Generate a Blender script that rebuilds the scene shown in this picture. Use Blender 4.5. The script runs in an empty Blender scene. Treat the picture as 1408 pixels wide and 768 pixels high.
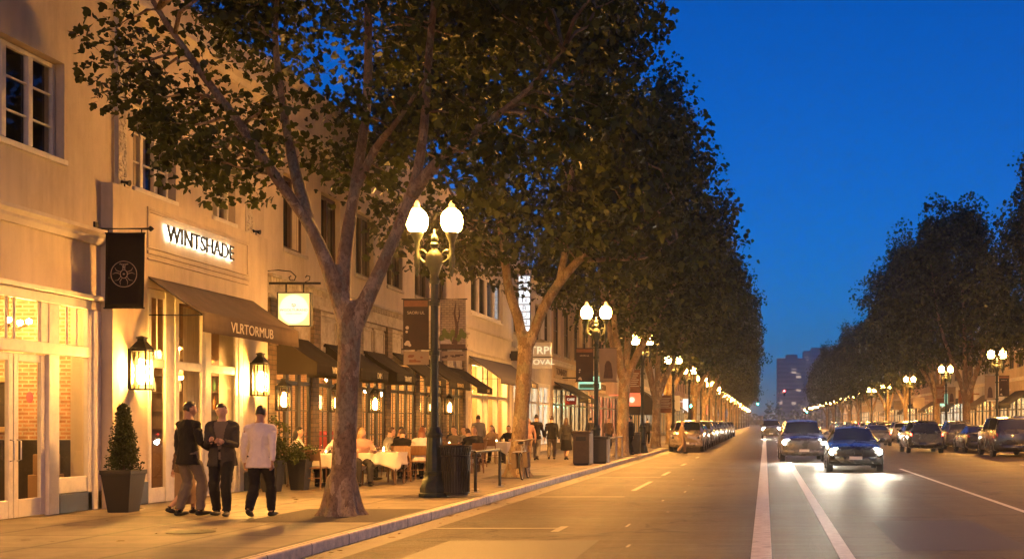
import bpy, bmesh, math, random
import numpy as np
from mathutils import Vector, Matrix

SC = bpy.context.scene
COL = SC.collection
R = math.radians
PI = math.pi
KERB_X, WALK_Z = -5.45, 0.15
RKERB_X = 12.4
LF, RF = -11.2, 18.6            # facade planes of the two sides of the street

# ------------------------------------------------------------------ tags
def tag(o, label=None, cat=None, group=None, kind=None):
    if label: o['label'] = label
    if cat: o['category'] = cat
    if group: o['group'] = group
    if kind: o['kind'] = kind
    return o

def empty(name, loc, rz=0.0, label=None, cat=None, group=None):
    o = bpy.data.objects.new(name, None)
    COL.objects.link(o)
    o.empty_display_size = 0.2
    o.location = loc
    o.rotation_euler = (0, 0, rz)
    return tag(o, label, cat, group)

KIDS = {}
def link(o, parent=None):
    COL.objects.link(o)
    if parent is not None:
        o.parent = parent
        KIDS.setdefault(parent.name, []).append(o)
    return o

def copy_tree(o, parent=None):
    c = o.copy()
    COL.objects.link(c)
    if parent is not None:
        c.parent = parent
        KIDS.setdefault(parent.name, []).append(c)
    for ch in KIDS.get(o.name, []):
        copy_tree(ch, c)
    return c

def place(o, loc, rz=0.0, label=None, group=None, scale=None):
    o.location = loc
    o.rotation_euler = (0, 0, rz)
    if scale: o.scale = scale if hasattr(scale, '__len__') else (scale,) * 3
    if label: o['label'] = label
    if group: o['group'] = group
    return o

# ------------------------------------------------------------------ materials
MATS = {}
def nodes_of(name):
    m = bpy.data.materials.new(name)
    m.use_nodes = True
    nt = m.node_tree
    nt.nodes.clear()
    return m, nt, nt.nodes, nt.links

def N(nt, kind, **kw):
    n = nt.nodes.new(kind)
    for k, v in kw.items():
        if k in n.inputs: n.inputs[k].default_value = v
        else: setattr(n, k, v)
    return n

def mat(name, col, rough=0.6, var=0.18, scale=3.0, bump=0.0, bscale=60.0, metal=0.0, spec=0.5,
        dirt=None, dirt_scale=0.7, streak=0.0, stretch=None, coat=0.0, trans=0.0, hue=0.0):
    """principled material whose base colour varies by two noises; optional bump and stains"""
    m, nt, n, l = nodes_of(name)
    out = N(nt, 'ShaderNodeOutputMaterial')
    b = N(nt, 'ShaderNodeBsdfPrincipled', Roughness=rough, Metallic=metal)
    b.inputs['Specular IOR Level'].default_value = spec
    b.inputs['Coat Weight'].default_value = coat
    l.new(b.outputs[0], out.inputs[0])
    tc = N(nt, 'ShaderNodeTexCoord')
    vec = tc.outputs['Object']
    if stretch:
        mp = N(nt, 'ShaderNodeMapping'); mp.inputs['Scale'].default_value = stretch
        l.new(vec, mp.inputs[0]); vec = mp.outputs[0]
    oi = N(nt, 'ShaderNodeObjectInfo')
    off = N(nt, 'ShaderNodeVectorMath', operation='SCALE'); off.inputs[0].default_value = (37, 23, 11)
    l.new(oi.outputs['Random'], off.inputs['Scale'])
    ad = N(nt, 'ShaderNodeVectorMath', operation='ADD')
    l.new(vec, ad.inputs[0]); l.new(off.outputs[0], ad.inputs[1]); vec = ad.outputs[0]
    no = N(nt, 'ShaderNodeTexNoise', Scale=scale, Detail=6.0, Roughness=0.65)
    l.new(vec, no.inputs['Vector'])
    mr = N(nt, 'ShaderNodeMapRange')
    mr.inputs['From Min'].default_value = 0.25; mr.inputs['From Max'].default_value = 0.75
    mr.inputs['To Min'].default_value = 1 - var; mr.inputs['To Max'].default_value = 1 + var
    l.new(no.outputs['Fac'], mr.inputs['Value'])
    mul = N(nt, 'ShaderNodeVectorMath', operation='SCALE'); mul.inputs[0].default_value = col[:3]
    l.new(mr.outputs[0], mul.inputs['Scale'])
    colout = mul.outputs[0]
    if dirt:
        n2 = N(nt, 'ShaderNodeTexNoise', Scale=dirt_scale, Detail=8.0, Roughness=0.7)
        l.new(vec, n2.inputs['Vector'])
        cr = N(nt, 'ShaderNodeValToRGB')
        cr.color_ramp.elements[0].position = 0.46; cr.color_ramp.elements[0].color = (0, 0, 0, 1)
        cr.color_ramp.elements[1].position = 0.74; cr.color_ramp.elements[1].color = (1, 1, 1, 1)
        l.new(n2.outputs['Fac'], cr.inputs[0])
        mx = N(nt, 'ShaderNodeMix', data_type='RGBA')
        l.new(cr.outputs[0], mx.inputs[0]); l.new(colout, mx.inputs[6])
        mx.inputs[7].default_value = (*dirt, 1)
        colout = mx.outputs[2]
    if streak:      # rain streaks running down a wall
        mps = N(nt, 'ShaderNodeMapping'); mps.inputs['Scale'].default_value = (5, 5, 0.22); l.new(tc.outputs['Object'], mps.inputs[0])
        n4 = N(nt, 'ShaderNodeTexNoise', Scale=1.0, Detail=6.0, Roughness=0.6); l.new(mps.outputs[0], n4.inputs['Vector'])
        m4 = N(nt, 'ShaderNodeMapRange'); m4.inputs['From Min'].default_value = 0.42; m4.inputs['From Max'].default_value = 0.75; m4.inputs['To Min'].default_value = 1.0; m4.inputs['To Max'].default_value = 1 - streak
        l.new(n4.outputs['Fac'], m4.inputs['Value'])
        v4 = N(nt, 'ShaderNodeVectorMath', operation='SCALE'); l.new(colout, v4.inputs[0]); l.new(m4.outputs[0], v4.inputs['Scale']); colout = v4.outputs[0]
    l.new(colout, b.inputs['Base Color'])
    rr = N(nt, 'ShaderNodeMapRange')
    rr.inputs['To Min'].default_value = max(0.02, rough - 0.12); rr.inputs['To Max'].default_value = min(1, rough + 0.12)
    l.new(no.outputs['Fac'], rr.inputs['Value']); l.new(rr.outputs[0], b.inputs['Roughness'])
    if bump:
        n3 = N(nt, 'ShaderNodeTexNoise', Scale=bscale, Detail=5.0, Roughness=0.6)
        l.new(vec, n3.inputs['Vector'])
        bp = N(nt, 'ShaderNodeBump', Strength=bump, Distance=0.02)
        l.new(n3.outputs['Fac'], bp.inputs['Height']); l.new(bp.outputs[0], b.inputs['Normal'])
    MATS[name] = m
    return m

def emis(name, col, strength, var=0.0, scale=8.0, base=(0.5, 0.5, 0.5)):
    m, nt, n, l = nodes_of(name)
    out = N(nt, 'ShaderNodeOutputMaterial')
    b = N(nt, 'ShaderNodeBsdfPrincipled', Roughness=0.35)
    b.inputs['Base Color'].default_value = (*base, 1)
    b.inputs['Emission Color'].default_value = (*col, 1)
    b.inputs['Emission Strength'].default_value = strength
    l.new(b.outputs[0], out.inputs[0])
    if var:
        tc = N(nt, 'ShaderNodeTexCoord')
        no = N(nt, 'ShaderNodeTexNoise', Scale=scale, Detail=3.0)
        l.new(tc.outputs['Object'], no.inputs['Vector'])
        mr = N(nt, 'ShaderNodeMapRange')
        mr.inputs['From Min'].default_value = 0.3; mr.inputs['From Max'].default_value = 0.7
        mr.inputs['To Min'].default_value = strength * (1 - var); mr.inputs['To Max'].default_value = strength * (1 + var)
        l.new(no.outputs['Fac'], mr.inputs['Value']); l.new(mr.outputs[0], b.inputs['Emission Strength'])
    MATS[name] = m
    return m

def glass(name, tint=(0.95, 0.97, 1.0), refl=0.10, rough=0.02):
    """clear window glass: a see-through sheet with a glossy reflection that grows at grazing angles"""
    m, nt, n, l = nodes_of(name)
    out = N(nt, 'ShaderNodeOutputMaterial')
    t = N(nt, 'ShaderNodeBsdfTransparent'); t.inputs[0].default_value = (*tint, 1)
    g = N(nt, 'ShaderNodeBsdfGlossy', Roughness=rough)
    lw = N(nt, 'ShaderNodeLayerWeight', Blend=0.25)
    mr = N(nt, 'ShaderNodeMapRange'); mr.inputs['To Min'].default_value = refl * 0.5; mr.inputs['To Max'].default_value = min(1, refl * 4)
    l.new(lw.outputs['Fresnel'], mr.inputs['Value'])
    mx = N(nt, 'ShaderNodeMixShader')
    l.new(mr.outputs[0], mx.inputs[0]); l.new(t.outputs[0], mx.inputs[1]); l.new(g.outputs[0], mx.inputs[2])
    l.new(mx.outputs[0], out.inputs[0])
    MATS[name] = m
    return m

def brick(name, c1, c2, mortar, bw=0.215, bh=0.068, axis='wall', msize=0.012, rough=0.85, offset=0.5, bump=0.4, noise_scale=2.0, var=0.35):
    m, nt, n, l = nodes_of(name)
    out = N(nt, 'ShaderNodeOutputMaterial')
    b = N(nt, 'ShaderNodeBsdfPrincipled', Roughness=rough)
    l.new(b.outputs[0], out.inputs[0])
    tc = N(nt, 'ShaderNodeTexCoord')
    sp = N(nt, 'ShaderNodeSeparateXYZ'); l.new(tc.outputs['Object'], sp.inputs[0])
    cb = N(nt, 'ShaderNodeCombineXYZ')
    if axis == 'wall':
        a = N(nt, 'ShaderNodeMath', operation='ADD'); l.new(sp.outputs[0], a.inputs[0]); l.new(sp.outputs[1], a.inputs[1])
        l.new(a.outputs[0], cb.inputs[0]); l.new(sp.outputs[2], cb.inputs[1])
    else:
        l.new(sp.outputs[1], cb.inputs[0]); l.new(sp.outputs[0], cb.inputs[1])
    br = N(nt, 'ShaderNodeTexBrick', Scale=1.0)
    br.offset = offset
    br.inputs['Color1'].default_value = (*c1, 1); br.inputs['Color2'].default_value = (*c2, 1); br.inputs['Mortar'].default_value = (*mortar, 1)
    br.inputs['Mortar Size'].default_value = msize; br.inputs['Brick Width'].default_value = bw; br.inputs['Row Height'].default_value = bh
    br.inputs['Bias'].default_value = 0.0
    l.new(cb.outputs[0], br.inputs['Vector'])
    no = N(nt, 'ShaderNodeTexNoise', Scale=noise_scale, Detail=8.0, Roughness=0.7); l.new(tc.outputs['Object'], no.inputs['Vector'])
    mr = N(nt, 'ShaderNodeMapRange'); mr.inputs['From Min'].default_value = 0.3; mr.inputs['From Max'].default_value = 0.7
    mr.inputs['To Min'].default_value = 1 - var; mr.inputs['To Max'].default_value = 1 + var
    l.new(no.outputs['Fac'], mr.inputs['Value'])
    mu = N(nt, 'ShaderNodeVectorMath', operation='SCALE'); l.new(br.outputs['Color'], mu.inputs[0]); l.new(mr.outputs[0], mu.inputs['Scale'])
    l.new(mu.outputs[0], b.inputs['Base Color'])
    inv = N(nt, 'ShaderNodeMath', operation='SUBTRACT'); inv.inputs[0].default_value = 1.0; l.new(br.outputs['Fac'], inv.inputs[1])
    n3 = N(nt, 'ShaderNodeTexNoise', Scale=45.0, Detail=5.0); l.new(tc.outputs['Object'], n3.inputs['Vector'])
    ad = N(nt, 'ShaderNodeMath', operation='MULTIPLY_ADD'); l.new(n3.outputs['Fac'], ad.inputs[0]); ad.inputs[1].default_value = 0.35; l.new(inv.outputs[0], ad.inputs[2])
    bp = N(nt, 'ShaderNodeBump', Strength=bump, Distance=0.01); l.new(ad.outputs[0], bp.inputs['Height']); l.new(bp.outputs[0], b.inputs['Normal'])
    MATS[name] = m
    return m

# ------------------------------------------------------------------ mesh builder
def frame_from(d):
    d = Vector(d).normalized()
    up = Vector((0, 0, 1)) if abs(d.z) < 0.95 else Vector((0, 1, 0))
    a = d.cross(up).normalized(); b = a.cross(d).normalized()
    return a, b

class MB:
    def __init__(s): s.v, s.f, s.mi = [], [], []
    def add(s, verts, faces, mi=0, mtx=None):
        k = len(s.v)
        for p in verts:
            s.v.append(tuple(mtx @ Vector(p)) if mtx is not None else tuple(p))
        for f in faces: s.f.append(tuple(i + k for i in f)); s.mi.append(mi)
        return s
    def box(s, x0, x1, y0, y1, z0, z1, mi=0, mtx=None):
        x0, x1 = min(x0, x1), max(x0, x1); y0, y1 = min(y0, y1), max(y0, y1); z0, z1 = min(z0, z1), max(z0, z1)
        v = [(x, y, z) for z in (z0, z1) for y in (y0, y1) for x in (x0, x1)]
        return s.add(v, [(0, 2, 3, 1), (4, 5, 7, 6), (0, 1, 5, 4), (2, 6, 7, 3), (0, 4, 6, 2), (1, 3, 7, 5)], mi, mtx)
    def bar(s, p, q, w, h=None, mi=0):
        h = h or w
        p, q = Vector(p), Vector(q); a, b = frame_from(q - p)
        v = []
        for c in (p, q):
            for sa, sb in ((-1, -1), (1, -1), (1, 1), (-1, 1)): v.append(tuple(c + a * sa * w / 2 + b * sb * h / 2))
        return s.add(v, [(0, 1, 2, 3), (7, 6, 5, 4), (0, 4, 5, 1), (1, 5, 6, 2), (2, 6, 7, 3), (3, 7, 4, 0)], mi)
    def tube(s, pts, rad, n=8, mi=0, caps=True, sx=1.0, sy=1.0, frame=None):
        """tube through pts; rad one number or one (r or (ra, rb)) per point"""
        pts = [Vector(p) for p in pts]
        if not hasattr(rad, '__len__'): rad = [rad] * len(pts)
        k = len(s.v)
        a = b = None
        for i, p in enumerate(pts):
            d = (pts[min(i + 1, len(pts) - 1)] - pts[max(i - 1, 0)])
            if d.length < 1e-9: d = Vector((0, 0, 1))
            d.normalize()
            if a is None:
                if frame is not None:
                    a = Vector(frame); a = (a - d * a.dot(d)).normalized(); b = d.cross(a).normalized()
                else: a, b = frame_from(d)
            else:
                a = (a - d * a.dot(d))
                a = a.normalized() if a.length > 1e-6 else frame_from(d)[0]
                b = d.cross(a).normalized()
            r = rad[i]
            ra, rb = r if hasattr(r, '__len__') else (r, r)
            for j in range(n):
                t = 2 * PI * j / n
                s.v.append(tuple(p + a * (math.cos(t) * ra * sx) + b * (math.sin(t) * rb * sy)))
        for i in range(len(pts) - 1):
            for j in range(n):
                j2 = (j + 1) % n
                s.f.append((k + i * n + j, k + i * n + j2, k + (i + 1) * n + j2, k + (i + 1) * n + j)); s.mi.append(mi)
        if caps:
            s.f.append(tuple(k + j for j in reversed(range(n)))); s.mi.append(mi)
            e = k + (len(pts) - 1) * n
            s.f.append(tuple(e + j for j in range(n))); s.mi.append(mi)
        return s
    def lathe(s, prof, n=16, c=(0, 0, 0), mi=0, caps=True, rot=0.0, flute=0.0, mtx=None):
        """profile [(r, z)...] turned about the z axis through c"""
        k = len(s.v)
        for r, z in prof:
            for j in range(n):
                t = 2 * PI * j / n + rot
                q = r * (1 - flute * (j % 2))
                p = Vector((c[0] + q * math.cos(t), c[1] + q * math.sin(t), c[2] + z))
                s.v.append(tuple(mtx @ p) if mtx is not None else tuple(p))
        for i in range(len(prof) - 1):
            for j in range(n):
                j2 = (j + 1) % n
                s.f.append((k + i * n + j, k + i * n + j2, k + (i + 1) * n + j2, k + (i + 1) * n + j)); s.mi.append(mi)
        if caps:
            s.f.append(tuple(k + j for j in reversed(range(n)))); s.mi.append(mi)
            e = k + (len(prof) - 1) * n
            s.f.append(tuple(e + j for j in range(n))); s.mi.append(mi)
        return s
    def ball(s, c, r, n=10, m=6, mi=0, mtx=None):
        rx, ry, rz = r if hasattr(r, '__len__') else (r, r, r)
        k = len(s.v); v = [(0, 0, -rz)]
        for i in range(1, m):
            ph = -PI / 2 + PI * i / m
            for j in range(n):
                t = 2 * PI * j / n
                v.append((rx * math.cos(ph) * math.cos(t), ry * math.cos(ph) * math.sin(t), rz * math.sin(ph)))
        v.append((0, 0, rz)); f = []
        for j in range(n): f.append((0, 1 + (j + 1) % n, 1 + j))
        for i in range(m - 2):
            for j in range(n):
                f.append((1 + i * n + j, 1 + i * n + (j + 1) % n, 1 + (i + 1) * n + (j + 1) % n, 1 + (i + 1) * n + j))
        e = 1 + (m - 2) * n
        for j in range(n): f.append((e + j, e + (j + 1) % n, e + n))
        v = [(mtx @ Vector(p) if mtx is not None else Vector(p)) + Vector(c) for p in v]
        return s.add(v, f, mi)
    def prism(s, poly, a0, a1, axis='x', mi=0):
        """polygon (2-D) extruded along an axis: x: (y,z), y: (x,z), z: (x,y)"""
        def P(u, w, a):
            return (a, u, w) if axis == 'x' else ((u, a, w) if axis == 'y' else (u, w, a))
        n = len(poly)
        v = [P(u, w, a0) for u, w in poly] + [P(u, w, a1) for u, w in poly]
        f = [tuple(range(n)), tuple(reversed(range(n, 2 * n)))] + [(i, i + n, (i + 1) % n + n, (i + 1) % n) for i in range(n)]
        return s.add(v, f, mi)
    def quad(s, a, b, c, d, mi=0): return s.add([a, b, c, d], [(0, 1, 2, 3)], mi)
    def mesh(s, name, off=None):
        me = bpy.data.meshes.new(name)
        v = s.v if off is None else [(p[0] - off[0], p[1] - off[1], p[2] - off[2]) for p in s.v]
        me.from_pydata(v, [], s.f)
        me.update()
        return me
    def build(s, name, mats, parent=None, world=True, smooth=False, bevel=0.0, recalc=True, origin=None):
        """ONE mesh object. world: the verts are world coordinates and are moved into the parent's frame;
        a parentless object gets its origin at the base of its own bounds."""
        off = None
        if parent is not None and world:
            off = world_loc(parent)
        elif parent is None and world:
            if origin is None:
                xs, ys, zs = zip(*s.v)
                origin = ((min(xs) + max(xs)) / 2, (min(ys) + max(ys)) / 2, min(zs))
            off = origin
        me = s.mesh(name, off)
        mats = mats if isinstance(mats, (list, tuple)) else [mats]
        for m in mats: me.materials.append(m)
        if len(mats) > 1: me.polygons.foreach_set('material_index', s.mi)
        if recalc:
            bm = bmesh.new(); bm.from_mesh(me)
            bmesh.ops.recalc_face_normals(bm, faces=bm.faces)
            bm.to_mesh(me); bm.free()
        if smooth: shade(me, smooth if not isinstance(smooth, bool) else 40)
        o = bpy.data.objects.new(name, me)
        link(o, parent)
        if parent is None and world: o.location = off
        if bevel:
            md = o.modifiers.new('edge', 'BEVEL'); md.width = bevel; md.segments = 1 if bevel < 0.012 else 2
            md.limit_method = 'ANGLE'; md.angle_limit = R(40)
        return o

def world_loc(o):
    p = Vector((0, 0, 0))
    while o is not None:
        p += Vector(o.location); o = o.parent
    return p

def shade(me, deg=40):
    me.polygons.foreach_set('use_smooth', [True] * len(me.polygons))
    if deg < 179:
        try: me.set_sharp_from_angle(angle=R(deg))
        except Exception: pass

def evaluated(o):
    dg = bpy.context.evaluated_depsgraph_get()
    return bpy.data.meshes.new_from_object(o.evaluated_get(dg))

def remesh(me, voxel, smooth=1):
    """one continuous skin out of overlapping closed pieces"""
    o = bpy.data.objects.new('tmp', me); COL.objects.link(o)
    md = o.modifiers.new('r', 'REMESH'); md.mode = 'VOXEL'; md.voxel_size = voxel; md.use_smooth_shade = True
    if smooth:
        ms = o.modifiers.new('s', 'SMOOTH'); ms.factor = 0.5; ms.iterations = smooth
    r = evaluated(o)
    bpy.data.objects.remove(o); bpy.data.meshes.remove(me)
    shade(r, 180)
    return r

def obj_from(name, me, mats, parent=None):
    mats = mats if isinstance(mats, (list, tuple)) else [mats]
    me.materials.clear()
    for m in mats: me.materials.append(m)
    me.name = name
    return link(bpy.data.objects.new(name, me), parent)

def text_mesh(s, height, depth=0.0, stretch=1.0, bold=0.0, spacing=1.0):
    """lettering lying in the local XY plane, centred, cap height = height"""
    cu = bpy.data.curves.new('lettering', 'FONT')
    cu.body = s; cu.size = height / 0.69; cu.align_x = 'CENTER'; cu.align_y = 'CENTER'
    cu.extrude = depth / 2; cu.offset = bold; cu.space_character = spacing; cu.resolution_u = 3
    o = bpy.data.objects.new('tmp', cu); COL.objects.link(o)
    me = evaluated(o)
    bpy.data.objects.remove(o); bpy.data.curves.remove(cu)
    if stretch != 1.0:
        me.transform(Matrix.Diagonal((stretch, 1, 1, 1)))
    return me

def lettering(name, s, height, mtx, m, parent=None, depth=0.01, stretch=1.0, bold=0.0, spacing=1.0):
    me = text_mesh(s, height, depth, stretch, bold, spacing)
    L = world_loc(parent) if parent is not None else Vector((0, 0, 0))
    me.transform(Matrix.Translation(-L) @ mtx)
    return obj_from(name, me, m, parent)

# facing matrices: lettering read by someone who looks along -X (left facade faces +X), +Y (boards across the walk), ...
def face_px(x, y, z): return Matrix.Translation((x, y, z)) @ Matrix(((0, 0, 1, 0), (1, 0, 0, 0), (0, 1, 0, 0), (0, 0, 0, 1)))
def face_mx(x, y, z): return Matrix.Translation((x, y, z)) @ Matrix(((0, 0, -1, 0), (-1, 0, 0, 0), (0, 1, 0, 0), (0, 0, 0, 1)))
def face_my(x, y, z): return Matrix.Translation((x, y, z)) @ Matrix(((1, 0, 0, 0), (0, 0, -1, 0), (0, 1, 0, 0), (0, 0, 0, 1)))

ORD = ['nearest', 'second', 'third', 'fourth', 'fifth', 'sixth', 'seventh', 'eighth', 'ninth', 'tenth', 'eleventh', 'twelfth',
       'thirteenth', 'fourteenth', 'fifteenth', 'sixteenth', 'seventeenth', 'eighteenth', 'nineteenth', 'twentieth']
SKY_STRENGTH = 0.068; SUN_EL = 6.5; SUN_ROT = 180.0; SKY_SAT = 1.2
LAMP_E = 115.0; SPOT_W = 1900.0
EXPO = 1.25
HEAD_W = 130.0; HAZE = 0.0005; HAZE_G = 0.75
# ------------------------------------------------------------------ camera, world, view
cam_d = bpy.data.cameras.new('camera'); cam = bpy.data.objects.new('camera', cam_d); COL.objects.link(cam)
SC.camera = cam
cam.location = (0, 0, 1.6); cam.rotation_euler = (R(90), 0, 0)
cam_d.sensor_width = 36; cam_d.lens = 1600 / 1408 * 36
cam_d.shift_x = (704 - 1052) / 1408; cam_d.shift_y = (580 - 384) / 1408
cam_d.clip_start = 0.1; cam_d.clip_end = 6000

wd = bpy.data.worlds.new('World'); SC.world = wd; wd.use_nodes = True
wn = wd.node_tree; wn.nodes.clear()
wo = N(wn, 'ShaderNodeOutputWorld'); wb = N(wn, 'ShaderNodeBackground', Strength=SKY_STRENGTH)
sky = N(wn, 'ShaderNodeTexSky'); sky.sky_type = 'NISHITA'; sky.sun_disc = False
sky.sun_elevation = R(SUN_EL); sky.sun_rotation = R(SUN_ROT); sky.altitude = 0; sky.air_density = 1.0; sky.dust_density = 0.5; sky.ozone_density = 8.0
hs = N(wn, 'ShaderNodeHueSaturation'); hs.inputs['Saturation'].default_value = SKY_SAT; hs.inputs['Hue'].default_value = 0.512
wn.links.new(sky.outputs[0], hs.inputs['Color'])
wn.links.new(hs.outputs[0], wb.inputs[0]); wn.links.new(wb.outputs[0], wo.inputs[0])

sd = bpy.data.lights.new('afterglow_sun', 'SUN'); so = bpy.data.objects.new('afterglow_sun', sd); COL.objects.link(so)
sd.energy = 0.012; sd.angle = R(20); sd.color = (1.0, 0.72, 0.5)
so.rotation_euler = (R(88), 0, R(180 - SUN_ROT)); so.location = (30, -40, 60)

SC.view_settings.view_transform = 'Standard'; SC.view_settings.look = 'None'
SC.view_settings.exposure = EXPO; SC.view_settings.gamma = 1.0; SC.view_settings.use_curve_mapping = False
SC.render.engine = 'CYCLES'
cy = SC.cycles
cy.use_denoising = True
try: cy.denoiser = 'OPENIMAGEDENOISE'
except Exception: pass
cy.max_bounces = 6; cy.diffuse_bounces = 3; cy.glossy_bounces = 3; cy.transmission_bounces = 4; cy.transparent_max_bounces = 12
cy.volume_bounces = 0; cy.caustics_reflective = False; cy.caustics_refractive = False
cy.sample_clamp_indirect = 4.0; cy.sample_clamp_direct = 0.0
cy.use_light_tree = True; cy.use_adaptive_sampling = True; cy.adaptive_threshold = 0.02
# ------------------------------------------------------------------ shared materials
mat('stucco_cream', (0.62, 0.52, 0.385), 0.85, 0.07, 1.2, 0.25, 90, dirt=(0.46, 0.37, 0.26), dirt_scale=0.9, stretch=(1, 1, 0.5), spec=0.25, streak=0.16)
mat('stucco_white', (0.66, 0.59, 0.48), 0.8, 0.06, 1.5, 0.2, 80, dirt=(0.5, 0.45, 0.38), dirt_scale=0.8, spec=0.25, streak=0.16)
mat('stucco_grey', (0.48, 0.45, 0.42), 0.85, 0.08, 1.0, 0.25, 80, dirt=(0.34, 0.31, 0.28), spec=0.25, streak=0.16)
mat('stucco_tan', (0.50, 0.38, 0.26), 0.85, 0.08, 1.0, 0.25, 80, dirt=(0.36, 0.27, 0.18), spec=0.25, streak=0.16)
mat('stucco_rose', (0.44, 0.30, 0.25), 0.85, 0.08, 1.0, 0.25, 80, dirt=(0.3, 0.2, 0.17), spec=0.25, streak=0.16)
mat('stone', (0.46, 0.40, 0.31), 0.8, 0.2, 6, 0.35, 50, dirt=(0.22, 0.18, 0.13), dirt_scale=2.5, spec=0.3)
mat('white_paint', (0.72, 0.66, 0.54), 0.45, 0.06, 4, 0.05, 40, dirt=(0.52, 0.48, 0.41), dirt_scale=3)
mat('dark_paint', (0.028, 0.024, 0.02), 0.4, 0.25, 6, 0.06, 60)
mat('brown_wood', (0.07, 0.035, 0.018), 0.45, 0.35, 5, 0.1, 40, stretch=(6, 6, 0.7))
mat('black_metal', (0.018, 0.017, 0.016), 0.42, 0.3, 12, 0.08, 120, metal=0.6)
mat('green_iron', (0.018, 0.030, 0.022), 0.4, 0.35, 10, 0.15, 90, metal=0.4, dirt=(0.05, 0.04, 0.025), dirt_scale=5)
mat('steel', (0.45, 0.44, 0.42), 0.32, 0.15, 12, 0.04, 120, metal=1.0)
mat('awning_tan', (0.145, 0.105, 0.07), 0.9, 0.14, 2.5, 0.15, 250, dirt=(0.10, 0.07, 0.045), dirt_scale=1.5, spec=0.15)
mat('awning_dark', (0.017, 0.012, 0.008), 0.9, 0.18, 2.5, 0.15, 250, spec=0.15)
mat('awning_grey', (0.11, 0.10, 0.115), 0.9, 0.14, 2.5, 0.15, 250, spec=0.15)
mat('awning_black', (0.016, 0.014, 0.014), 0.85, 0.18, 2.5, 0.1, 250, spec=0.15)
mat('cream_ink', (0.75, 0.66, 0.46), 0.7, 0.1, 8)
mat('gilt', (0.55, 0.40, 0.20), 0.45, 0.15, 8, metal=0.5)
mat('dark_glass', (0.012, 0.014, 0.018), 0.06, 0.3, 0.8, spec=0.9)
mat('curtain', (0.62, 0.52, 0.38), 0.9, 0.25, 3, stretch=(8, 8, 0.3))
mat('plaster_in', (0.34, 0.22, 0.12), 0.85, 0.12, 1.2)
mat('floor_wood', (0.20, 0.11, 0.05), 0.35, 0.3, 3, stretch=(1, 8, 1))
mat('dark_in', (0.03, 0.022, 0.016), 0.6, 0.3, 3)
mat('roofing', (0.10, 0.09, 0.085), 0.9, 0.2, 2)
brick('brick_warm', (0.30, 0.13, 0.06), (0.44, 0.23, 0.12), (0.46, 0.38, 0.28), noise_scale=5)
brick('brick_dark', (0.10, 0.06, 0.04), (0.20, 0.12, 0.07), (0.24, 0.19, 0.14), noise_scale=4)
brick('stone_blocks', (0.12, 0.08, 0.048), (0.19, 0.13, 0.08), (0.08, 0.06, 0.04), bw=0.34, bh=0.11, msize=0.010, noise_scale=6)
brick('paving', (0.15, 0.118, 0.082), (0.19, 0.15, 0.104), (0.07, 0.055, 0.04), bw=1.5, bh=1.45, axis='floor', msize=0.03, offset=0.0, rough=0.65, bump=0.4, noise_scale=1.6, var=0.4)
glass('window_glass', refl=0.15); glass('lantern_glass', (1, 0.95, 0.85), 0.06)
emis('globe_light', (1.0, 0.44, 0.08), LAMP_E)
emis('globe_far', (1.0, 0.44, 0.08), LAMP_E)
emis('globe_cap', (1.0, 0.42, 0.07), 1.6)
emis('flame', (1.0, 0.50, 0.10), 480.0)
emis('bulb_amber', (1.0, 0.50, 0.12), 420.0)
emis('flame_dim', (1.0, 0.47, 0.11), 34.0)
emis('bulb_small', (1.0, 0.5, 0.14), 130.0)
emis('halo_white', (1.0, 0.9, 0.7), 5.0)

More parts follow.
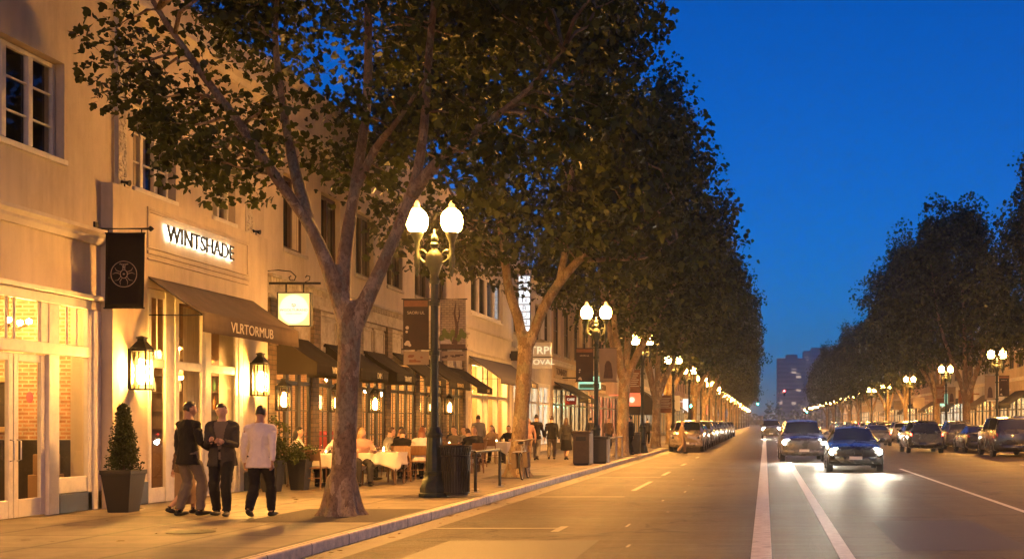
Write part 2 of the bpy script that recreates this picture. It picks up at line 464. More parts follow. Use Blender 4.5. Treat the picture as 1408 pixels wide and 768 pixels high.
# ------------------------------------------------------------------ road surfaces
def asphalt():
    m, nt, n, l = nodes_of('asphalt')
    out = N(nt, 'ShaderNodeOutputMaterial'); b = N(nt, 'ShaderNodeBsdfPrincipled'); l.new(b.outputs[0], out.inputs[0])
    b.inputs['Specular IOR Level'].default_value = 0.22
    tc = N(nt, 'ShaderNodeTexCoord')
    fine = N(nt, 'ShaderNodeTexNoise', Scale=55.0, Detail=6.0, Roughness=0.75); l.new(tc.outputs['Object'], fine.inputs['Vector'])
    mid = N(nt, 'ShaderNodeTexNoise', Scale=0.5, Detail=8.0, Roughness=0.65); l.new(tc.outputs['Object'], mid.inputs['Vector'])
    mp = N(nt, 'ShaderNodeMapping'); mp.inputs['Scale'].default_value = (1.6, 0.05, 1); l.new(tc.outputs['Object'], mp.inputs[0])
    trk = N(nt, 'ShaderNodeTexNoise', Scale=1.0, Detail=4.0); l.new(mp.outputs[0], trk.inputs['Vector'])   # tyre tracks run along the street
    mp2 = N(nt, 'ShaderNodeMapping'); mp2.inputs['Scale'].default_value = (0.25, 5.0, 1); l.new(tc.outputs['Object'], mp2.inputs[0])
    brm = N(nt, 'ShaderNodeTexNoise', Scale=1.0, Detail=6.0, Roughness=0.7); l.new(mp2.outputs[0], brm.inputs['Vector'])  # screed marks across it
    def rng(src, a, c, lo=0.3, hi=0.7):
        r = N(nt, 'ShaderNodeMapRange'); r.inputs['From Min'].default_value = lo; r.inputs['From Max'].default_value = hi
        r.inputs['To Min'].default_value = a; r.inputs['To Max'].default_value = c; l.new(src, r.inputs['Value']); return r.outputs[0]
    def mul(a, c):
        k = N(nt, 'ShaderNodeMath', operation='MULTIPLY'); l.new(a, k.inputs[0]); l.new(c, k.inputs[1]); return k.outputs[0]
    crs = N(nt, 'ShaderNodeTexNoise', Scale=14.0, Detail=4.0, Roughness=0.8); l.new(tc.outputs['Object'], crs.inputs['Vector'])
    f = mul(mul(mul(rng(fine.outputs['Fac'], 0.45, 1.55), rng(mid.outputs['Fac'], 0.6, 1.4)), mul(rng(trk.outputs['Fac'], 0.68, 1.32), rng(brm.outputs['Fac'], 0.72, 1.28))), rng(crs.outputs['Fac'], 0.55, 1.45))
    sc = N(nt, 'ShaderNodeVectorMath', operation='SCALE'); sc.inputs[0].default_value = (0.054, 0.038, 0.025); l.new(f, sc.inputs['Scale'])
    # cracks, sealed joints and oil stains
    wv = N(nt, 'ShaderNodeTexNoise', Scale=1.3, Detail=4.0); l.new(tc.outputs['Object'], wv.inputs['Vector'])
    wa = N(nt, 'ShaderNodeVectorMath', operation='MULTIPLY_ADD'); l.new(wv.outputs['Color'], wa.inputs[0]); wa.inputs[1].default_value = (1.2, 1.2, 0); l.new(tc.outputs['Object'], wa.inputs[2])
    vc = N(nt, 'ShaderNodeTexVoronoi', Scale=0.28); vc.feature = 'DISTANCE_TO_EDGE'; l.new(wa.outputs[0], vc.inputs['Vector'])
    ck = rng(vc.outputs['Distance'], 0.35, 1.0, 0.003, 0.014)
    st = N(nt, 'ShaderNodeTexNoise', Scale=0.9, Detail=7.0, Roughness=0.7); l.new(wa.outputs[0], st.inputs['Vector'])
    oil = rng(st.outputs['Fac'], 1.0, 0.55, 0.56, 0.68)
    s2 = N(nt, 'ShaderNodeVectorMath', operation='SCALE'); l.new(sc.outputs[0], s2.inputs[0]); l.new(mul(ck, oil), s2.inputs['Scale'])
    l.new(s2.outputs[0], b.inputs['Base Color'])
    rr = N(nt, 'ShaderNodeMath', operation='ADD'); l.new(rng(crs.outputs['Fac'], 0.40, 0.72) if False else rng(mid.outputs['Fac'], 0.46, 0.62), rr.inputs[0]); l.new(rng(brm.outputs['Fac'], -0.09, 0.09), rr.inputs[1])
    l.new(rr.outputs[0], b.inputs['Roughness'])
    hh = N(nt, 'ShaderNodeMath', operation='MULTIPLY_ADD'); l.new(brm.outputs['Fac'], hh.inputs[0]); hh.inputs[1].default_value = 0.8
    h2 = N(nt, 'ShaderNodeMath', operation='MULTIPLY_ADD'); l.new(crs.outputs['Fac'], h2.inputs[0]); h2.inputs[1].default_value = 2.2; l.new(fine.outputs['Fac'], h2.inputs[2]); l.new(h2.outputs[0], hh.inputs[2])
    bp = N(nt, 'ShaderNodeBump', Strength=0.75, Distance=0.02); l.new(hh.outputs[0], bp.inputs['Height']); l.new(bp.outputs[0], b.inputs['Normal'])
    MATS['asphalt'] = m
asphalt()
mat('gutter_concrete', (0.14, 0.115, 0.085), 0.6, 0.2, 2.5, 0.25, 60, dirt=(0.09, 0.075, 0.06), dirt_scale=1.5)
mat('earth', (0.05, 0.04, 0.03), 0.95, 0.4, 12, 0.8, 40)
mat('gravel_grey', (0.07, 0.055, 0.042), 0.9, 0.5, 60, 0.9, 70)
mat('far_ground', (0.05, 0.048, 0.042), 0.9, 0.2, 0.05)
def worn(name, col):
    m, nt, n, l = nodes_of(name)
    out = N(nt, 'ShaderNodeOutputMaterial'); b = N(nt, 'ShaderNodeBsdfPrincipled', Roughness=0.5); l.new(b.outputs[0], out.inputs[0])
    tc = N(nt, 'ShaderNodeTexCoord')
    mp = N(nt, 'ShaderNodeMapping'); mp.inputs['Scale'].default_value = (2, 9, 1); l.new(tc.outputs['Object'], mp.inputs[0])
    a = N(nt, 'ShaderNodeTexNoise', Scale=2.0, Detail=9.0, Roughness=0.75); l.new(mp.outputs[0], a.inputs['Vector'])
    cr = N(nt, 'ShaderNodeValToRGB'); e = cr.color_ramp.elements
    e[0].position = 0.36; e[0].color = (0.13, 0.12, 0.10, 1); e[1].position = 0.52; e[1].color = (*col, 1)
    l.new(a.outputs['Fac'], cr.inputs[0]); l.new(cr.outputs[0], b.inputs['Base Color'])
    MATS[name] = m
worn('road_paint', (0.62, 0.60, 0.54)); worn('road_paint_old', (0.22, 0.19, 0.14))
def kerbmat():
    brick('kerb_stone', (0.56, 0.46, 0.33), (0.70, 0.58, 0.43), (0.10, 0.08, 0.06), bw=1.25, bh=3.0, axis='floor', msize=0.012, rough=0.7, offset=0.0, bump=0.5, noise_scale=9, var=0.35)
kerbmat()

g = MB(); g.quad((-620, -60, -0.012), (620, -60, -0.012), (620, 1520, -0.012), (-620, 1520, -0.012))
tag(g.build('ground', MATS['far_ground'], recalc=False), kind='structure')
g = MB(); g.quad((KERB_X + 0.45, -12, 0), (RKERB_X - 0.45, -12, 0), (RKERB_X - 0.45, 420, 0), (KERB_X + 0.45, 420, 0))
tag(g.build('road', MATS['asphalt'], recalc=False), kind='structure')
for nm, x0, x1 in (('gutter', KERB_X, KERB_X + 0.45), ('gutter', RKERB_X - 0.45, RKERB_X)):
    g = MB(); g.quad((x0, -12, 0.0), (x1, -12, 0.0), (x1, 420, 0.0), (x0, 420, 0.0))
    tag(g.build(nm, MATS['gutter_concrete'], recalc=False), kind='structure')
for x0, x1 in ((KERB_X - 0.16, KERB_X), (RKERB_X, RKERB_X + 0.16)):
    g = MB(); g.box(x0, x1, -12, 420, -0.01, WALK_Z)
    tag(g.build('kerb', MATS['kerb_stone'], bevel=0.025), kind='structure')
for x0, x1 in ((-26, KERB_X - 0.16), (RKERB_X + 0.16, 34)):
    g = MB(); g.quad((x0, -12, WALK_Z - 0.004), (x1, -12, WALK_Z - 0.004), (x1, 420, WALK_Z - 0.004), (x0, 420, WALK_Z - 0.004))
    tag(g.build('pavement', MATS['paving'], recalc=False), kind='structure')

# painted markings, each sheet 4 mm above the asphalt
def marking(name, rects, m='road_paint'):
    g = MB()
    for x0, x1, y0, y1 in rects: g.quad((x0, y0, 0.004), (x1, y0, 0.004), (x1, y1, 0.004), (x0, y1, 0.004))
    tag(g.build(name, MATS[m], recalc=False), kind='structure')
marking('solid_lane_line', [(-0.17, 0.08, 4, 420)])
marking('lane_line', [(0.88, 1.06, 4, 46.5)] + [(0.88, 1.06, y, y + 3) for y in range(55, 300, 12)])
marking('right_lane_line', [(4.58, 4.70, 4, 40)] + [(4.58, 4.70, y, y + 3) for y in range(46, 300, 12)])
marking('parking_lines', [(-5.0, -3.02, y, y + 0.12) for y in (17.5, 24.9, 33.6, 41.4, 49.5)] +
        [(-3.14, -3.02, y, y + l) for y, l in ((17.0, 0.9), (27.2, 4.2), (35.0, 2.5), (43, 2), (52, 2))], 'road_paint_old')
marking('right_parking_lines', [(9.7, 12.0, y, y + 0.12) for y in range(22, 160, 7)] + [(9.6, 9.7, y, y + 1.1) for y in range(22, 160, 7)], 'road_paint_old')
marking('worn_flecks', [(-1.95 + 0.2 * math.sin(y * 3.1), -1.91 + 0.2 * math.sin(y * 3.1), y, y + 0.12 + 0.2 * (k % 3)) for k, y in enumerate(np.arange(12, 34, 2.9))], 'road_paint_old')
def pit(x, y, w=1.5, l=1.9):
    g = MB(); z = WALK_Z
    g.quad((x - w / 2, y - l / 2, z), (x + w / 2, y - l / 2, z), (x + w / 2, y + l / 2, z), (x - w / 2, y + l / 2, z))
    tag(g.build('tree_pit', MATS['gravel_grey'], recalc=False), kind='structure')

# repaired patches and a manhole cover in the carriageway
mat('tar_patch', (0.045, 0.041, 0.036), 0.6, 0.3, 30, 0.4, 60)
for x0, x1, y0, y1 in ((-4.3, -2.2, 11.6, 15.8), (1.7, 3.4, 14.5, 19.0)):
    g = MB(); g.quad((x0, y0, 0.003), (x1, y0 + 0.06, 0.003), (x1 - 0.05, y1, 0.003), (x0 + 0.04, y1 - 0.08, 0.003)); tag(g.build('road_patch', MATS['tar_patch'], recalc=False), kind='structure')
mat('cast_iron', (0.05, 0.042, 0.035), 0.5, 0.3, 30, metal=0.7)
g = MB(); g.lathe([(0.30, 0), (0.30, 0.006), (0.0, 0.007)], 24, (-7.6, 15.4, WALK_Z), caps=False); tag(g.build('utility_cover', MATS['cast_iron']), 'small round iron cover set in the pavement in front of the first tree', 'utility cover')
# ------------------------------------------------------------------ facade builder
class Face:
    """a facade plane x = xf whose outward side is +s: d is the distance out of the plane"""
    def __init__(s, xf, side): s.xf, s.s = xf, side
    def X(s, d): return s.xf + s.s * d
    def box(s, mb, d0, d1, y0, y1, z0, z1, mi=0): return mb.box(s.X(d0), s.X(d1), y0, y1, z0, z1, mi)
    def quad(s, mb, d, y0, y1, z0, z1, mi=0):
        x = s.X(d); return mb.quad((x, y0, z0), (x, y1, z0), (x, y1, z1), (x, y0, z1), mi)
    def text(s, d, y, z): return face_px(s.X(d), y, z) if s.s > 0 else face_mx(s.X(d), y, z)

def wall_holes(mb, F, y0, y1, z0, z1, holes, thick=0.3, d=0.0, mi=0):
    ys = sorted({y0, y1, *[v for h in holes for v in h[:2] if y0 < v < y1]})
    zs = sorted({z0, z1, *[v for h in holes for v in h[2:] if z0 < v < z1]})
    for i in range(len(ys) - 1):
        for j in range(len(zs) - 1):
            cy_, cz_ = (ys[i] + ys[i + 1]) / 2, (zs[j] + zs[j + 1]) / 2
            if any(h[0] < cy_ < h[1] and h[2] < cz_ < h[3] for h in holes): continue
            F.quad(mb, d, ys[i], ys[i + 1], zs[j], zs[j + 1], mi)
    for h in holes:
        a, b, c, e = max(h[0], y0), min(h[1], y1), max(h[2], z0), min(h[3], z1)
        X0, X1 = F.X(d), F.X(d - thick)
        mb.quad((X0, a, c), (X1, a, c), (X1, a, e), (X0, a, e), mi); mb.quad((X0, b, c), (X1, b, c), (X1, b, e), (X0, b, e), mi)
        mb.quad((X0, a, e), (X1, a, e), (X1, b, e), (X0, b, e), mi); mb.quad((X0, a, c), (X1, a, c), (X1, b, c), (X0, b, c), mi)

def shell(mb, F, y0, y1, z0, z1, depth=14.0, mi=0, parapet=0.5):
    """side walls, back and roof behind a facade"""
    X0, X1 = F.X(-0.001), F.X(-depth)
    for y in (y0, y1): mb.quad((X0, y, z0), (X1, y, z0), (X1, y, z1), (X0, y, z1), mi)
    mb.quad((X1, y0, z0), (X1, y1, z0), (X1, y1, z1), (X1, y0, z1), mi)
    mb.quad((F.X(-0.3), y0, z1), (F.X(0), y0, z1), (F.X(0), y1, z1), (F.X(-0.3), y1, z1), mi)
    mb.quad((F.X(-0.3), y0, z1 - parapet), (F.X(-0.3), y1, z1 - parapet), (F.X(-0.3), y1, z1), (F.X(-0.3), y0, z1), mi)
    mb.quad((X0, y0, z1 - parapet), (X1, y0, z1 - parapet), (X1, y1, z1 - parapet), (X0, y1, z1 - parapet), mi)

def window(parent, F, y0, y1, z0, z1, cols=2, rows=2, fm='white_paint', pm='dark_glass', depth=0.16, fw=0.06, mw=0.08, rw=0.03, sill=True, name='window', head=False):
    f = MB(); d0, d1 = -depth, -depth + 0.07
    F.box(f, d0, d1, y0, y0 + fw, z0, z1); F.box(f, d0, d1, y1 - fw, y1, z0, z1)
    F.box(f, d0, d1 - 0.002, y0 + fw, y1 - fw, z1 - fw, z1); F.box(f, d0, d1 - 0.002, y0 + fw, y1 - fw, z0, z0 + fw)
    for c in range(1, cols):
        y = y0 + (y1 - y0) * c / cols; F.box(f, d0, d1 + 0.012, y - mw / 2, y + mw / 2, z0 + fw, z1 - fw)
    for c in range(cols):
        a = y0 + (y1 - y0) * c / cols + (mw / 2 if c else fw); b = y0 + (y1 - y0) * (c + 1) / cols - (mw / 2 if c < cols - 1 else fw)
        for r in range(1, rows):
            z = z0 + (z1 - z0) * r / rows; F.box(f, d0 + 0.015, d1 - 0.012, a, b, z - rw / 2, z + rw / 2)
    w = f.build(name, MATS[fm], parent, bevel=0.006)
    p = MB(); F.quad(p, -depth + 0.02, y0 + fw * 0.5, y1 - fw * 0.5, z0 + fw * 0.5, z1 - fw * 0.5)
    p.build('pane', MATS[pm], w, recalc=False)
    if sill:
        s_ = MB(); F.box(s_, -depth + 0.072, 0.05, y0 - 0.06, y1 + 0.06, z0 - 0.09, z0 - 0.003); s_.build('sill', MATS['white_paint'] if fm == 'white_paint' else MATS['stone'], w, bevel=0.01)
    return w

def moulding(parent, F, y0, y1, z, m, prof=((0.0, 0.0), (0.05, 0.0), (0.09, 0.08), (0.09, 0.13), (0.15, 0.19), (0.15, 0.25), (0.0, 0.27)), name='cornice'):
    """a run of moulding: profile (out, up) extruded along the facade"""
    mb = MB(); n = len(prof)
    v = [(F.X(a - 0.002 if a == 0 else a), y, z + b) for y in (y0, y1) for a, b in prof]
    mb.add(v, [tuple(range(n)), tuple(reversed(range(n, 2 * n)))] + [(i, (i + 1) % n, (i + 1) % n + n, i + n) for i in range(n)])
    return mb.build(name, MATS[m], parent)

def room(parent, F, y0, y1, depth, z1, wall='plaster_in', floor='floor_wood', d0=-0.32, ends=True, back=None, z0=0.16):
    mb = MB(); X0, X1 = F.X(d0), F.X(-depth)
    mb.quad((X0, y0, z0), (X0, y1, z0), (X1, y1, z0), (X1, y0, z0), 1)
    mb.quad((X0, y0, z1), (X0, y1, z1), (X1, y1, z1), (X1, y0, z1), 0)
    mb.quad((X1, y0, z0), (X1, y1, z0), (X1, y1, z1), (X1, y0, z1), 2)
    for y in (y0, y1): mb.quad((X0, y, z0), (X1, y, z0), (X1, y, z1), (X0, y, z1), 2)
    return mb.build('shop_interior', [MATS['plaster_in'], MATS[floor], MATS[back or wall]], parent, recalc=False)

def glow_ball(parent, c, r, m='bulb_amber', name='pendant_lamp', cord=None, shade_m=None):
    mb = MB(); mb.ball(c, r, 10, 7)
    o = mb.build(name, MATS[m], parent, smooth=180)
    if cord:
        k = MB(); k.tube([(c[0], c[1], c[2] + r), (c[0], c[1], cord)], 0.012, 5); k.build('cord', MATS['black_metal'], o)
    if shade_m:
        k = MB(); k.lathe([(r * 0.5, r * 1.4), (r * 2.6, -r * 0.2), (r * 2.5, -r * 0.3), (r * 0.4, r * 1.25)], 14, c, caps=False); k.build('lamp_shade', MATS[shade_m], o, smooth=40)
    return o

def awning(name, F, y0, y1, ztop, zfront, out, val, m, label, group=None, text=None, th=0.2, tm='cream_ink', tpos=None, tz=None, stretch=1.0, frame=True, wall_d=0.0, scallop=0, ribs=None, cheeks=False):
    root = empty(name, (F.X(wall_d), y0, 0), 0, label, 'awning', group)
    nb = 10; mb = MB(); ny = ribs or max(2, int((y1 - y0) / 0.8))
    # slope with a slight sag between the ribs
    V = []; 
    for i in range(ny * 4 + 1):
        y = y0 + (y1 - y0) * i / (ny * 4)
        sag = 0.018 * abs(math.sin(PI * i / 4))
        for k in range(nb + 1):
            t = k / nb
            V.append((F.X(wall_d + out * t), y, ztop + (zfront - ztop) * t - sag * math.sin(PI * t) - 0.02 * math.sin(PI * t)))
    Fc = []
    for i in range(ny * 4):
        for k in range(nb):
            a = i * (nb + 1) + k; Fc.append((a, a + 1, a + nb + 2, a + nb + 1))
    mb.add(V, Fc)
    o = mb.build('canopy', MATS[m], root, smooth=60, recalc=False)
    md = o.modifiers.new('cloth', 'SOLIDIFY'); md.thickness = 0.012; md.offset = -1
    # valance with ripples
    vb = MB(); V = []; Fc = []; nn = max(8, int((y1 - y0) * 14))
    for i in range(nn + 1):
        y = y0 + (y1 - y0) * i / nn
        w = 0.006 * math.sin(y * 9.1) + 0.005 * math.sin(y * 23.0)
        cut = (0.05 * abs(math.sin(PI * scallop * i / nn)) if scallop else 0)
        for k in range(4):
            t = k / 3
            V.append((F.X(wall_d + out + 0.004 + w * t), y, zfront - 0.002 - (val - cut) * t))
    for i in range(nn):
        for k in range(3):
            a = i * 4 + k; Fc.append((a, a + 1, a + 5, a + 4))
    vb.add(V, Fc)
    o = vb.build('valance', MATS[m], root, smooth=60, recalc=False)
    md = o.modifiers.new('cloth', 'SOLIDIFY'); md.thickness = 0.008; md.offset = 0
    if text:
        lettering('lettering', text, th, F.text(wall_d + out + 0.022, tpos if tpos else (y0 + y1) / 2, tz if tz else zfront - val * 0.52), MATS[tm], o, depth=0.006, stretch=stretch)
    if cheeks:
        for y in (y0, y1):
            cb = MB(); cb.prism([(F.X(wall_d + 0.004), ztop - 0.02), (F.X(wall_d + out), zfront - 0.01), (F.X(wall_d + out), zfront - val), (F.X(wall_d + 0.004), zfront - val)], y - 0.004, y + 0.004, 'y'); cb.build('side_cheek', MATS[m], root)
    fr = MB()
    for y in (y0 + 0.015, y1 - 0.015):
        fr.bar((F.X(wall_d + 0.01), y, ztop - 0.03), (F.X(wall_d + out - 0.01), y, zfront - 0.03), 0.025)
        fr.bar((F.X(wall_d + 0.01), y, zfront - 0.04), (F.X(wall_d + out - 0.01), y, zfront - 0.04), 0.022)
    fr.bar((F.X(wall_d + out - 0.02), y0 + 0.03, zfront - 0.035), (F.X(wall_d + out - 0.02), y1 - 0.03, zfront - 0.035), 0.025)
    fr.build('awning_frame', MATS['black_metal'], root)
    return root

def lantern(F, d, y, z, w, h, label, group, m='flame', e=1.0):
    """square glazed wall lantern with a peaked cap; z is the middle of the glass"""
    x = F.X(d + w / 2 + 0.07)
    root = empty('wall_lantern', (F.X(d), y, z - h / 2), 0, label, 'lantern', group)
    a = w / 2; fr = MB()
    for sx in (-1, 1):
        for sy in (-1, 1): fr.box(x + sx * a - 0.012, x + sx * a + 0.012, y + sy * a - 0.012, y + sy * a + 0.012, z - h / 2, z + h / 2)
    for zz in (z - h / 2, z + h / 2 - 0.03):
        fr.box(x - a - 0.02, x + a + 0.02, y - a - 0.02, y + a + 0.02, zz - 0.015, zz + 0.012)
    for s_ in (-1, 1):
        fr.box(x + s_ * a - 0.006, x + s_ * a + 0.006, y - 0.007, y + 0.007, z - h / 2 + 0.012, z + h / 2 - 0.045)
        fr.box(x - 0.007, x + 0.007, y + s_ * a - 0.006, y + s_ * a + 0.006, z - h / 2 + 0.012, z + h / 2 - 0.045)
    fr.build('lantern_frame', MATS['black_metal'], root)
    cp = MB(); cp.lathe([(a * 1.55, 0), (a * 1.5, 0.02), (a * 0.7, h * 0.19), (a * 0.62, h * 0.2), (a * 0.62, h * 0.26), (a * 0.8, h * 0.265), (a * 0.8, h * 0.29), (0.02, h * 0.33)], 4, (x, y, z + h / 2 - 0.005), rot=PI / 4)
    cp.build('lantern_cap', MATS['black_metal'], root)
    bk = MB(); F.box(bk, d, d + 0.05, y - a * 0.8, y + a * 0.8, z - h * 0.5, z + h * 0.5); F.box(bk, d + 0.05, d + 0.09, y - 0.03, y + 0.03, z + h * 0.2, z + h * 0.3); bk.build('back_plate', MATS['black_metal'], root)
    gl = MB()
    q = a - 0.014
    for s_ in (-1, 1):
        gl.quad((x + s_ * q, y - q, z - h / 2 + 0.01), (x + s_ * q, y + q, z - h / 2 + 0.01), (x + s_ * q, y + q, z + h / 2 - 0.04), (x + s_ * q, y - q, z + h / 2 - 0.04))
        gl.quad((x - q, y + s_ * q, z - h / 2 + 0.01), (x + q, y + s_ * q, z - h / 2 + 0.01), (x + q, y + s_ * q, z + h / 2 - 0.04), (x - q, y + s_ * q, z + h / 2 - 0.04))
    gl.build('lantern_glass', MATS['lantern_glass'], root, recalc=False)
    b = MB()
    for k in (-1, 1):
        b.lathe([(0.026, 0), (0.052, h * 0.08), (0.05, h * 0.42), (0.014, h * 0.6)], 8, (x + k * 0.03 * 0, y + k * a * 0.45, z - h * 0.36))
    b.build('flame', MATS[m], root, smooth=180)
    return root
# ------------------------------------------------------------------ the cream building with the framed shopfront
L = Face(LF, 1)
bA = empty('cream_building', (LF, 19.6, WALK_Z), 0, 'cream stucco two-storey building with white casement windows and a projecting shopfront', 'building')
AW = [(16.0, 18.60, 5.75, 7.32), (20.62, 22.12, 5.75, 7.32), (23.58, 24.6, 5.75, 7.32)]
mb = MB()
wall_holes(mb, L, 7.0, 25.995, 0.1, 9.7, [(12.4, 19.3, 0.1, 3.62), (20.7, 24.55, 0.1, 4.02)] + AW, 0.32)
shell(mb, L, 7.0, 25.995, 0.1, 9.7)
mb.build('wall', MATS['stucco_cream'], bA, recalc=False)
window(bA, L, 16.03, 18.57, 5.78, 7.29, 4, 3, 'white_paint', 'window_glass', 0.2, 0.07, 0.11)
window(bA, L, 20.65, 22.09, 5.78, 7.29, 3, 3, 'white_paint', 'window_glass', 0.2, 0.07, 0.10)
window(bA, L, 23.61, 24.57, 5.78, 7.29, 2, 3, 'white_paint', 'window_glass', 0.2, 0.07, 0.10)
# upstairs rooms and half drawn curtains behind the casements
mb = MB()
for y0, y1, *_ in AW:
    X0, X1 = L.X(-0.45), L.X(-3.2)
    for q in (((X0, y0 - 1, 5.3), (X1, y0 - 1, 5.3), (X1, y1 + 1, 5.3), (X0, y1 + 1, 5.3)), ((X1, y0 - 1, 5.3), (X1, y1 + 1, 5.3), (X1, y1 + 1, 7.8), (X1, y0 - 1, 7.8)),
              ((X0, y0 - 1, 7.8), (X1, y0 - 1, 7.8), (X1, y1 + 1, 7.8), (X0, y1 + 1, 7.8)), ((X0, y0 - 1, 5.3), (X1, y0 - 1, 5.3), (X1, y0 - 1, 7.8), (X0, y0 - 1, 7.8)), ((X0, y1 + 1, 5.3), (X1, y1 + 1, 5.3), (X1, y1 + 1, 7.8), (X0, y1 + 1, 7.8))):
        mb.quad(*q)
mb.build('upstairs_room', MATS['dark_in'], bA, recalc=False)
def drape(parent, F, y0, y1, z0, z1, d=-0.34):
    mb = MB(); n = max(6, int((y1 - y0) * 40))
    for i in range(n):
        a, b = y0 + (y1 - y0) * i / n, y0 + (y1 - y0) * (i + 1) / n
        da, db = d + 0.025 * math.sin(a * 55), d + 0.025 * math.sin(b * 55)
        mb.quad((F.X(da), a, z0), (F.X(db), b, z0), (F.X(db), b, z1), (F.X(da), a, z1))
    return mb.build('curtain', MATS['curtain'], parent, smooth=180, recalc=False)
for a, b in ((16.1, 17.35), (20.7, 21.05), (21.25, 21.62), (21.95, 22.1), (23.6, 23.85), (24.3, 24.55)): drape(bA, L, a, b, 5.72, 7.35)
moulding(bA, L, 7.0, 19.6, 4.56, 'stucco_white')
moulding(bA, L, 7.0, 25.99, 8.75, 'stucco_white', ((0, 0), (0.06, 0.02), (0.1, 0.12), (0.2, 0.2), (0.2, 0.3), (0, 0.34)))
# carved vertical strips beside the upstairs windows
random.seed(4)
for y in (20.2, 25.2):
    mb = MB(); L.box(mb, -0.002, 0.035, y - 0.15, y + 0.15, 5.66, 8.3)
    for k in range(240):
        yy, zz = y + random.uniform(-0.12, 0.12), random.uniform(5.72, 8.25)
        mb.ball((L.X(0.035), yy, zz), (random.uniform(0.02, 0.04), random.uniform(0.02, 0.05), random.uniform(0.02, 0.06)), 6, 4)
    mb.build('carved_strip', MATS['stucco_white'], bA, smooth=60)
mb = MB(); mb.tube([(L.X(0.05), 20.0, 0.2), (L.X(0.05), 20.0, 8.7)], 0.035, 8)
for z in (6.3, 7.7): L.box(mb, -0.002, 0.05, 19.94, 20.06, z, z + 0.04)
# (the drainpipe stops on the shopfront's top ledge)
mb = MB(); mb.tube([(L.X(0.05), 20.0, 5.66), (L.X(0.05), 20.0, 8.7)], 0.035, 8); mb.build('drainpipe', MATS['stucco_grey'], bA, smooth=60)

# --- left storefront: white timber frame, double doors, brick partition inside
mb = MB()
L.box(mb, -0.06, 0.03, 12.4, 19.3, 3.46, 3.62); L.box(mb, -0.10, 0.09, 12.4, 19.62, 3.622, 3.70)
L.box(mb, -0.055, 0.035, 12.4, 19.3, 2.66, 2.84)
for y0, y1, d in ((18.17, 18.44, 0.02), (19.22, 19.33, 0.02), (19.33, 19.46, 0.05), (19.46, 19.60, 0.02), (15.9, 16.1, 0.02)):
    L.box(mb, -0.06, d, y0, y1, 0.15, 3.458)
for y in (16.65, 17.02, 17.22, 17.40, 18.72, 18.98): L.box(mb, -0.05, -0.015, y - 0.018, y + 0.018, 2.842, 3.458)
L.box(mb, -0.05, 0.0, 18.442, 19.218, 0.462, 0.72)
L.box(mb, -0.05, 0.01, 17.98, 18.168, 2.842, 3.458)
mb.build('shopfront_frame', MATS['white_paint'], bA, bevel=0.008)
mb = MB(); L.box(mb, -0.13, 0.02, 18.442, 19.62, 0.15, 0.46); mb.build('plinth', MATS['dark_paint'], bA, bevel=0.01)
mb = MB(); L.quad(mb, -0.035, 18.44, 19.23, 0.71, 2.67); L.quad(mb, -0.035, 16.1, 19.23, 2.83, 3.47); mb.build('shop_pane', MATS['window_glass'], bA, recalc=False)
for y0, y1, hy in ((16.62, 17.38, 17.31), (17.395, 18.155, 17.47)):
    mb = MB()
    for a, b in ((y0, y0 + 0.11), (y1 - 0.11, y1)): L.box(mb, -0.09, -0.03, a, b, 0.17, 2.64)
    L.box(mb, -0.088, -0.032, y0 + 0.11, y1 - 0.11, 2.52, 2.64); L.box(mb, -0.088, -0.032, y0 + 0.11, y1 - 0.11, 0.17, 0.44)
    dr = mb.build('door', MATS['white_paint'], bA, bevel=0.006)
    mb = MB(); L.quad(mb, -0.06, y0 + 0.1, y1 - 0.1, 0.43, 2.53); mb.build('door_pane', MATS['window_glass'], dr, recalc=False)
    mb = MB(); mb.tube([(L.X(-0.03), hy, 1.02), (L.X(0.03), hy, 1.04), (L.X(0.03), hy, 1.32), (L.X(-0.03), hy, 1.34)], 0.011, 6); mb.build('door_handle', MATS['steel'], dr, smooth=60)
mat('sticker_red', (0.55, 0.04, 0.03), 0.4, 0.1, 20)
mb = MB(); mb.tube([(L.X(-0.052), 17.8, 1.98), (L.X(-0.047), 17.8, 1.98)], 0.085, 18); tag(mb.build('door_sticker', MATS['sticker_red'], origin=(L.X(-0.05), 17.8, 1.98)), 'round red sticker on the glass of the white double door', 'sticker')
room(bA, L, 7.5, 19.95, 5.5, 3.75, wall='brick_warm', d0=-0.33)
mb = MB(); mb.box(L.X(-5.4), L.X(-0.6), 19.86, 19.94, 0.16, 1.25); mb.box(L.X(-5.4), L.X(-0.6), 19.83, 19.94, 1.25, 1.30); mb.build('wainscot', MATS['dark_paint'], bA)
t = empty('gilt_picture', (-13.4, 19.93, 1.4), 0, 'gilt framed dark picture on the brick wall inside the left doors', 'picture')
mb = MB(); mb.box(-13.95, -12.85, 19.88, 19.94, 1.42, 1.52); mb.box(-13.95, -12.85, 19.88, 19.94, 2.28, 2.38); mb.box(-13.95, -13.85, 19.88, 19.94, 1.522, 2.278); mb.box(-12.95, -12.85, 19.88, 19.94, 1.522, 2.278)
mb.build('picture_frame', MATS['gilt'], t, bevel=0.015); mb = MB(); mb.box(-13.85, -12.95, 19.91, 19.94, 1.522, 2.278); mb.build('canvas', MATS['dark_in'], t)
t = empty('chandelier', (-12.3, 18.9, 3.7), 0, 'small black chandelier with amber bulbs inside the left doors', 'chandelier')
mb = MB(); mb.tube([(-12.3, 18.9, 3.74), (-12.3, 18.9, 3.2)], 0.012, 6)
for k in range(5):
    a = 2 * PI * k / 5 + 0.3; mb.tube([(-12.3, 18.9, 3.2), (-12.3 + 0.16 * math.cos(a), 18.9 + 0.16 * math.sin(a), 3.12), (-12.3 + 0.3 * math.cos(a), 18.9 + 0.3 * math.sin(a), 3.2)], 0.01, 5)
mb.build('chandelier_arm', MATS['black_metal'], t)
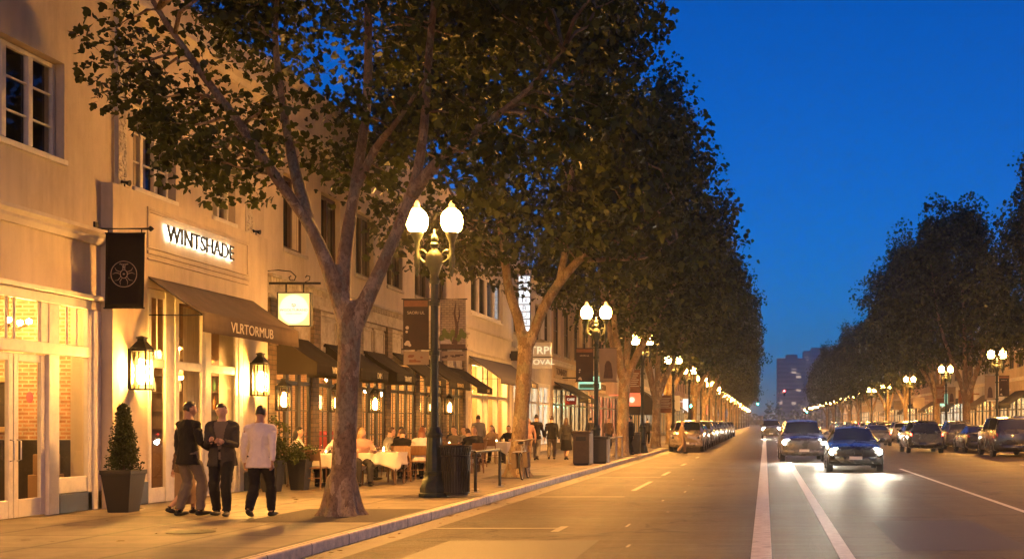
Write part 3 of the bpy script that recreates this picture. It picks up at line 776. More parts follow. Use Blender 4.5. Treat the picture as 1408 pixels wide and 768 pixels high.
for k in range(5):
    a = 2 * PI * k / 5 + 0.3; glow_ball(t, (-12.3 + 0.3 * math.cos(a), 18.9 + 0.3 * math.sin(a), 3.24), 0.042, 'bulb_amber', 'bulb')
for k, (x, y, z) in enumerate(((-13.6, 16.0, 2.9), (-13.4, 18.6, 3.4), (-12.4, 13.0, 3.0))):
    t = empty('pendant_light', (x, y, 3.7), 0, ['pendant lamp deep inside the shop behind the double doors', 'pendant lamp close to the brick partition behind the side window', 'pendant lamp at the street end of the double-door shop'][k], 'lamp')
    glow_ball(t, (x, y, z), 0.07, 'bulb_amber', 'bulb', 3.74)
mb = MB(); mb.box(-11.95, -11.62, 18.85, 19.3, 0.17, 0.75); mb.box(-11.9, -11.66, 18.9, 19.26, 0.75, 1.08); tag(mb.build('display_box', MATS['plaster_in'], bevel=0.01), 'cream display boxes standing behind the narrow side window', 'display box')

# --- the projecting shopfront
P = Face(-11.0, 1)
mb = MB()
wall_holes(mb, P, 19.62, 25.73, 0.1, 5.64, [(20.73, 24.55, 0.1, 4.0)], 0.25)
for y in (19.62, 25.73): mb.quad((-11.0, y, 0.1), (-11.199, y, 0.1), (-11.199, y, 5.64), (-11.0, y, 5.64))
mb.quad((-11.0, 19.62, 5.64), (-11.199, 19.62, 5.64), (-11.199, 25.73, 5.64), (-11.0, 25.73, 5.64))
mb.build('shopfront_wall', MATS['stucco_cream'], bA, recalc=False)
mb = MB()
for y0, y1, z0, z1 in ((20.7, 24.75, 5.38, 5.44), (20.74, 24.71, 5.34, 5.38), (20.7, 24.75, 4.60, 4.66), (20.7, 24.75, 4.70, 4.73), (24.69, 24.75, 4.731, 5.379), (20.7, 20.76, 4.731, 5.379), (20.7, 24.75, 4.50, 4.53)):
    P.box(mb, -0.002, 0.03, y0, y1, z0, z1)
mb.build('panel_moulding', MATS['stucco_cream'], bA, bevel=0.008)
for y in (19.62, 24.56):
    mb = MB(); P.box(mb, -0.002, 0.02, y, y + (1.1 if y < 20 else 1.17), 0.15, 0.55); mb.build('plinth', MATS['dark_paint'], bA, bevel=0.01)
mb = MB()
for y0, y1, d in ((20.75, 20.86, 0.0), (21.34, 21.52, 0.03), (21.525, 21.68, -0.02), (21.685, 21.83, 0.03), (22.72, 22.84, 0.02), (22.845, 23.08, 0.05), (24.16, 24.30, 0.0), (24.305, 24.42, 0.04), (24.425, 24.54, 0.0)):
    P.box(mb, -0.05, d * 0.3 + 0.004, y0, y1, 0.15, 3.99)
for y0, y1 in ((20.86, 21.34), (21.83, 22.72), (23.08, 24.16)):
    P.box(mb, -0.045, -0.004, y0, y1, 2.58, 2.74); P.box(mb, -0.045, -0.006, y0, y1, 3.84, 3.99); P.box(mb, -0.045, -0.008, y0, y1, 0.15, 0.42)
for y in (21.1,): P.box(mb, -0.04, -0.02, y - 0.015, y + 0.015, 2.742, 3.838)
mb.build('shopfront_frame', MATS['white_paint'], bA, bevel=0.008)
mb = MB()
for y0, y1 in ((20.86, 21.34), (21.83, 22.72), (23.08, 24.16)): P.quad(mb, -0.03, y0, y1, 0.41, 3.85)
mb.build('shop_pane', MATS['window_glass'], bA, recalc=False)
room(bA, L, 20.0, 25.9, 5.5, 4.15, d0=-0.33)
drape(bA, L, 23.3, 24.15, 0.3, 3.9, -0.45); drape(bA, L, 20.8, 21.15, 2.7, 3.9, -0.4)
# bar shelves with bottles on the end wall of the bar
t = empty('bar_shelf', (-12.6, 25.6, 0.16), 0, 'dark bar shelving with bottles behind the awning window', 'shelf')
mb = MB(); mb.box(-14.6, -11.7, 25.82, 25.88, 0.16, 3.0)
for z in (1.05, 1.45, 1.85, 2.25, 2.62): mb.box(-14.6, -11.7, 25.55, 25.818, z, z + 0.03)
for x in (-14.6, -13.65, -12.7, -11.73): mb.box(x, x + 0.03, 25.545, 25.82, 0.16, 2.9)
mb.build('shelving', MATS['brown_wood'], t)
mb = MB(); mb.box(-14.6, -11.8, 24.7, 25.1, 0.16, 1.15); mb.box(-14.65, -11.75, 24.65, 25.15, 1.15, 1.2); tag(mb.build('bar_counter', MATS['brown_wood'], bevel=0.01), 'dark wooden bar counter inside the awning shopfront', 'counter')
for nm, c in (('bottle_green', (0.03, 0.08, 0.03)), ('bottle_amber', (0.25, 0.10, 0.02)), ('bottle_clear', (0.5, 0.48, 0.42))): mat(nm, c, 0.12, 0.2, 8, spec=0.8)
random.seed(8)
mb = MB(); mb.lathe([(0.036, 0), (0.038, 0.02), (0.038, 0.17), (0.014, 0.22), (0.013, 0.28), (0.016, 0.29)], 8)
protos = []
for k, nm in enumerate(('bottle_green', 'bottle_amber', 'bottle_clear')):
    protos.append(mb.mesh('bottle')); protos[-1].materials.append(MATS[nm]); shade(protos[-1], 50)
for z in (1.08, 1.48, 1.88, 2.28):
    for i in range(11):
        if random.random() < 0.2: continue
        x = -13.6 + i * 0.165 + random.uniform(-0.03, 0.03)
        k = random.randrange(3)
        o = bpy.data.objects.new('bottle', protos[k]); link(o); o.location = (x, 25.66 + random.uniform(-0.04, 0.05), z + 0.001)
        o.scale = (1, 1, random.uniform(0.8, 1.05))
        tag(o, ['green', 'amber', 'clear'][k] + ' glass bottle on the bar shelves behind the awning window', 'bottle', ['green', 'amber', 'clear'][k] + ' bottles on the bar shelves')
for k, (x, y, z, lb) in enumerate(((-11.95, 23.6, 3.12, 'upper amber pendant with glass crown hanging in the bar window'), (-11.95, 23.75, 2.55, 'lower amber pendant with glass crown hanging in the bar window'), (-13.4, 23.0, 3.0, 'pendant lamp over the middle of the bar counter'), (-12.6, 21.2, 3.2, 'pendant lamp at the near end of the bar room'), (-12.2, 25.25, 2.95, 'pendant lamp close to the bar shelves'))):
    t = empty('bar_pendant', (x, y, 4.1), 0, lb, 'lamp')
    glow_ball(t, (x, y, z), 0.085, 'bulb_amber', 'bulb', 4.14)
    mb = MB(); mb.lathe([(0.22, 0.0), (0.24, 0.03), (0.12, 0.2), (0.03, 0.24)], 16, (x, y, z - 0.02), caps=False)
    for j in range(12):
        a = 2 * PI * j / 12; mb.bar((x + 0.235 * math.cos(a), y + 0.235 * math.sin(a), z - 0.06), (x + 0.03 * math.cos(a), y + 0.03 * math.sin(a), z + 0.22), 0.008)
    mb.build('crown_shade', MATS['gilt'], t)

# shop sign with back-lit letters
t = empty('shop_sign', (P.X(0), 22.58, 4.9), 0, 'back-lit dark metal WINTSHADE lettering over the tan awning', 'sign')
mat('sign_letter', (0.05, 0.045, 0.04), 0.4, 0.1, 20, metal=0.5)
lettering('letters', 'WINTSHADE', 0.285, P.text(0.085, 22.58, 5.04), MATS['sign_letter'], t, 0.03, 1.12, 0.0)
lettering('back_light', 'WINTSHADE', 0.285, P.text(0.045, 22.58, 5.04), MATS['halo_white'], t, 0.01, 1.12, 0.004)
aw = awning('shop_awning', P, 20.75, 25.0, 4.2, 3.55, 0.97, 0.34, 'awning_tan', 'wide tan canvas awning lettered VLRTORMUB over the bar shopfront', None, 'VLRTORMUB', 0.19, 'cream_ink', 22.75, 3.37, 1.18)

# hanging flag with a wheel emblem
t = empty('hanging_flag', (-10.75, 19.45, 3.4), 0, 'black hanging flag with a cream wheel emblem beside the tan awning', 'flag')
mb = MB(); mb.tube([(-11.2, 19.45, 4.83), (-10.3, 19.45, 4.83)], 0.02, 8); mb.lathe([(0.0, -0.0), (0.03, 0.015), (0.05, 0.04), (0.02, 0.08), (0.0, 0.1)], 8, mtx=Matrix.Translation((-10.31, 19.45, 4.83)) @ Matrix.Rotation(PI / 2, 4, 'Y'))
mb.box(-11.2, -11.17, 19.40, 19.50, 4.72, 4.94); mb.tube([(-10.42, 19.45, 4.83), (-10.42, 19.45, 4.74)], 0.008, 5); mb.tube([(-10.98, 19.45, 4.83), (-10.98, 19.45, 4.74)], 0.008, 5)
mb.build('flag_bracket', MATS['black_metal'], t, smooth=50)
mat('flag_cloth', (0.014, 0.010, 0.009), 0.9, 0.2, 4, 0.1, 200, spec=0.15)
mb = MB(); V = []; Fc = []; nx, nz = 8, 14
for i in range(nx + 1):
    for k in range(nz + 1):
        u, w = i / nx, k / nz; V.append((-11.02 + 0.65 * u - 0.02 * w, 19.45 + 0.012 * math.sin(u * 7 + w * 3) * w, 4.75 - 1.24 * w))
for i in range(nx):
    for k in range(nz): a = i * (nz + 1) + k; Fc.append((a, a + 1, a + nz + 2, a + nz + 1))
mb.add(V, Fc); o = mb.build('flag_cloth', MATS['flag_cloth'], t, smooth=180, recalc=False)
md = o.modifiers.new('cloth', 'SOLIDIFY'); md.thickness = 0.006
mb = MB(); mb.tube([(-11.03, 19.45, 4.755), (-10.36, 19.45, 4.755)], 0.014, 6); mb.build('hem_rod', MATS['flag_cloth'], t, smooth=60); mb = MB(); mb.tube([(-11.055, 19.45, 3.505), (-10.375, 19.45, 3.505)], 0.014, 6); mb.build('hem_rod', MATS['flag_cloth'], t, smooth=60)
mb = MB(); cx_, cz_, cyy = -10.705, 4.07, 19.425
mb.tube([(cx_ + 0.215 * math.cos(a), cyy, cz_ + 0.215 * math.sin(a)) for a in np.linspace(0, 2 * PI, 41)], 0.006, 5, caps=False)
mb.tube([(cx_ + 0.058 * math.cos(a), cyy, cz_ + 0.07 * math.sin(a)) for a in np.linspace(0, 2 * PI, 25)], 0.006, 5, caps=False)
for k in range(5):
    a = PI / 2 + 2 * PI * k / 5
    for s_ in (-1, 1):
        mb.tube([(cx_ + r * math.cos(a + s_ * da), cyy, cz_ + r * math.sin(a + s_ * da)) for r, da in ((0.065, 0.3), (0.1, 0.16), (0.14, 0.15), (0.19, 0.32))], [0.007, 0.006, 0.005, 0.002], 5)
mb.ball((cx_, cyy, cz_), (0.02, 0.004, 0.014), 8, 5)
mb.tube([(cx_ - 0.07, cyy, cz_ + 0.165), (cx_ + 0.07, cyy, cz_ + 0.165)], 0.008, 5); mb.tube([(cx_, cyy, cz_ + 0.165), (cx_, cyy, cz_ + 0.10)], 0.008, 5)
mat('flag_print', (0.45, 0.33, 0.23), 0.8, 0.1, 10)
mb.build('wheel_emblem', MATS['flag_print'], t)

lantern(P, 0.0, 20.18, 2.52, 0.25, 0.70, 'large glazed wall lantern on the pier beside the topiary', 'glazed wall lanterns by the tan awning')
lantern(P, 0.0, 24.92, 2.52, 0.25, 0.70, 'large glazed wall lantern on the pier under the awning end with the square sign', 'glazed wall lanterns by the tan awning')

# ------------------------------------------------------------------ the restaurant building next to it
bB = empty('restaurant_building', (LF, 34.7, WALK_Z), 0, 'buff two-storey building with narrow brown windows above a dark panelled restaurant front', 'building')
BW = [(27.05, 28.4), (29.35, 30.65), (31.85, 33.3), (34.45, 35.95), (37.2, 38.8), (39.4, 40.9)]
mb = MB()
wall_holes(mb, L, 26.0, 43.4, 0.1, 9.75, [(a, b, 5.62, 7.42) for a, b in BW] + [(26.15, 43.25, 0.1, 4.48)], 0.3)
shell(mb, L, 26.0, 43.4, 0.1, 9.75)
mb.build('wall', MATS['stucco_cream'], bB, recalc=False)
mb = MB(); X1 = L.X(-0.5)
mb.quad((X1, 26.4, 5.4), (X1, 43, 5.4), (X1, 43, 7.7), (X1, 26.4, 7.7)); mb.build('upstairs_room', MATS['dark_in'], bB, recalc=False)
for a, b in BW: window(bB, L, a + 0.03, b - 0.03, 5.65, 7.39, 2, 1, 'brown_wood', 'dark_glass', 0.18, 0.09, 0.12)
drape(bB, L, 27.75, 28.3, 5.7, 7.4, -0.155)
moulding(bB, L, 26.0, 43.4, 8.35, 'stucco_white', ((0, 0), (0.05, 0), (0.08, 0.1), (0.16, 0.17), (0.16, 0.25), (0, 0.28)))
moulding(bB, L, 26.0, 43.4, 9.55, 'stucco_white', ((0, 0), (0.06, 0.04), (0.12, 0.14), (0.12, 0.22), (0, 0.23)), 'coping')
# panelled front: brick band, cornice with dentils, pilasters, dark fanlight panels
Q = [26.15, 28.9, 32.0, 34.5, 37.4, 40.5, 43.2]
mb = MB()
L.box(mb, -0.05, 0.10, 26.0, 43.38, 4.50, 4.86); L.box(mb, -0.05, 0.20, 26.0, 43.38, 4.862, 4.93); L.box(mb, -0.05, 0.13, 26.0, 43.38, 4.40, 4.498)
for k in range(118): y = 26.08 + k * 0.147; L.box(mb, 0.10, 0.145, y, y + 0.085, 4.72, 4.858)
mb.build('front_cornice', MATS['stone'], bB, bevel=0.006)
for k, y in enumerate(Q):
    w = 0.42; mb = MB()
    L.box(mb, -0.1, 0.09, y - (0 if k == 0 else w / 2), y + (w if k == 0 else w / 2 if k < 6 else 0.15), 3.35, 4.398)
    L.box(mb, -0.1, 0.05, y - (0 if k == 0 else w / 2) , y + (w if k == 0 else w / 2 if k < 6 else 0.15), 0.15, 3.348)
    mb.build('pilaster', MATS['stone_blocks'], bB, bevel=0.006)
for i in range(6):
    a, b = Q[i] + (0.42 if i == 0 else 0.21), Q[i + 1] - (0.21 if i < 5 else 0.0)
    mb = MB(); L.box(mb, -0.08, 0.03, a, b, 4.28, 4.398); L.box(mb, -0.08, 0.06, a, b, 3.36, 3.5)
    n = 2
    for k in range(n):
        y0, y1 = a + (b - a) * k / n + 0.08, a + (b - a) * (k + 1) / n - 0.08
        L.box(mb, -0.06, 0.0, y0, y1, 3.502, 4.278)
        L.box(mb, 0.0, 0.03, y0 + 0.02, y0 + 0.08, 3.56, 4.22); L.box(mb, 0.0, 0.03, y1 - 0.08, y1 - 0.02, 3.56, 4.22); L.box(mb, 0.0, 0.028, y0 + 0.08, y1 - 0.08, 4.16, 4.22); L.box(mb, 0.0, 0.028, y0 + 0.08, y1 - 0.08, 3.56, 3.62)
    mb.build('fanlight_panel', MATS['stone'], bB, bevel=0.006)
    for k in range(n + 1): mb = MB(); y = a + (b - a) * k / n; L.box(mb, -0.06, -0.03, max(a, y - 0.08), min(b, y + 0.08), 3.502, 4.278); mb.build('dark_recess', MATS['dark_in'], bB)
# glazed dark timber doors and windows below the awnings
for i in range(6):
    a, b = Q[i] + (0.42 if i == 0 else 0.21), Q[i + 1] - (0.21 if i < 5 else 0.0)
    fr = MB(); n = 3
    for k in range(n + 1):
        y = a + (b - a) * k / n; L.box(fr, -0.07, 0.0, max(a, y - 0.09), min(b, y + 0.09), 0.15, 3.33)
    L.box(fr, -0.068, -0.01, a + 0.09, b - 0.09, 3.12, 3.33); L.box(fr, -0.068, -0.01, a + 0.09, b - 0.09, 2.48, 2.58)
    for k in range(n):
        y0, y1 = a + (b - a) * k / n + 0.09, a + (b - a) * (k + 1) / n - 0.09
        L.box(fr, -0.065, -0.02, y0, y1, 0.15, 0.62)
        L.box(fr, -0.055, -0.03, (y0 + y1) / 2 - 0.018, (y0 + y1) / 2 + 0.018, 0.62, 2.48)
        for z in (1.25, 1.88): L.box(fr, -0.053, -0.032, y0, y1, z - 0.015, z + 0.015)
    w = fr.build('shop_window', MATS['dark_paint'], bB, bevel=0.006)
    p = MB(); L.quad(p, -0.045, a + 0.05, b - 0.05, 0.6, 3.15); p.build('pane', MATS['window_glass'], w, recalc=False)
room(bB, L, 26.2, 43.2, 5.0, 4.3, d0=-0.34, back='brick_warm')
for k, (x, y, z) in enumerate([(-12.6 - 1.1 * (i % 2), 27.0 + 1.62 * i, 2.6 + 0.25 * ((i * 7) % 3)) for i in range(10)]):
    t = empty('restaurant_pendant', (x, y, 4.3), 0, '%s pendant lamp from the square sign along the restaurant windows' % ORD[k], 'lamp', 'pendants inside the restaurant')
    glow_ball(t, (x, y, z), 0.075, 'bulb_amber', 'bulb', 4.29)
mat('red_cloth', (0.35, 0.03, 0.02), 0.8, 0.2, 4)
for k, y in enumerate((28.4, 32.9, 38.0)):
    mb = MB(); mb.box(-15.0, -14.6, y, y + 1.4, 0.17, 1.3); mb.box(-14.6, -14.1, y, y + 1.4, 0.17, 0.6)
    tag(mb.build('wall_bench', MATS['red_cloth'], bevel=0.04), '%s red wall bench deep inside the restaurant' % ORD[k], 'bench', 'benches inside the restaurant')
gB = 'dark restaurant awnings'
awning('door_awning', L, 26.6, 28.45, 3.62, 2.96, 0.95, 0.27, 'awning_dark', 'dark awning lettered WINE next to the tan awning', gB, 'WINE', 0.15, 'cream_ink', 27.75, None, 0.85, cheeks=True)
awning('door_awning', L, 29.5, 31.65, 3.62, 2.96, 0.95, 0.27, 'awning_dark', 'dark awning lettered DIM beside the first plane tree trunk', gB, 'DIM', 0.15, 'cream_ink', 30.9, None, 1.0, cheeks=True)
awning('door_awning', L, 32.35, 34.15, 3.62, 2.96, 0.95, 0.27, 'awning_dark', 'dark awning lettered TRAVIT between the trunk and the lamp post', gB, 'TRAVIT', 0.15, 'cream_ink', 33.35, None, 0.9, cheeks=True)
awning('door_awning', L, 34.85, 37.2, 3.7, 2.95, 1.0, 0.26, 'awning_dark', 'dark awning with a patterned valance behind the nearest lamp post', gB, 'ROVINERDIE', 0.13, 'gilt', 36.0, None, 1.0)
awning('door_awning', L, 37.6, 40.2, 3.7, 2.95, 1.0, 0.26, 'awning_dark', 'dark awning just past the nearest lamp post', gB, 'SERVINOL', 0.13, 'gilt', 38.9, None, 1.0)
awning('door_awning', L, 41.0, 43.3, 3.55, 2.85, 1.05, 0.22, 'awning_dark', 'dark awning at the far end of the restaurant front', gB, 'CAFE', 0.12, 'gilt', 42.6, None, 1.0)
for k, (y, d) in enumerate(((26.55, 0.05), (29.97, 0.0), (32.9, 0.0), (38.5, 0.0), (40.5, 0.05))):
    lantern(L, d, y, 2.15, 0.21, 0.56, ['restaurant wall lantern on the brick pilaster under the square sign', 'restaurant wall lantern left of the first tree trunk', 'restaurant wall lantern right of the first tree trunk', 'restaurant wall lantern left of the nearest lamp post',
            'last restaurant wall lantern before the grey awning'][k], 'wall lanterns of the restaurant', 'flame_dim')

# square lit sign on a scrolled iron bracket
t = empty('hanging_sign', (-10.5, 26.05, 3.7), 0, 'square white lit sign on a scrolled iron bracket beside the tan awning', 'sign')
mb = MB(); yb = 26.05
mb.box(-11.18, -9.95, yb - 0.02, yb + 0.02, 4.68, 4.73); mb.box(-11.2, -11.17, yb - 0.04, yb + 0.04, 4.3, 5.1)
for x in (-10.72, -10.33): mb.box(x - 0.015, x + 0.015, yb - 0.012, yb + 0.012, 4.50, 4.68)
mb.tube([(-11.18, yb, 4.98), (-10.9, yb, 5.0), (-10.62, yb, 4.97), (-10.5, yb, 4.86), (-10.54, yb, 4.77), (-10.63, yb, 4.77), (-10.66, yb, 4.84), (-10.61, yb, 4.87)], 0.012, 6)
mb.tube([(-10.3, yb, 4.73), (-10.2, yb, 4.78), (-10.19, yb, 4.86), (-10.26, yb, 4.88), (-10.29, yb, 4.83)], 0.012, 6)
mb.build('iron_bracket', MATS['black_metal'], t)
mb = MB(); w0, w1, h0, h1 = -10.9, -10.15, 3.74, 4.50
mb.box(w0, w0 + 0.025, yb - 0.07, yb + 0.07, h0, h1); mb.box(w1 - 0.025, w1, yb - 0.07, yb + 0.07, h0, h1); mb.box(w0 + 0.025, w1 - 0.025, yb - 0.07, yb + 0.07, h0, h0 + 0.025); mb.box(w0 + 0.025, w1 - 0.025, yb - 0.07, yb + 0.07, h1 - 0.025, h1)
mb.build('sign_frame', MATS['black_metal'], t, bevel=0.004)
emis('sign_cream', (1.0, 0.60, 0.16), 0.42); emis('sign_white', (1.0, 0.88, 0.62), 0.52)
mb = MB(); mb.box(w0 + 0.025, w1 - 0.025, yb - 0.055, yb + 0.055, h0 + 0.025, h1 - 0.025); mb.build('light_box', MATS['sign_cream'], t)
mb = MB(); mb.tube([(-10.525, yb - 0.062, 4.12), (-10.525, yb - 0.054, 4.12)], 0.325, 40); mb.build('hot_spot_disc', MATS['sign_white'], t)  # brighter disc puts the light box's hot spot into the emission
mat('sign_brown', (0.10, 0.045, 0.03), 0.7, 0.1, 10); mat('sign_pale', (0.5, 0.36, 0.30), 0.7, 0.1, 10)
lettering('sign_name', 'WGOLTURAND', 0.052, face_my(-10.525, yb - 0.066, 4.10), MATS['sign_brown'], t, 0.006, 1.15)
lettering('sign_mark', 'tp', 0.085, face_my(-10.525, yb - 0.066, 4.22), MATS['sign_brown'], t, 0.006, 1.0)
lettering('sign_small_line', 'LOGR LARGO', 0.035, face_my(-10.525, yb - 0.066, 4.02), MATS['sign_pale'], t, 0.006, 1.1)

# two small spotlights standing on the ledge of the projecting shopfront
for k, y in enumerate((20.15, 25.35)):
    t = empty('ledge_spotlight', (-11.08, y, 5.64), 0, ['small dark spotlight on the shopfront ledge above the flag', 'small dark spotlight on the shopfront ledge above the square sign'][k], 'spotlight')
    mb = MB(); mb.box(-11.14, -11.04, y - 0.05, y + 0.05, 5.641, 5.66); mb.tube([(-11.09, y, 5.66), (-11.09, y, 5.72)], 0.012, 6); mb.build('bracket', MATS['black_metal'], t)
    mb = MB(); mb.tube([(-11.16, y, 5.76), (-11.0, y, 5.73)], [0.04, 0.055], 10); mb.build('lamp_head', MATS['black_metal'], t, smooth=50)
# ------------------------------------------------------------------ London plane trees
def bark():
    m, nt, n, l = nodes_of('plane_bark')
    out = N(nt, 'ShaderNodeOutputMaterial'); b = N(nt, 'ShaderNodeBsdfPrincipled', Roughness=0.85); l.new(b.outputs[0], out.inputs[0])
    b.inputs['Specular IOR Level'].default_value = 0.25
    tc = N(nt, 'ShaderNodeTexCoord'); mp = N(nt, 'ShaderNodeMapping'); mp.inputs['Scale'].default_value = (1, 1, 0.55); l.new(tc.outputs['Object'], mp.inputs[0])
    vo = N(nt, 'ShaderNodeTexVoronoi', Scale=7.0); 
    nz = N(nt, 'ShaderNodeTexNoise', Scale=5.0, Detail=5.0, Roughness=0.7); l.new(mp.outputs[0], nz.inputs['Vector'])
    ad = N(nt, 'ShaderNodeVectorMath', operation='MULTIPLY_ADD'); l.new(nz.outputs['Color'], ad.inputs[0]); ad.inputs[1].default_value = (0.35, 0.35, 0.35); l.new(mp.outputs[0], ad.inputs[2])
    l.new(ad.outputs[0], vo.inputs['Vector'])
    sp = N(nt, 'ShaderNodeSeparateColor'); l.new(vo.outputs['Color'], sp.inputs[0])
    cr = N(nt, 'ShaderNodeValToRGB'); e = cr.color_ramp.elements; cr.color_ramp.interpolation = 'CONSTANT'
    e[0].position = 0.0; e[0].color = (0.21, 0.14, 0.08, 1); e[1].position = 0.35; e[1].color = (0.28, 0.195, 0.115, 1)
    x = e.new(0.62); x.color = (0.23, 0.19, 0.12, 1); x = e.new(0.84); x.color = (0.36, 0.27, 0.165, 1)
    l.new(sp.outputs[0], cr.inputs[0])
    n2 = N(nt, 'ShaderNodeTexNoise', Scale=26.0, Detail=8.0, Roughness=0.75); l.new(mp.outputs[0], n2.inputs['Vector'])
    c2 = N(nt, 'ShaderNodeValToRGB'); c2.color_ramp.elements[0].position = 0.33; c2.color_ramp.elements[0].color = (0.45, 0.42, 0.4, 1); c2.color_ramp.elements[1].position = 0.55; c2.color_ramp.elements[1].color = (1.1, 1.1, 1.1, 1)
    l.new(n2.outputs['Fac'], c2.inputs[0])
    mx = N(nt, 'ShaderNodeMix', data_type='RGBA', blend_type='MULTIPLY'); mx.inputs[0].default_value = 1; l.new(cr.outputs[0], mx.inputs[6]); l.new(c2.outputs[0], mx.inputs[7])
    l.new(mx.outputs[2], b.inputs['Base Color'])
    hm = N(nt, 'ShaderNodeMath', operation='MULTIPLY_ADD'); l.new(n2.outputs['Fac'], hm.inputs[0]); hm.inputs[1].default_value = 0.8; l.new(sp.outputs[0], hm.inputs[2])
    bp = N(nt, 'ShaderNodeBump', Strength=0.75, Distance=0.02); l.new(hm.outputs[0], bp.inputs['Height']); l.new(bp.outputs[0], b.inputs['Normal'])
    MATS['plane_bark'] = m
bark()
def leafmat(name, c):
    m, nt, n, l = nodes_of(name)
    out = N(nt, 'ShaderNodeOutputMaterial')
    b = N(nt, 'ShaderNodeBsdfPrincipled', Roughness=0.5); b.inputs['Specular IOR Level'].default_value = 0.3
    tr = N(nt, 'ShaderNodeBsdfTranslucent'); mx = N(nt, 'ShaderNodeMixShader'); mx.inputs[0].default_value = 0.35
    g = N(nt, 'ShaderNodeNewGeometry')
    cr = N(nt, 'ShaderNodeValToRGB'); e = cr.color_ramp.elements
    e[0].position = 0.0; e[0].color = (c[0] * 0.55, c[1] * 0.55, c[2] * 0.6, 1); e[1].position = 1.0; e[1].color = (c[0] * 1.6, c[1] * 1.45, c[2] * 1.2, 1)
    l.new(g.outputs['Random Per Island'], cr.inputs[0])
    l.new(cr.outputs[0], b.inputs['Base Color']); l.new(cr.outputs[0], tr.inputs[0])
    l.new(b.outputs[0], mx.inputs[1]); l.new(tr.outputs[0], mx.inputs[2]); l.new(mx.outputs[0], out.inputs[0])
    MATS[name] = m
leafmat('leaves', (0.046, 0.060, 0.009))

LEAF = np.array([(0, 0), (0.30, 0.06), (0.52, 0.38), (0.26, 0.46), (0.24, 0.78), (0, 1.0), (-0.24, 0.78), (-0.26, 0.46), (-0.52, 0.38), (-0.30, 0.06)]) * 1.0
LEAF_S = np.array([(0, 0), (0.42, 0.3), (0.22, 0.72), (0, 1.0), (-0.22, 0.72), (-0.42, 0.3)])
def leaf_mesh(name, pos, size, rng, shape=LEAF, droop=0.45, out_from=None):
    n = len(pos); k = len(shape)
    nrm = rng.normal(size=(n, 3)); nrm[:, 2] = np.abs(nrm[:, 2]) * 0.9 + 0.1
    nrm /= np.linalg.norm(nrm, axis=1)[:, None]
    d = rng.normal(size=(n, 3)); d[:, 2] -= droop * 1.6
    if out_from is not None:
        o = pos - out_from; o[:, 2] = 0; o /= (np.linalg.norm(o, axis=1)[:, None] + 1e-6); d += 0.7 * o
    d -= nrm * (d * nrm).sum(1)[:, None]; d /= np.linalg.norm(d, axis=1)[:, None] + 1e-9
    s = np.cross(nrm, d)
    sz = size * rng.uniform(0.45, 1.35, n)
    fold = np.abs(shape[:, 0]) * 0.35
    V = (pos[:, None, :] + sz[:, None, None] * (s[:, None, :] * shape[None, :, 0, None] + d[:, None, :] * shape[None, :, 1, None] + nrm[:, None, :] * fold[None, :, None])).reshape(-1, 3)
    me = bpy.data.meshes.new(name)
    me.vertices.add(n * k); me.loops.add(n * k); me.polygons.add(n)
    me.vertices.foreach_set('co', V.astype(np.float32).ravel())
    me.loops.foreach_set('vertex_index', np.arange(n * k, dtype=np.int32))
    me.polygons.foreach_set('loop_start', np.arange(0, n * k, k, dtype=np.int32))
    me.update(calc_edges=True); me.validate()
    me.materials.append(MATS['leaves'])
    return me

def envelope(z, ang, z0, z1, Rm, ph, low=0.62, peak=0.30, ex=2.0):
    t = np.clip((z - z0) / (z1 - z0), 0, 1)
    r = np.where(t < peak, low + (1 - low) * np.sin(t / peak * PI / 2), (np.clip(1 - ((t - peak) / (1 - peak)) ** ex, 0, 1)) ** (0.8 if ex > 1.5 else 0.95))
    lob = 1 + 0.16 * np.sin(3 * ang + ph + 5 * t) + 0.12 * np.sin(5 * ang - 2 * ph + 9 * t)
    return Rm * r * lob

def clumps(rng, n, z0, z1, Rm, off=(0, 0), low=0.62, peak=0.30, inner=0.45, ex=2.0):
    z = z0 + (z1 - z0) * rng.beta(1.15, 1.35, n); a = rng.uniform(0, 2 * PI, n)
    r = envelope(z, a, z0, z1, Rm, rng.uniform(0, 6), low, peak, ex) * rng.uniform(inner ** 2, 1, n) ** 0.5
    t = (z - z0) / (z1 - z0); lean = np.clip(t * 2.2, 0, 1)
    return np.stack([r * np.cos(a) + off[0] * lean, r * np.sin(a) + off[1] * lean, z], 1)

def leaves_at(rng, C, per, spread, flat=0.6, vary=True):
    w = rng.uniform(0.5, 1.5, len(C)) if vary else np.ones(len(C))
    cnt = np.maximum(3, (per * w).astype(int))
    idx = np.repeat(np.arange(len(C)), cnt)
    sc = spread * (0.6 + 0.8 * rng.random(len(C)))[idx][:, None]
    g = rng.normal(size=(len(idx), 3)); g *= np.minimum(1, 1.55 / (np.linalg.norm(g, axis=1)[:, None] + 1e-6)); g *= sc; g[:, 2] *= flat
    g[:, 2] -= 0.12 * (g[:, 0] ** 2 + g[:, 1] ** 2) / (spread + 1e-6)
    return C[idx] + g

def curve(a, b, rng, n=5, sag=0.15, up=0.5):
    a, b = Vector(a), Vector(b); d = (b - a).length
    P = []
    for i in range(n + 1):
        t = i / n; p = a.lerp(b, t)
        p.z += up * d * 0.25 * math.sin(PI * t) * (1 - t)
        if 0 < i < n: p += Vector(rng.normal(size=3) * d * 0.035)
        P.append(p)
    return P

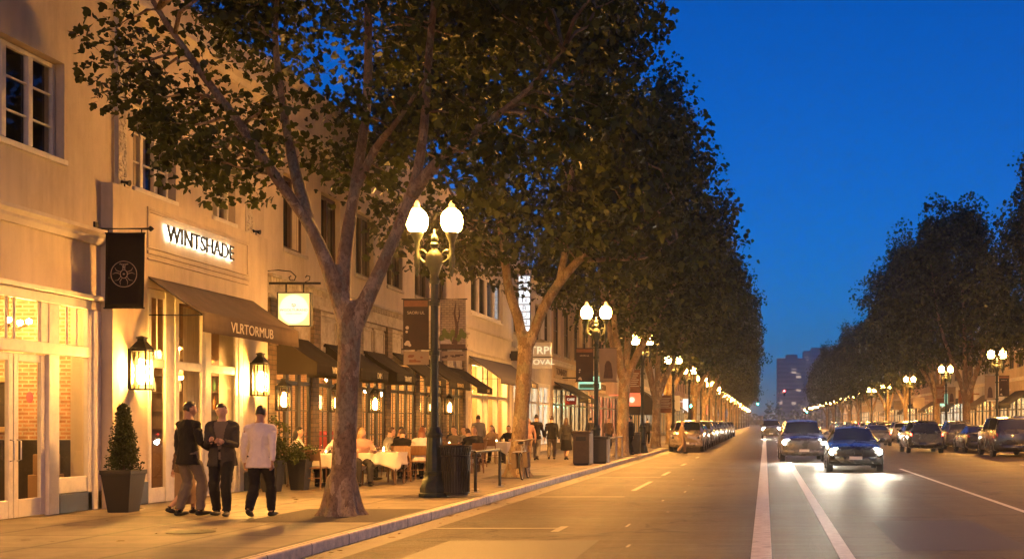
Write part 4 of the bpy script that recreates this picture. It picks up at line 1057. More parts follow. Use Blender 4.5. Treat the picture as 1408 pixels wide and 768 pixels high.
def wood_mesh(limbs, twigs, voxel, n=10):
    """limbs: list of (points, radii) blended into one continuous skin; twigs stay simple tubes"""
    mb = MB()
    for pts, rad in limbs: mb.tube(smooth_path(pts, 4), smooth_rad(rad, 4), n)
    me = remesh(mb.mesh('wood'), voxel, 2) if voxel else mb.mesh('wood')
    if twigs:
        tb = MB()
        for pts, rad in twigs: tb.tube(pts, rad, 5)
        k = tb.mesh('twig'); bm = bmesh.new(); bm.from_mesh(me); bm.from_mesh(k); bm.to_mesh(me); bm.free(); bpy.data.meshes.remove(k)
    shade(me, 180); me.materials.append(MATS['plane_bark'])
    return me

def smooth_path(P, k):
    P = [Vector(p) for p in P]; out = []
    for i in range(len(P) - 1):
        p0, p1, p2, p3 = P[max(i - 1, 0)], P[i], P[i + 1], P[min(i + 2, len(P) - 1)]
        for j in range(k):
            t = j / k
            out.append(0.5 * ((2 * p1) + (p2 - p0) * t + (2 * p0 - 5 * p1 + 4 * p2 - p3) * t * t + (3 * p1 - p0 - 3 * p2 + p3) * t ** 3))
    return out + [P[-1]]
def smooth_rad(r, k):
    o = []
    for i in range(len(r) - 1): o += [r[i] + (r[i + 1] - r[i]) * j / k for j in range(k)]
    return o + [r[-1]]

def nearest_on(limbs, p):
    best = None
    for pts, rad in limbs:
        for q in smooth_path(pts, 3)[2:]:
            q = Vector(q); d = (q - Vector(p)).length + max(0, q.z - p[2]) * 1.5
            if best is None or d < best[0]: best = (d, q)
    return best[1]

def tree(name_label, loc, trunk_me, crown_me, rz=0.0, scale=1.0, group=None, zs=1.0):
    t = empty('plane_tree', loc, rz, name_label, 'tree', group)
    t.scale = (scale, scale, scale * zs)
    o = bpy.data.objects.new('trunk', trunk_me); link(o, t)
    o = bpy.data.objects.new('crown', crown_me); link(o, t)
    return t

def base_flare(mb_pts): return mb_pts

# --- the nearest tree, by the first table
rng = np.random.default_rng(11)
T1 = [([(0, 0, -0.05), (0.0, 0, 0.12), (0.02, 0, 0.5), (0.05, 0, 1.2), (0.10, 0, 2.2), (0.13, 0.0, 2.9), (0.12, 0.0, 3.35)], [0.33, 0.26, 0.205, 0.18, 0.172, 0.186, 0.178]),
      ([(0.10, 0, 2.9), (-0.10, -0.05, 3.6), (-0.42, -0.15, 4.45), (-0.92, -0.35, 5.25), (-1.35, -0.5, 5.95), (-2.0, -0.7, 6.9), (-2.6, -0.9, 8.0), (-2.7, -0.9, 9.5)], [0.15, 0.145, 0.128, 0.115, 0.10, 0.08, 0.05, 0.03]),
      ([(0.0, 0, 3.3), (-0.02, 0.15, 4.0), (0.10, 0.35, 5.3), (0.22, 0.5, 6.6), (0.2, 0.6, 8.4), (0.1, 0.6, 10.5), (0.2, 0.6, 12.6)], [0.14, 0.132, 0.118, 0.105, 0.09, 0.065, 0.03]),
      ([(0.15, 0, 2.85), (0.38, 0, 3.35), (0.68, 0.05, 4.05), (1.06, 0.1, 5.05), (1.22, 0.15, 5.9), (1.35, 0.1, 7.4), (1.6, 0.0, 9.5), (1.7, 0, 11.4)], [0.15, 0.145, 0.135, 0.122, 0.105, 0.085, 0.055, 0.03]),
      ([(1.02, 0.1, 4.95), (1.45, -0.1, 5.4), (2.05, -0.3, 5.85), (2.9, -0.6, 6.35), (3.6, -0.8, 7.0)], [0.11, 0.105, 0.09, 0.065, 0.035]),
      ([(-0.42, -0.15, 4.45), (-0.75, 0.1, 5.3), (-1.0, 0.3, 6.2), (-1.25, 0.5, 7.6), (-1.2, 0.6, 9.2)], [0.10, 0.105, 0.095, 0.07, 0.035]),
      ([(0.08, 0.35, 5.1), (0.45, 0.2, 5.75), (0.95, -0.1, 6.2), (1.5, -0.3, 6.9)], [0.075, 0.075, 0.06, 0.03])]
T1 = T1[:1] + [(p, [r[0], r[1] * 0.88] + [q * 0.72 for q in r[2:]]) for p, r in T1[1:]]
for a in range(6):
    an = a * 1.05 + 0.3; T1.append(([(0.36 * math.cos(an), 0.36 * math.sin(an), -0.06), (0.22 * math.cos(an), 0.25 * math.sin(an), 0.10), (0.10 * math.cos(an), 0.10 * math.sin(an), 0.6)], [0.09, 0.11, 0.12]))
C1 = clumps(rng, 330, 6.4, 15.5, 4.4, (0.5, 0.2), 0.75, 0.28, ex=1.3)
hang = np.array([(-3.2, -0.5, 6.9), (-3.35, -0.2, 7.6), (-2.9, -0.7, 6.3), (-2.5, -0.8, 5.9), (-2.6, 0.2, 5.7), (-2.1, -0.9, 5.65), (-1.75, -0.9, 5.35), (-1.5, -0.4, 5.2), (-2.2, 0.4, 5.5), (-1.9, 0.9, 5.9), (-2.9, 0.6, 6.4), (-3.3, 0.6, 7.0), (-1.2, -0.8, 5.7), (-1.6, 0.5, 6.3),
                 (-0.75, 0.4, 5.9), (-0.4, 0.7, 5.6), (-0.15, 0.9, 5.75), (0.4, 0.9, 5.55), (0.75, 0.6, 5.9), (0.2, -0.6, 6.2), (0.9, -0.6, 6.4), (-0.6, -0.7, 6.4),
                 (2.35, -0.7, 5.5), (2.2, -0.5, 5.15), (2.7, -0.7, 5.6), (3.2, -0.9, 5.6), (3.6, -0.8, 5.75), (3.9, -0.6, 6.0), (4.1, -0.2, 6.3), (3.0, 0.1, 6.1), (3.5, 0.4, 6.1), (4.2, 0.6, 6.7), (2.0, -1.0, 6.3), (1.7, 0.6, 6.4), (3.4, -1.2, 6.6), (2.6, 0.8, 6.5)])
keep = (C1[:, 0] > -4.0) & ~((C1[:, 2] < 7.9) & (np.abs(C1[:, 0]) < 2.2) & (rng.random(len(C1)) < 0.8))
keep &= ~((C1[:, 0] < 1.2) & (C1[:, 2] > 6.0) & (C1[:, 2] < 9.6) & (rng.random(len(C1)) < 0.45))
keep &= (C1[:, 0] - 6.62) / (C1[:, 1] + 18.2) > -0.525 + 0.004 * np.abs(C1[:, 2] - 8)
C1 = C1[keep]
X1 = np.stack([rng.uniform(-3.1, -0.4, 44), rng.uniform(-1.1, 1.3, 44), rng.uniform(7.9, 10.8, 44)], 1)
C1 = np.vstack([C1, X1[(X1[:, 0] - 6.62) / (X1[:, 1] + 18.2) > -0.52]])
P1 = np.vstack([leaves_at(rng, C1, 195, 0.55), leaves_at(rng, hang, 130, 0.34)])
P1 = P1[(P1[:, 0] > -4.35) & (P1[:, 2] > 4.5)]
crown1 = leaf_mesh('crown', P1, 0.125, rng)
tw = []
for c in list(C1[::3]) + list(hang):
    a = nearest_on(T1[1:7], c); tw.append((curve(a, c, rng, 5), [0.035, 0.028, 0.022, 0.016, 0.010, 0.006]))
trunk1 = wood_mesh(T1, tw, 0.03)
pit(-6.66, 18.2, 2.0, 2.6)
tree('nearest plane tree, mottled trunk forking in three in front of the dining tables', (-6.62, 18.2, WALK_Z), trunk1, crown1)

# --- the second tree, behind the nearest lamp post
rng = np.random.default_rng(23)
T2 = [([(0, 0, -0.05), (0.0, 0, 0.15), (0.03, 0, 0.6), (0.10, 0, 1.6), (0.19, 0, 2.9), (0.24, 0, 3.7)], [0.44, 0.34, 0.27, 0.235, 0.235, 0.24]),
      ([(0.2, 0, 3.35), (0.02, 0, 4.2), (-0.22, -0.05, 5.0), (-0.36, -0.1, 6.2), (-0.55, -0.2, 7.4), (-0.9, -0.3, 9.5), (-1.2, -0.3, 12)], [0.19, 0.185, 0.17, 0.14, 0.11, 0.08, 0.03]),
      ([(0.26, 0, 3.35), (0.66, 0, 4.4), (1.15, 0.0, 5.2), (1.9, -0.1, 5.95), (3.0, -0.2, 6.4), (4.2, -0.4, 7.3)], [0.19, 0.185, 0.165, 0.14, 0.105, 0.05]),
      ([(1.1, 0, 5.1), (1.3, 0.2, 6.4), (1.35, 0.4, 7.9), (1.6, 0.4, 10), (1.9, 0.4, 13)], [0.14, 0.125, 0.105, 0.08, 0.035]),
      ([(1.7, 0, 5.75), (2.5, 0.4, 5.85), (3.4, 0.7, 5.95), (4.2, 0.9, 6.5)], [0.10, 0.09, 0.075, 0.035]),
      ([(-0.3, 0, 5.6), (-0.8, 0.4, 6.3), (-1.7, 0.8, 7.2), (-2.4, 1.0, 8.6)], [0.11, 0.10, 0.075, 0.03])]
T2 = [(p, [q * (0.88 if i == 0 else 0.76) for q in r]) for i, (p, r) in enumerate(T2)]
for a in range(6):
    an = a * 1.05; T2.append(([(0.40 * math.cos(an), 0.40 * math.sin(an), -0.06), (0.24 * math.cos(an), 0.24 * math.sin(an), 0.12), (0.10 * math.cos(an), 0.10 * math.sin(an), 0.7)], [0.09, 0.11, 0.12]))
C2 = clumps(rng, 300, 5.9, 17.0, 4.7, (0.3, 0), 0.85, 0.25, ex=1.2)
h2 = np.array([(-2.0, 0, 6.0), (-1.2, -0.8, 6.0), (-0.2, -1, 6.1), (1.2, -1, 6.2), (2.4, -1, 6.1), (3.2, -0.6, 5.7), (4.0, -0.4, 5.8), (4.6, 0.2, 6.0), (-2.5, 0.6, 6.6), (-3.0, -0.4, 6.9), (-1.6, -1.4, 5.8), (2.9, 1.2, 5.8)])
C2 = C2[C2[:, 0] > -4.1]
P2 = np.vstack([leaves_at(rng, C2, 135, 0.62), leaves_at(rng, h2, 105, 0.46)]); P2 = P2[P2[:, 0] > -4.3]
crown2 = leaf_mesh('crown', P2, 0.175, rng)
tw = [(curve(nearest_on(T2[1:6], c), c, rng, 4), [0.04, 0.03, 0.022, 0.014, 0.006]) for c in list(C2[::4]) + list(h2)]
trunk2 = wood_mesh(T2, tw, 0.035)
pit(-6.6, 31.0)
tree('second plane tree with a V fork behind the nearest lamp post and litter bin', (-6.6, 31.0, WALK_Z), trunk2, crown2)

# --- three further crowns shared by the long rows
def row_tree(seed, H, Rm, off, lean):
    rng = np.random.default_rng(seed)
    fz = 2.6 + rng.uniform(-0.2, 0.8)
    T = [([(0, 0, -0.05), (0, 0, 0.2), (0.04 * lean, 0, 1.2), (0.12 * lean, 0, fz)], [0.42, 0.32, 0.25, 0.25])]
    k = 3 + seed % 2
    for i in range(k):
        a = 2 * PI * i / k + rng.uniform(-0.4, 0.4); s_ = rng.uniform(0.8, 1.3)
        x0 = 0.12 * lean
        T.append(([(x0, 0, fz - 0.3), (x0 + 0.5 * math.cos(a) * s_, 0.5 * math.sin(a) * s_, fz + 1.0), (x0 + 1.2 * math.cos(a) * s_ + 0.15 * off, 1.2 * math.sin(a) * s_, fz + 2.5), (x0 + 1.9 * math.cos(a) * s_ + 0.4 * off, 1.9 * math.sin(a) * s_, fz + 4.6), (x0 + 2.1 * math.cos(a) + 0.7 * off, 2.1 * math.sin(a), fz + 8)], [0.19, 0.165, 0.13, 0.095, 0.04]))
    T.append(([(0.12 * lean, 0, fz - 0.2), (0.2 * lean + 0.1 * off, 0.1, fz + 2.5), (0.4 * off, 0.2, fz + 6), (0.8 * off, 0.2, H * 0.85)], [0.17, 0.14, 0.1, 0.03]))
    C = clumps(rng, 260, 5.4, H, Rm, (off, 0), 0.62, 0.30, 0.5)
    sub = []
    for q in range(7):           # a few upright leaders break the outline at the top
        a = rng.uniform(0, 2 * PI); r = rng.uniform(0.2, 0.42) * Rm; zt = H * rng.uniform(0.92, 1.10)
        for j in range(7): sub.append((off + r * math.cos(a), r * math.sin(a), zt - j * 0.45))
    C = np.vstack([C, np.array(sub)])
    P = leaves_at(rng, C, 92, 0.60, 0.8)
    crown = leaf_mesh('crown', P, 0.215, rng, LEAF_S)
    tw = [(curve(nearest_on(T[1:], c), c, rng, 3), [0.05, 0.035, 0.02, 0.008]) for c in C[::9]]
    return wood_mesh(T, tw, 0.05, 8), crown
ROW = [row_tree(31, 15.0, 4.2, 0.8, 1.0), row_tree(47, 14.2, 4.4, 1.1, -1.0), row_tree(58, 13.7, 4.1, 0.9, 0.5)]
LT = [(50.0, -6.15, 0, 1.0), (67.0, -6.3, 2, 1.0), (78.5, -6.4, 1, 0.98), (95, -5.9, 0, 1.1), (111, -5.9, 2, 1.12), (127, -5.9, 1, 1.12), (144, -6.2, 0, 1.0), (161, -6.2, 2, 1.0), (178, -6.3, 1, 1.0), (197, -6.2, 0, 1.0), (218, -6.3, 2, 1.0), (240, -6.2, 1, 1.0), (265, -6.3, 0, 1.0)]
for i, (y, x, k, s_) in enumerate(LT):
    tree('%s plane tree of the left row after the V-forked one' % ORD[i].replace('nearest', 'first'), (x, y, WALK_Z), *ROW[k], rz=0.0 if i % 2 == 0 else 0.35, scale=s_, group='plane trees along the left pavement')
    if y < 100: pit(x, y)
RT = [(62, 16.2, 0, 0.95), (79, 13.7, 2, 1.12), (95, 13.9, 1, 1.12), (112, 13.6, 0, 0.93), (131, 13.8, 2, 0.98), (150, 13.6, 1, 0.9), (169, 13.6, 0, 0.95), (188, 13.6, 2, 0.93), (208, 13.6, 1, 1.0), (230, 13.6, 0, 1.0), (255, 13.6, 2, 1.0)]
for i, (y, x, k, s_) in enumerate(RT):
    tree('%s plane tree of the right row, counted from the street end close by' % ORD[i], (x, y, WALK_Z), *ROW[k], rz=PI + (0.3 if i % 2 else -0.25), scale=s_, group='plane trees along the right pavement')

# fallen leaves along the kerb, in the gutter and around the tree pits
rngf = np.random.default_rng(91); nf = 420
fy = rngf.uniform(9, 75, nf); fx = np.where(rngf.random(nf) < 0.45, rngf.normal(-5.25, 0.10, nf), rngf.uniform(-10.5, -5.7, nf))
fz = np.where(fx > KERB_X, 0.012, WALK_Z + 0.010); ok_ = (fx > KERB_X + 0.06) | (fx < KERB_X - 0.1)
FP = np.stack([fx, fy, fz], 1)[ok_]
fl = leaf_mesh('fallen_leaves', FP, 0.10, rngf); 
co = np.empty(len(fl.vertices) * 3, np.float32); fl.vertices.foreach_get('co', co); co = co.reshape(-1, 10, 3)
co[:, :, 2] = FP[:, None, 2] + (co[:, :, 2] - co[:, :, 2].mean(1, keepdims=True)) * 0.12 + 0.004; fl.vertices.foreach_set('co', co.ravel()); fl.update()
leafmat('dry_leaves', (0.11, 0.075, 0.025)); fl.materials.clear(); fl.materials.append(MATS['dry_leaves'])
tag(link(bpy.data.objects.new('fallen_leaves', fl)), kind='stuff')
# ------------------------------------------------------------------ twin-globe street lamps
def make_lamp(n=16):
    t = empty('street_lamp', (0, 0, 0), 0, '', 'street lamp', 'twin-globe street lamps')
    mb = MB()
    mb.lathe([(0.30, 0), (0.30, 0.07), (0.275, 0.09), (0.28, 0.17), (0.255, 0.22), (0.235, 0.30), (0.20, 0.36), (0.19, 0.42), (0.205, 0.44), (0.205, 0.48), (0.18, 0.50)], 8, rot=PI / 8)
    mb.lathe([(0.178, 0.49), (0.172, 0.60), (0.155, 0.95), (0.15, 1.15), (0.165, 1.17), (0.165, 1.22), (0.135, 1.25), (0.12, 1.32), (0.10, 1.36)], 24, flute=0.07)
    mb.build('lamp_base', MATS['green_iron'], t, world=False, smooth=35, bevel=0.006)
    mb = MB(); mb.lathe([(0.085, 1.35), (0.082, 2.5), (0.074, 3.6), (0.068, 4.15)], 20, flute=0.08)
    for z in (2.75, 3.72): mb.lathe([(0.10, z), (0.105, z + 0.02), (0.105, z + 0.07), (0.10, z + 0.09)], 16)
    mb.lathe([(0.07, 4.14), (0.10, 4.17), (0.11, 4.22), (0.07, 4.28), (0.085, 4.36), (0.14, 4.50), (0.16, 4.62), (0.15, 4.72), (0.08, 4.80), (0.06, 4.84)], n)
    mb.build('lamp_post', MATS['green_iron'], t, world=False, smooth=45)
    mb = MB(); mb.lathe([(0.05, 4.83), (0.085, 4.87), (0.09, 4.92), (0.05, 4.96), (0.075, 5.0), (0.06, 5.06), (0.02, 5.13), (0.012, 5.2), (0.0, 5.21)], 12); mb.build('finial', MATS['green_iron'], t, world=False, smooth=45)
    for s_ in (-1, 1):
        mb = MB()
        mb.tube(smooth_path([(s_ * 0.06, 0, 4.62), (s_ * 0.18, 0, 4.56), (s_ * 0.29, 0, 4.66), (s_ * 0.34, 0, 4.85), (s_ * 0.34, 0, 5.10)], 4), 0.032, 8)
        mb.tube(smooth_path([(s_ * 0.13, 0, 4.72), (s_ * 0.22, 0, 4.80), (s_ * 0.29, 0, 4.78), (s_ * 0.27, 0, 4.70), (s_ * 0.22, 0, 4.71)], 3), 0.018, 6)
        mb.lathe([(0.0, 4.27), (0.02, 4.30), (0.045, 4.38), (0.03, 4.44), (0.06, 4.50), (0.055, 4.58), (0.07, 4.64), (0.04, 4.72), (0.055, 4.86), (0.05, 4.95), (0.085, 5.03), (0.12, 5.10), (0.125, 5.14), (0.10, 5.16)], 12, (s_ * 0.34, 0, 0))
        arm = mb.build('lamp_arm', MATS['green_iron'], t, world=False, smooth=45)
        mb = MB(); mb.lathe([(0.11, 5.155), (0.165, 5.19), (0.20, 5.27), (0.212, 5.37), (0.20, 5.46), (0.16, 5.54), (0.10, 5.59), (0.07, 5.60)], 14, (s_ * 0.34, 0, 0))
        g = mb.build('lamp_globe', MATS['globe_light'], t, world=False, smooth=180)
        mb = MB(); mb.lathe([(0.085, 5.598), (0.09, 5.62), (0.055, 5.65), (0.06, 5.69), (0.03, 5.75), (0.0, 5.77)], 10, (s_ * 0.34, 0, 0)); mb.build('globe_cap', MATS['globe_cap'], g, world=False, smooth=60)
    # added spot in the open gap between the globes, biasing the lamp's light downward
    ld = bpy.data.lights.new('added_lamp_beam', 'SPOT'); ld.energy = SPOT_W; ld.spot_size = R(176); ld.spot_blend = 0.42; ld.shadow_soft_size = 0.12; ld.color = (1.0, 0.42, 0.075)
    lo = bpy.data.objects.new('added_lamp_beam', ld); link(lo, t); lo.location = (0, 0, 5.52)
    return t
lamp = make_lamp()
LP = [(-6.45, 22.7), (-6.05, 41.7), (-5.85, 55.5), (-5.8, 73.5), (-5.8, 89), (-5.8, 105), (-5.8, 121), (-5.8, 137), (-5.8, 154), (-5.8, 172), (-5.8, 191), (-5.8, 211), (-5.8, 233), (-5.8, 257), (-5.8, 285), (-5.8, 318), (-5.8, 358), (-5.8, 405)]
RP = [(13.45, 50.5), (13.45, 67.5), (13.45, 86.5), (13.3, 107), (13.2, 127), (13.1, 143), (13.1, 159), (13.1, 177), (13.1, 196), (13.1, 217), (13.1, 240), (13.0, 266), (13.0, 296), (13.0, 330), (13.0, 372)]
for i, (x, y) in enumerate(LP):
    o = lamp if i == 0 else copy_tree(lamp)
    place(o, (x, y, WALK_Z), 0, ['nearest twin-globe street lamp, beside the ribbed litter bin', 'twin-globe street lamp standing behind the brown box bin', 'twin-globe street lamp next to the waiting dark figure at the kerb'][i] if i < 3 else '%s twin-globe street lamp of the left row past the dark figure' % ORD[i - 3].replace('nearest', 'first'), 'twin-globe street lamps on the left pavement')
for i, (x, y) in enumerate(RP):
    place(copy_tree(lamp), (x, y, WALK_Z), 0, '%s twin-globe street lamp of the row on the right pavement' % ORD[i], 'twin-globe street lamps on the right pavement')

for x, y, lb in ((-6.5, 3.5, 'twin-globe street lamp of the left row just outside the frame'), (13.45, 33.5, 'twin-globe street lamp of the right row just outside the frame'), (13.45, 16.5, 'twin-globe street lamp of the right row level with the white doors')):
    place(copy_tree(lamp), (x, y, WALK_Z), 0, lb, 'twin-globe street lamps continuing the rows')
# banners on the lamp posts
mat('banner_dark', (0.040, 0.020, 0.012), 0.8, 0.5, 3, 0.05, 150); mat('banner_tan', (0.34, 0.24, 0.14), 0.8, 0.15, 3, 0.05, 150); mat('banner_rust', (0.25, 0.10, 0.04), 0.8, 0.4, 5)
brick('banner_wall', (0.36, 0.27, 0.17), (0.44, 0.33, 0.2), (0.2, 0.14, 0.09), bw=0.11, bh=0.045, msize=0.006)
mat('print_green', (0.14, 0.16, 0.03), 0.8, 0.3, 12); mat('print_pale', (0.55, 0.45, 0.33), 0.8, 0.2, 12); mat('print_brown', (0.10, 0.055, 0.03), 0.8, 0.3, 12)
def banner(lampxy, side, kind, label, group, w=0.50, z0=3.02, z1=4.0):
    x, y = lampxy; s_ = side
    t = empty('lamp_banner', (x + s_ * 0.35, y, z0), 0, label, 'banner', group)
    xa, xb = x + s_ * 0.11, x + s_ * (0.11 + w); L0, L1 = min(xa, xb), max(xa, xb); cx = (xa + xb) / 2
    mb = MB(); mb.box(L0, L1, y - 0.004, y + 0.004, z0, z1)
    mb.build('banner_cloth', MATS[{'dark': 'banner_dark', 'tree': 'banner_wall', 'bell': 'banner_tan', 'rust': 'banner_rust'}[kind]], t)
    mb = MB()
    for z in (z0, z1): mb.tube([(x + s_ * 0.06, y, z), (xb + s_ * 0.03, y, z)], 0.014, 6)
    mb.build('banner_rod', MATS['black_metal'], t)
    f = y - 0.0075
    if kind == 'tree':
        mb = MB(); mb.box(L0 + 0.005, L1 - 0.005, f, y - 0.004, z0 + 0.01, z0 + 0.10); mb.tube([(cx + 0.03, f + 0.002, z0 + 0.1), (cx + 0.06, f + 0.002, z0 + 0.25), (cx + 0.08, f + 0.002, z0 + 0.45), (cx + 0.03, f + 0.002, z0 + 0.7), (cx + 0.06, f + 0.002, z0 + 0.9)], [0.06, 0.035, 0.028, 0.02, 0.008], 6, sy=0.1)
        mb.tube([(cx + 0.08, f + 0.002, z0 + 0.45), (cx + 0.13, f + 0.002, z0 + 0.65), (cx + 0.12, f + 0.002, z0 + 0.85)], [0.02, 0.014, 0.006], 5); mb.build('banner_print', MATS['print_brown'], t)
        mb = MB()
        for k in range(9): mb.ball((L0 + 0.03 + (w - 0.06) * k / 8, f + 0.002, z0 + 0.22 + 0.05 * ((k * 5) % 3)), (0.05, 0.002, 0.07 + 0.02 * (k % 2)), 8, 5)
        mb.build('printed_bush', MATS['print_green'], t)
        mb = MB(); mb.prism([(L0 + 0.005, z0 + 0.11), (cx - 0.02, z0 + 0.11), (cx - 0.06, z0 + 0.2), (L0 + 0.005, z0 + 0.16)], f - 0.001, y - 0.004, 'y'); mb.build('printed_path', MATS['print_pale'], t)
    elif kind == 'dark':
        mb = MB(); mb.box(L0 + 0.02, L1 - 0.02, f, y - 0.004, z1 - 0.15, z1 - 0.03); mb.build('banner_print', MATS['banner_rust'], t)
        lettering('banner_text', 'SAORI UL', 0.055, face_my(cx, f - 0.002, z1 - 0.27), MATS['print_pale'], t, 0.004, 1.0)
        mb = MB()
        for dx, dz, r in ((-0.17, 0.42, 0.035), (-0.18, 0.34, 0.025), (-0.16, 0.12, 0.05), (-0.12, 0.08, 0.03), (-0.2, 0.1, 0.03)): mb.ball((cx + dx, f + 0.001, z0 + dz), (r, 0.003, r), 8, 5); mb.build('printed_mark', MATS['print_pale'], t); mb = MB()
    elif kind == 'bell':
        mb = MB(); mb.prism([(cx + a * w / 0.5, z0 + b) for a, b in ((-0.13, 0.12), (0.13, 0.12), (0.14, 0.2), (0.12, 0.45), (0.09, 0.66), (0.03, 0.75), (-0.04, 0.74), (-0.09, 0.6), (-0.1, 0.4))], f, y - 0.004, 'y'); mb.build('banner_print', MATS['print_brown'], t)
    else:
        mb = MB()
        for k in range(7): mb.box(L0 + 0.05, L1 - 0.05 - 0.06 * (k % 3), f, y - 0.004, z1 - 0.2 - 0.1 * k, z1 - 0.16 - 0.1 * k)
        mb.build('banner_print', MATS['print_pale'], t)
gb = 'banners on the lamp posts'
banner(LP[0], -1, 'dark', 'dark brown printed banner on the facade side of the nearest lamp post', gb)
banner(LP[0], 1, 'tree', 'banner printed with a tree before a brick wall on the nearest lamp post', gb)
def info_panel(lampxy, side, z0, z1, label, kind):
    x, y = lampxy; xa, xb = x + side * 0.11, x + side * 0.6; L0, L1 = min(xa, xb), max(xa, xb)
    t = empty('printed_notice', ((xa + xb) / 2, y, z0), 0, label, 'panel', 'small panels below the lamp banners')
    mb = MB(); mb.box(L0, L1, y - 0.006, y + 0.006, z0, z1); mb.build('panel', MATS['banner_tan'], t)
    random.seed(int(y) + side)
    for k in range(6): mb = MB(); xx = L0 + 0.03 + random.random() * 0.34; zz = z0 + 0.04 + random.random() * (z1 - z0 - 0.12); mb.box(xx, xx + random.uniform(0.04, 0.12), y - 0.009 - 0.001 * k, y - 0.006, zz, zz + random.uniform(0.02, 0.06)); mb.build('printed_mark', MATS['print_brown' if kind else 'banner_rust'], t)
info_panel(LP[0], -1, 2.72, 2.98, 'low printed strip panel under the dark banner of the nearest lamp', 0)
info_panel(LP[0], 1, 2.80, 2.98, 'low printed strip panel under the tree banner of the nearest lamp', 1)
banner(LP[1], -1, 'dark', 'dark banner on the facade side of the lamp behind the box bin', gb, 0.62, 3.05, 4.25)
banner(LP[1], 1, 'bell', 'tan banner with a dark bell shape on the lamp behind the box bin', gb, 0.62, 3.05, 4.25)
banner(LP[2], -1, 'rust', 'rust banner on the facade side of the lamp by the dark figure', gb, 0.55, 3.0, 4.1)
banner(LP[3], -1, 'rust', 'rust notice banner on the lamp post behind the parked gold car', gb, 0.8, 2.2, 3.3)
banner(RP[1], -1, 'bell', 'tan printed banner on the road side of the right lamp by the dark van', gb, 0.6, 2.9, 4.3)
banner(RP[1], 1, 'dark', 'dark banner on the shop side of the right lamp by the dark van', gb, 0.6, 3.1, 4.3)
banner(RP[2], -1, 'rust', 'rust printed banner on the road side of the third right-hand lamp', gb, 0.6, 3.0, 4.2)
banner(RP[2], 1, 'bell', 'tan printed banner on the shop side of the third right-hand lamp', gb, 0.6, 3.0, 4.2)
# ------------------------------------------------------------------ the other shops on both sides, far towers
def litmat(name, c1, c2, s, sc=2.2):  # no room behind these panes: the interior's light is put into their emission
    """a glowing pane in place of a lit shop interior: bright and dim upright patches in its emission"""
    m, nt, n, l = nodes_of(name)
    out = N(nt, 'ShaderNodeOutputMaterial'); b = N(nt, 'ShaderNodeBsdfPrincipled', Roughness=0.12); l.new(b.outputs[0], out.inputs[0])
    b.inputs['Base Color'].default_value = (0.06, 0.05, 0.04, 1)
    tc = N(nt, 'ShaderNodeTexCoord'); oi = N(nt, 'ShaderNodeObjectInfo')
    mp = N(nt, 'ShaderNodeMapping'); mp.inputs['Scale'].default_value = (1.0, 1.0, 0.35); l.new(tc.outputs['Object'], mp.inputs[0])
    off = N(nt, 'ShaderNodeVectorMath', operation='SCALE'); off.inputs[0].default_value = (31, 17, 5); l.new(oi.outputs['Random'], off.inputs['Scale'])
    ad = N(nt, 'ShaderNodeVectorMath', operation='ADD'); l.new(mp.outputs[0], ad.inputs[0]); l.new(off.outputs[0], ad.inputs[1])
    vo = N(nt, 'ShaderNodeTexVoronoi', Scale=sc); l.new(ad.outputs[0], vo.inputs['Vector'])
    no = N(nt, 'ShaderNodeTexNoise', Scale=sc * 2.5, Detail=6.0, Roughness=0.7); l.new(ad.outputs[0], no.inputs['Vector'])
    sp = N(nt, 'ShaderNodeSeparateColor'); l.new(vo.outputs['Color'], sp.inputs[0])
    cr = N(nt, 'ShaderNodeValToRGB'); e = cr.color_ramp.elements; e[0].color = (*c1, 1); e[1].color = (*c2, 1); l.new(sp.outputs[0], cr.inputs[0])
    l.new(cr.outputs[0], b.inputs['Emission Color'])
    mr = N(nt, 'ShaderNodeMapRange'); mr.inputs['From Min'].default_value = 0.35; mr.inputs['From Max'].default_value = 0.7; mr.inputs['To Min'].default_value = s * 0.08; mr.inputs['To Max'].default_value = s * 1.3
    l.new(no.outputs['Fac'], mr.inputs['Value']); l.new(mr.outputs[0], b.inputs['Emission Strength'])
    MATS[name] = m
litmat('shop_lit_warm', (0.9, 0.42, 0.12), (1.0, 0.72, 0.35), 0.5); litmat('shop_lit_white', (1.0, 0.75, 0.42), (0.95, 0.85, 0.65), 0.5)
litmat('shop_lit_amber', (0.55, 0.2, 0.05), (1.0, 0.5, 0.14), 0.6, 3.0); litmat('shop_lit_red', (0.9, 0.10, 0.05), (1.0, 0.5, 0.2), 0.45, 3.0)
emis('sign_teal', (0.08, 0.8, 0.58), 0.5); emis('sign_red', (1.0, 0.02, 0.015), 0.5); emis('sign_amber', (1.0, 0.45, 0.12), 0.10); emis('tube_white', (0.85, 0.93, 1.0), 0.62); emis('sign_frost', (0.9, 0.96, 1.0), 0.5)
mat('sign_teal_dark', (0.01, 0.09, 0.08), 0.4, 0.2, 6)

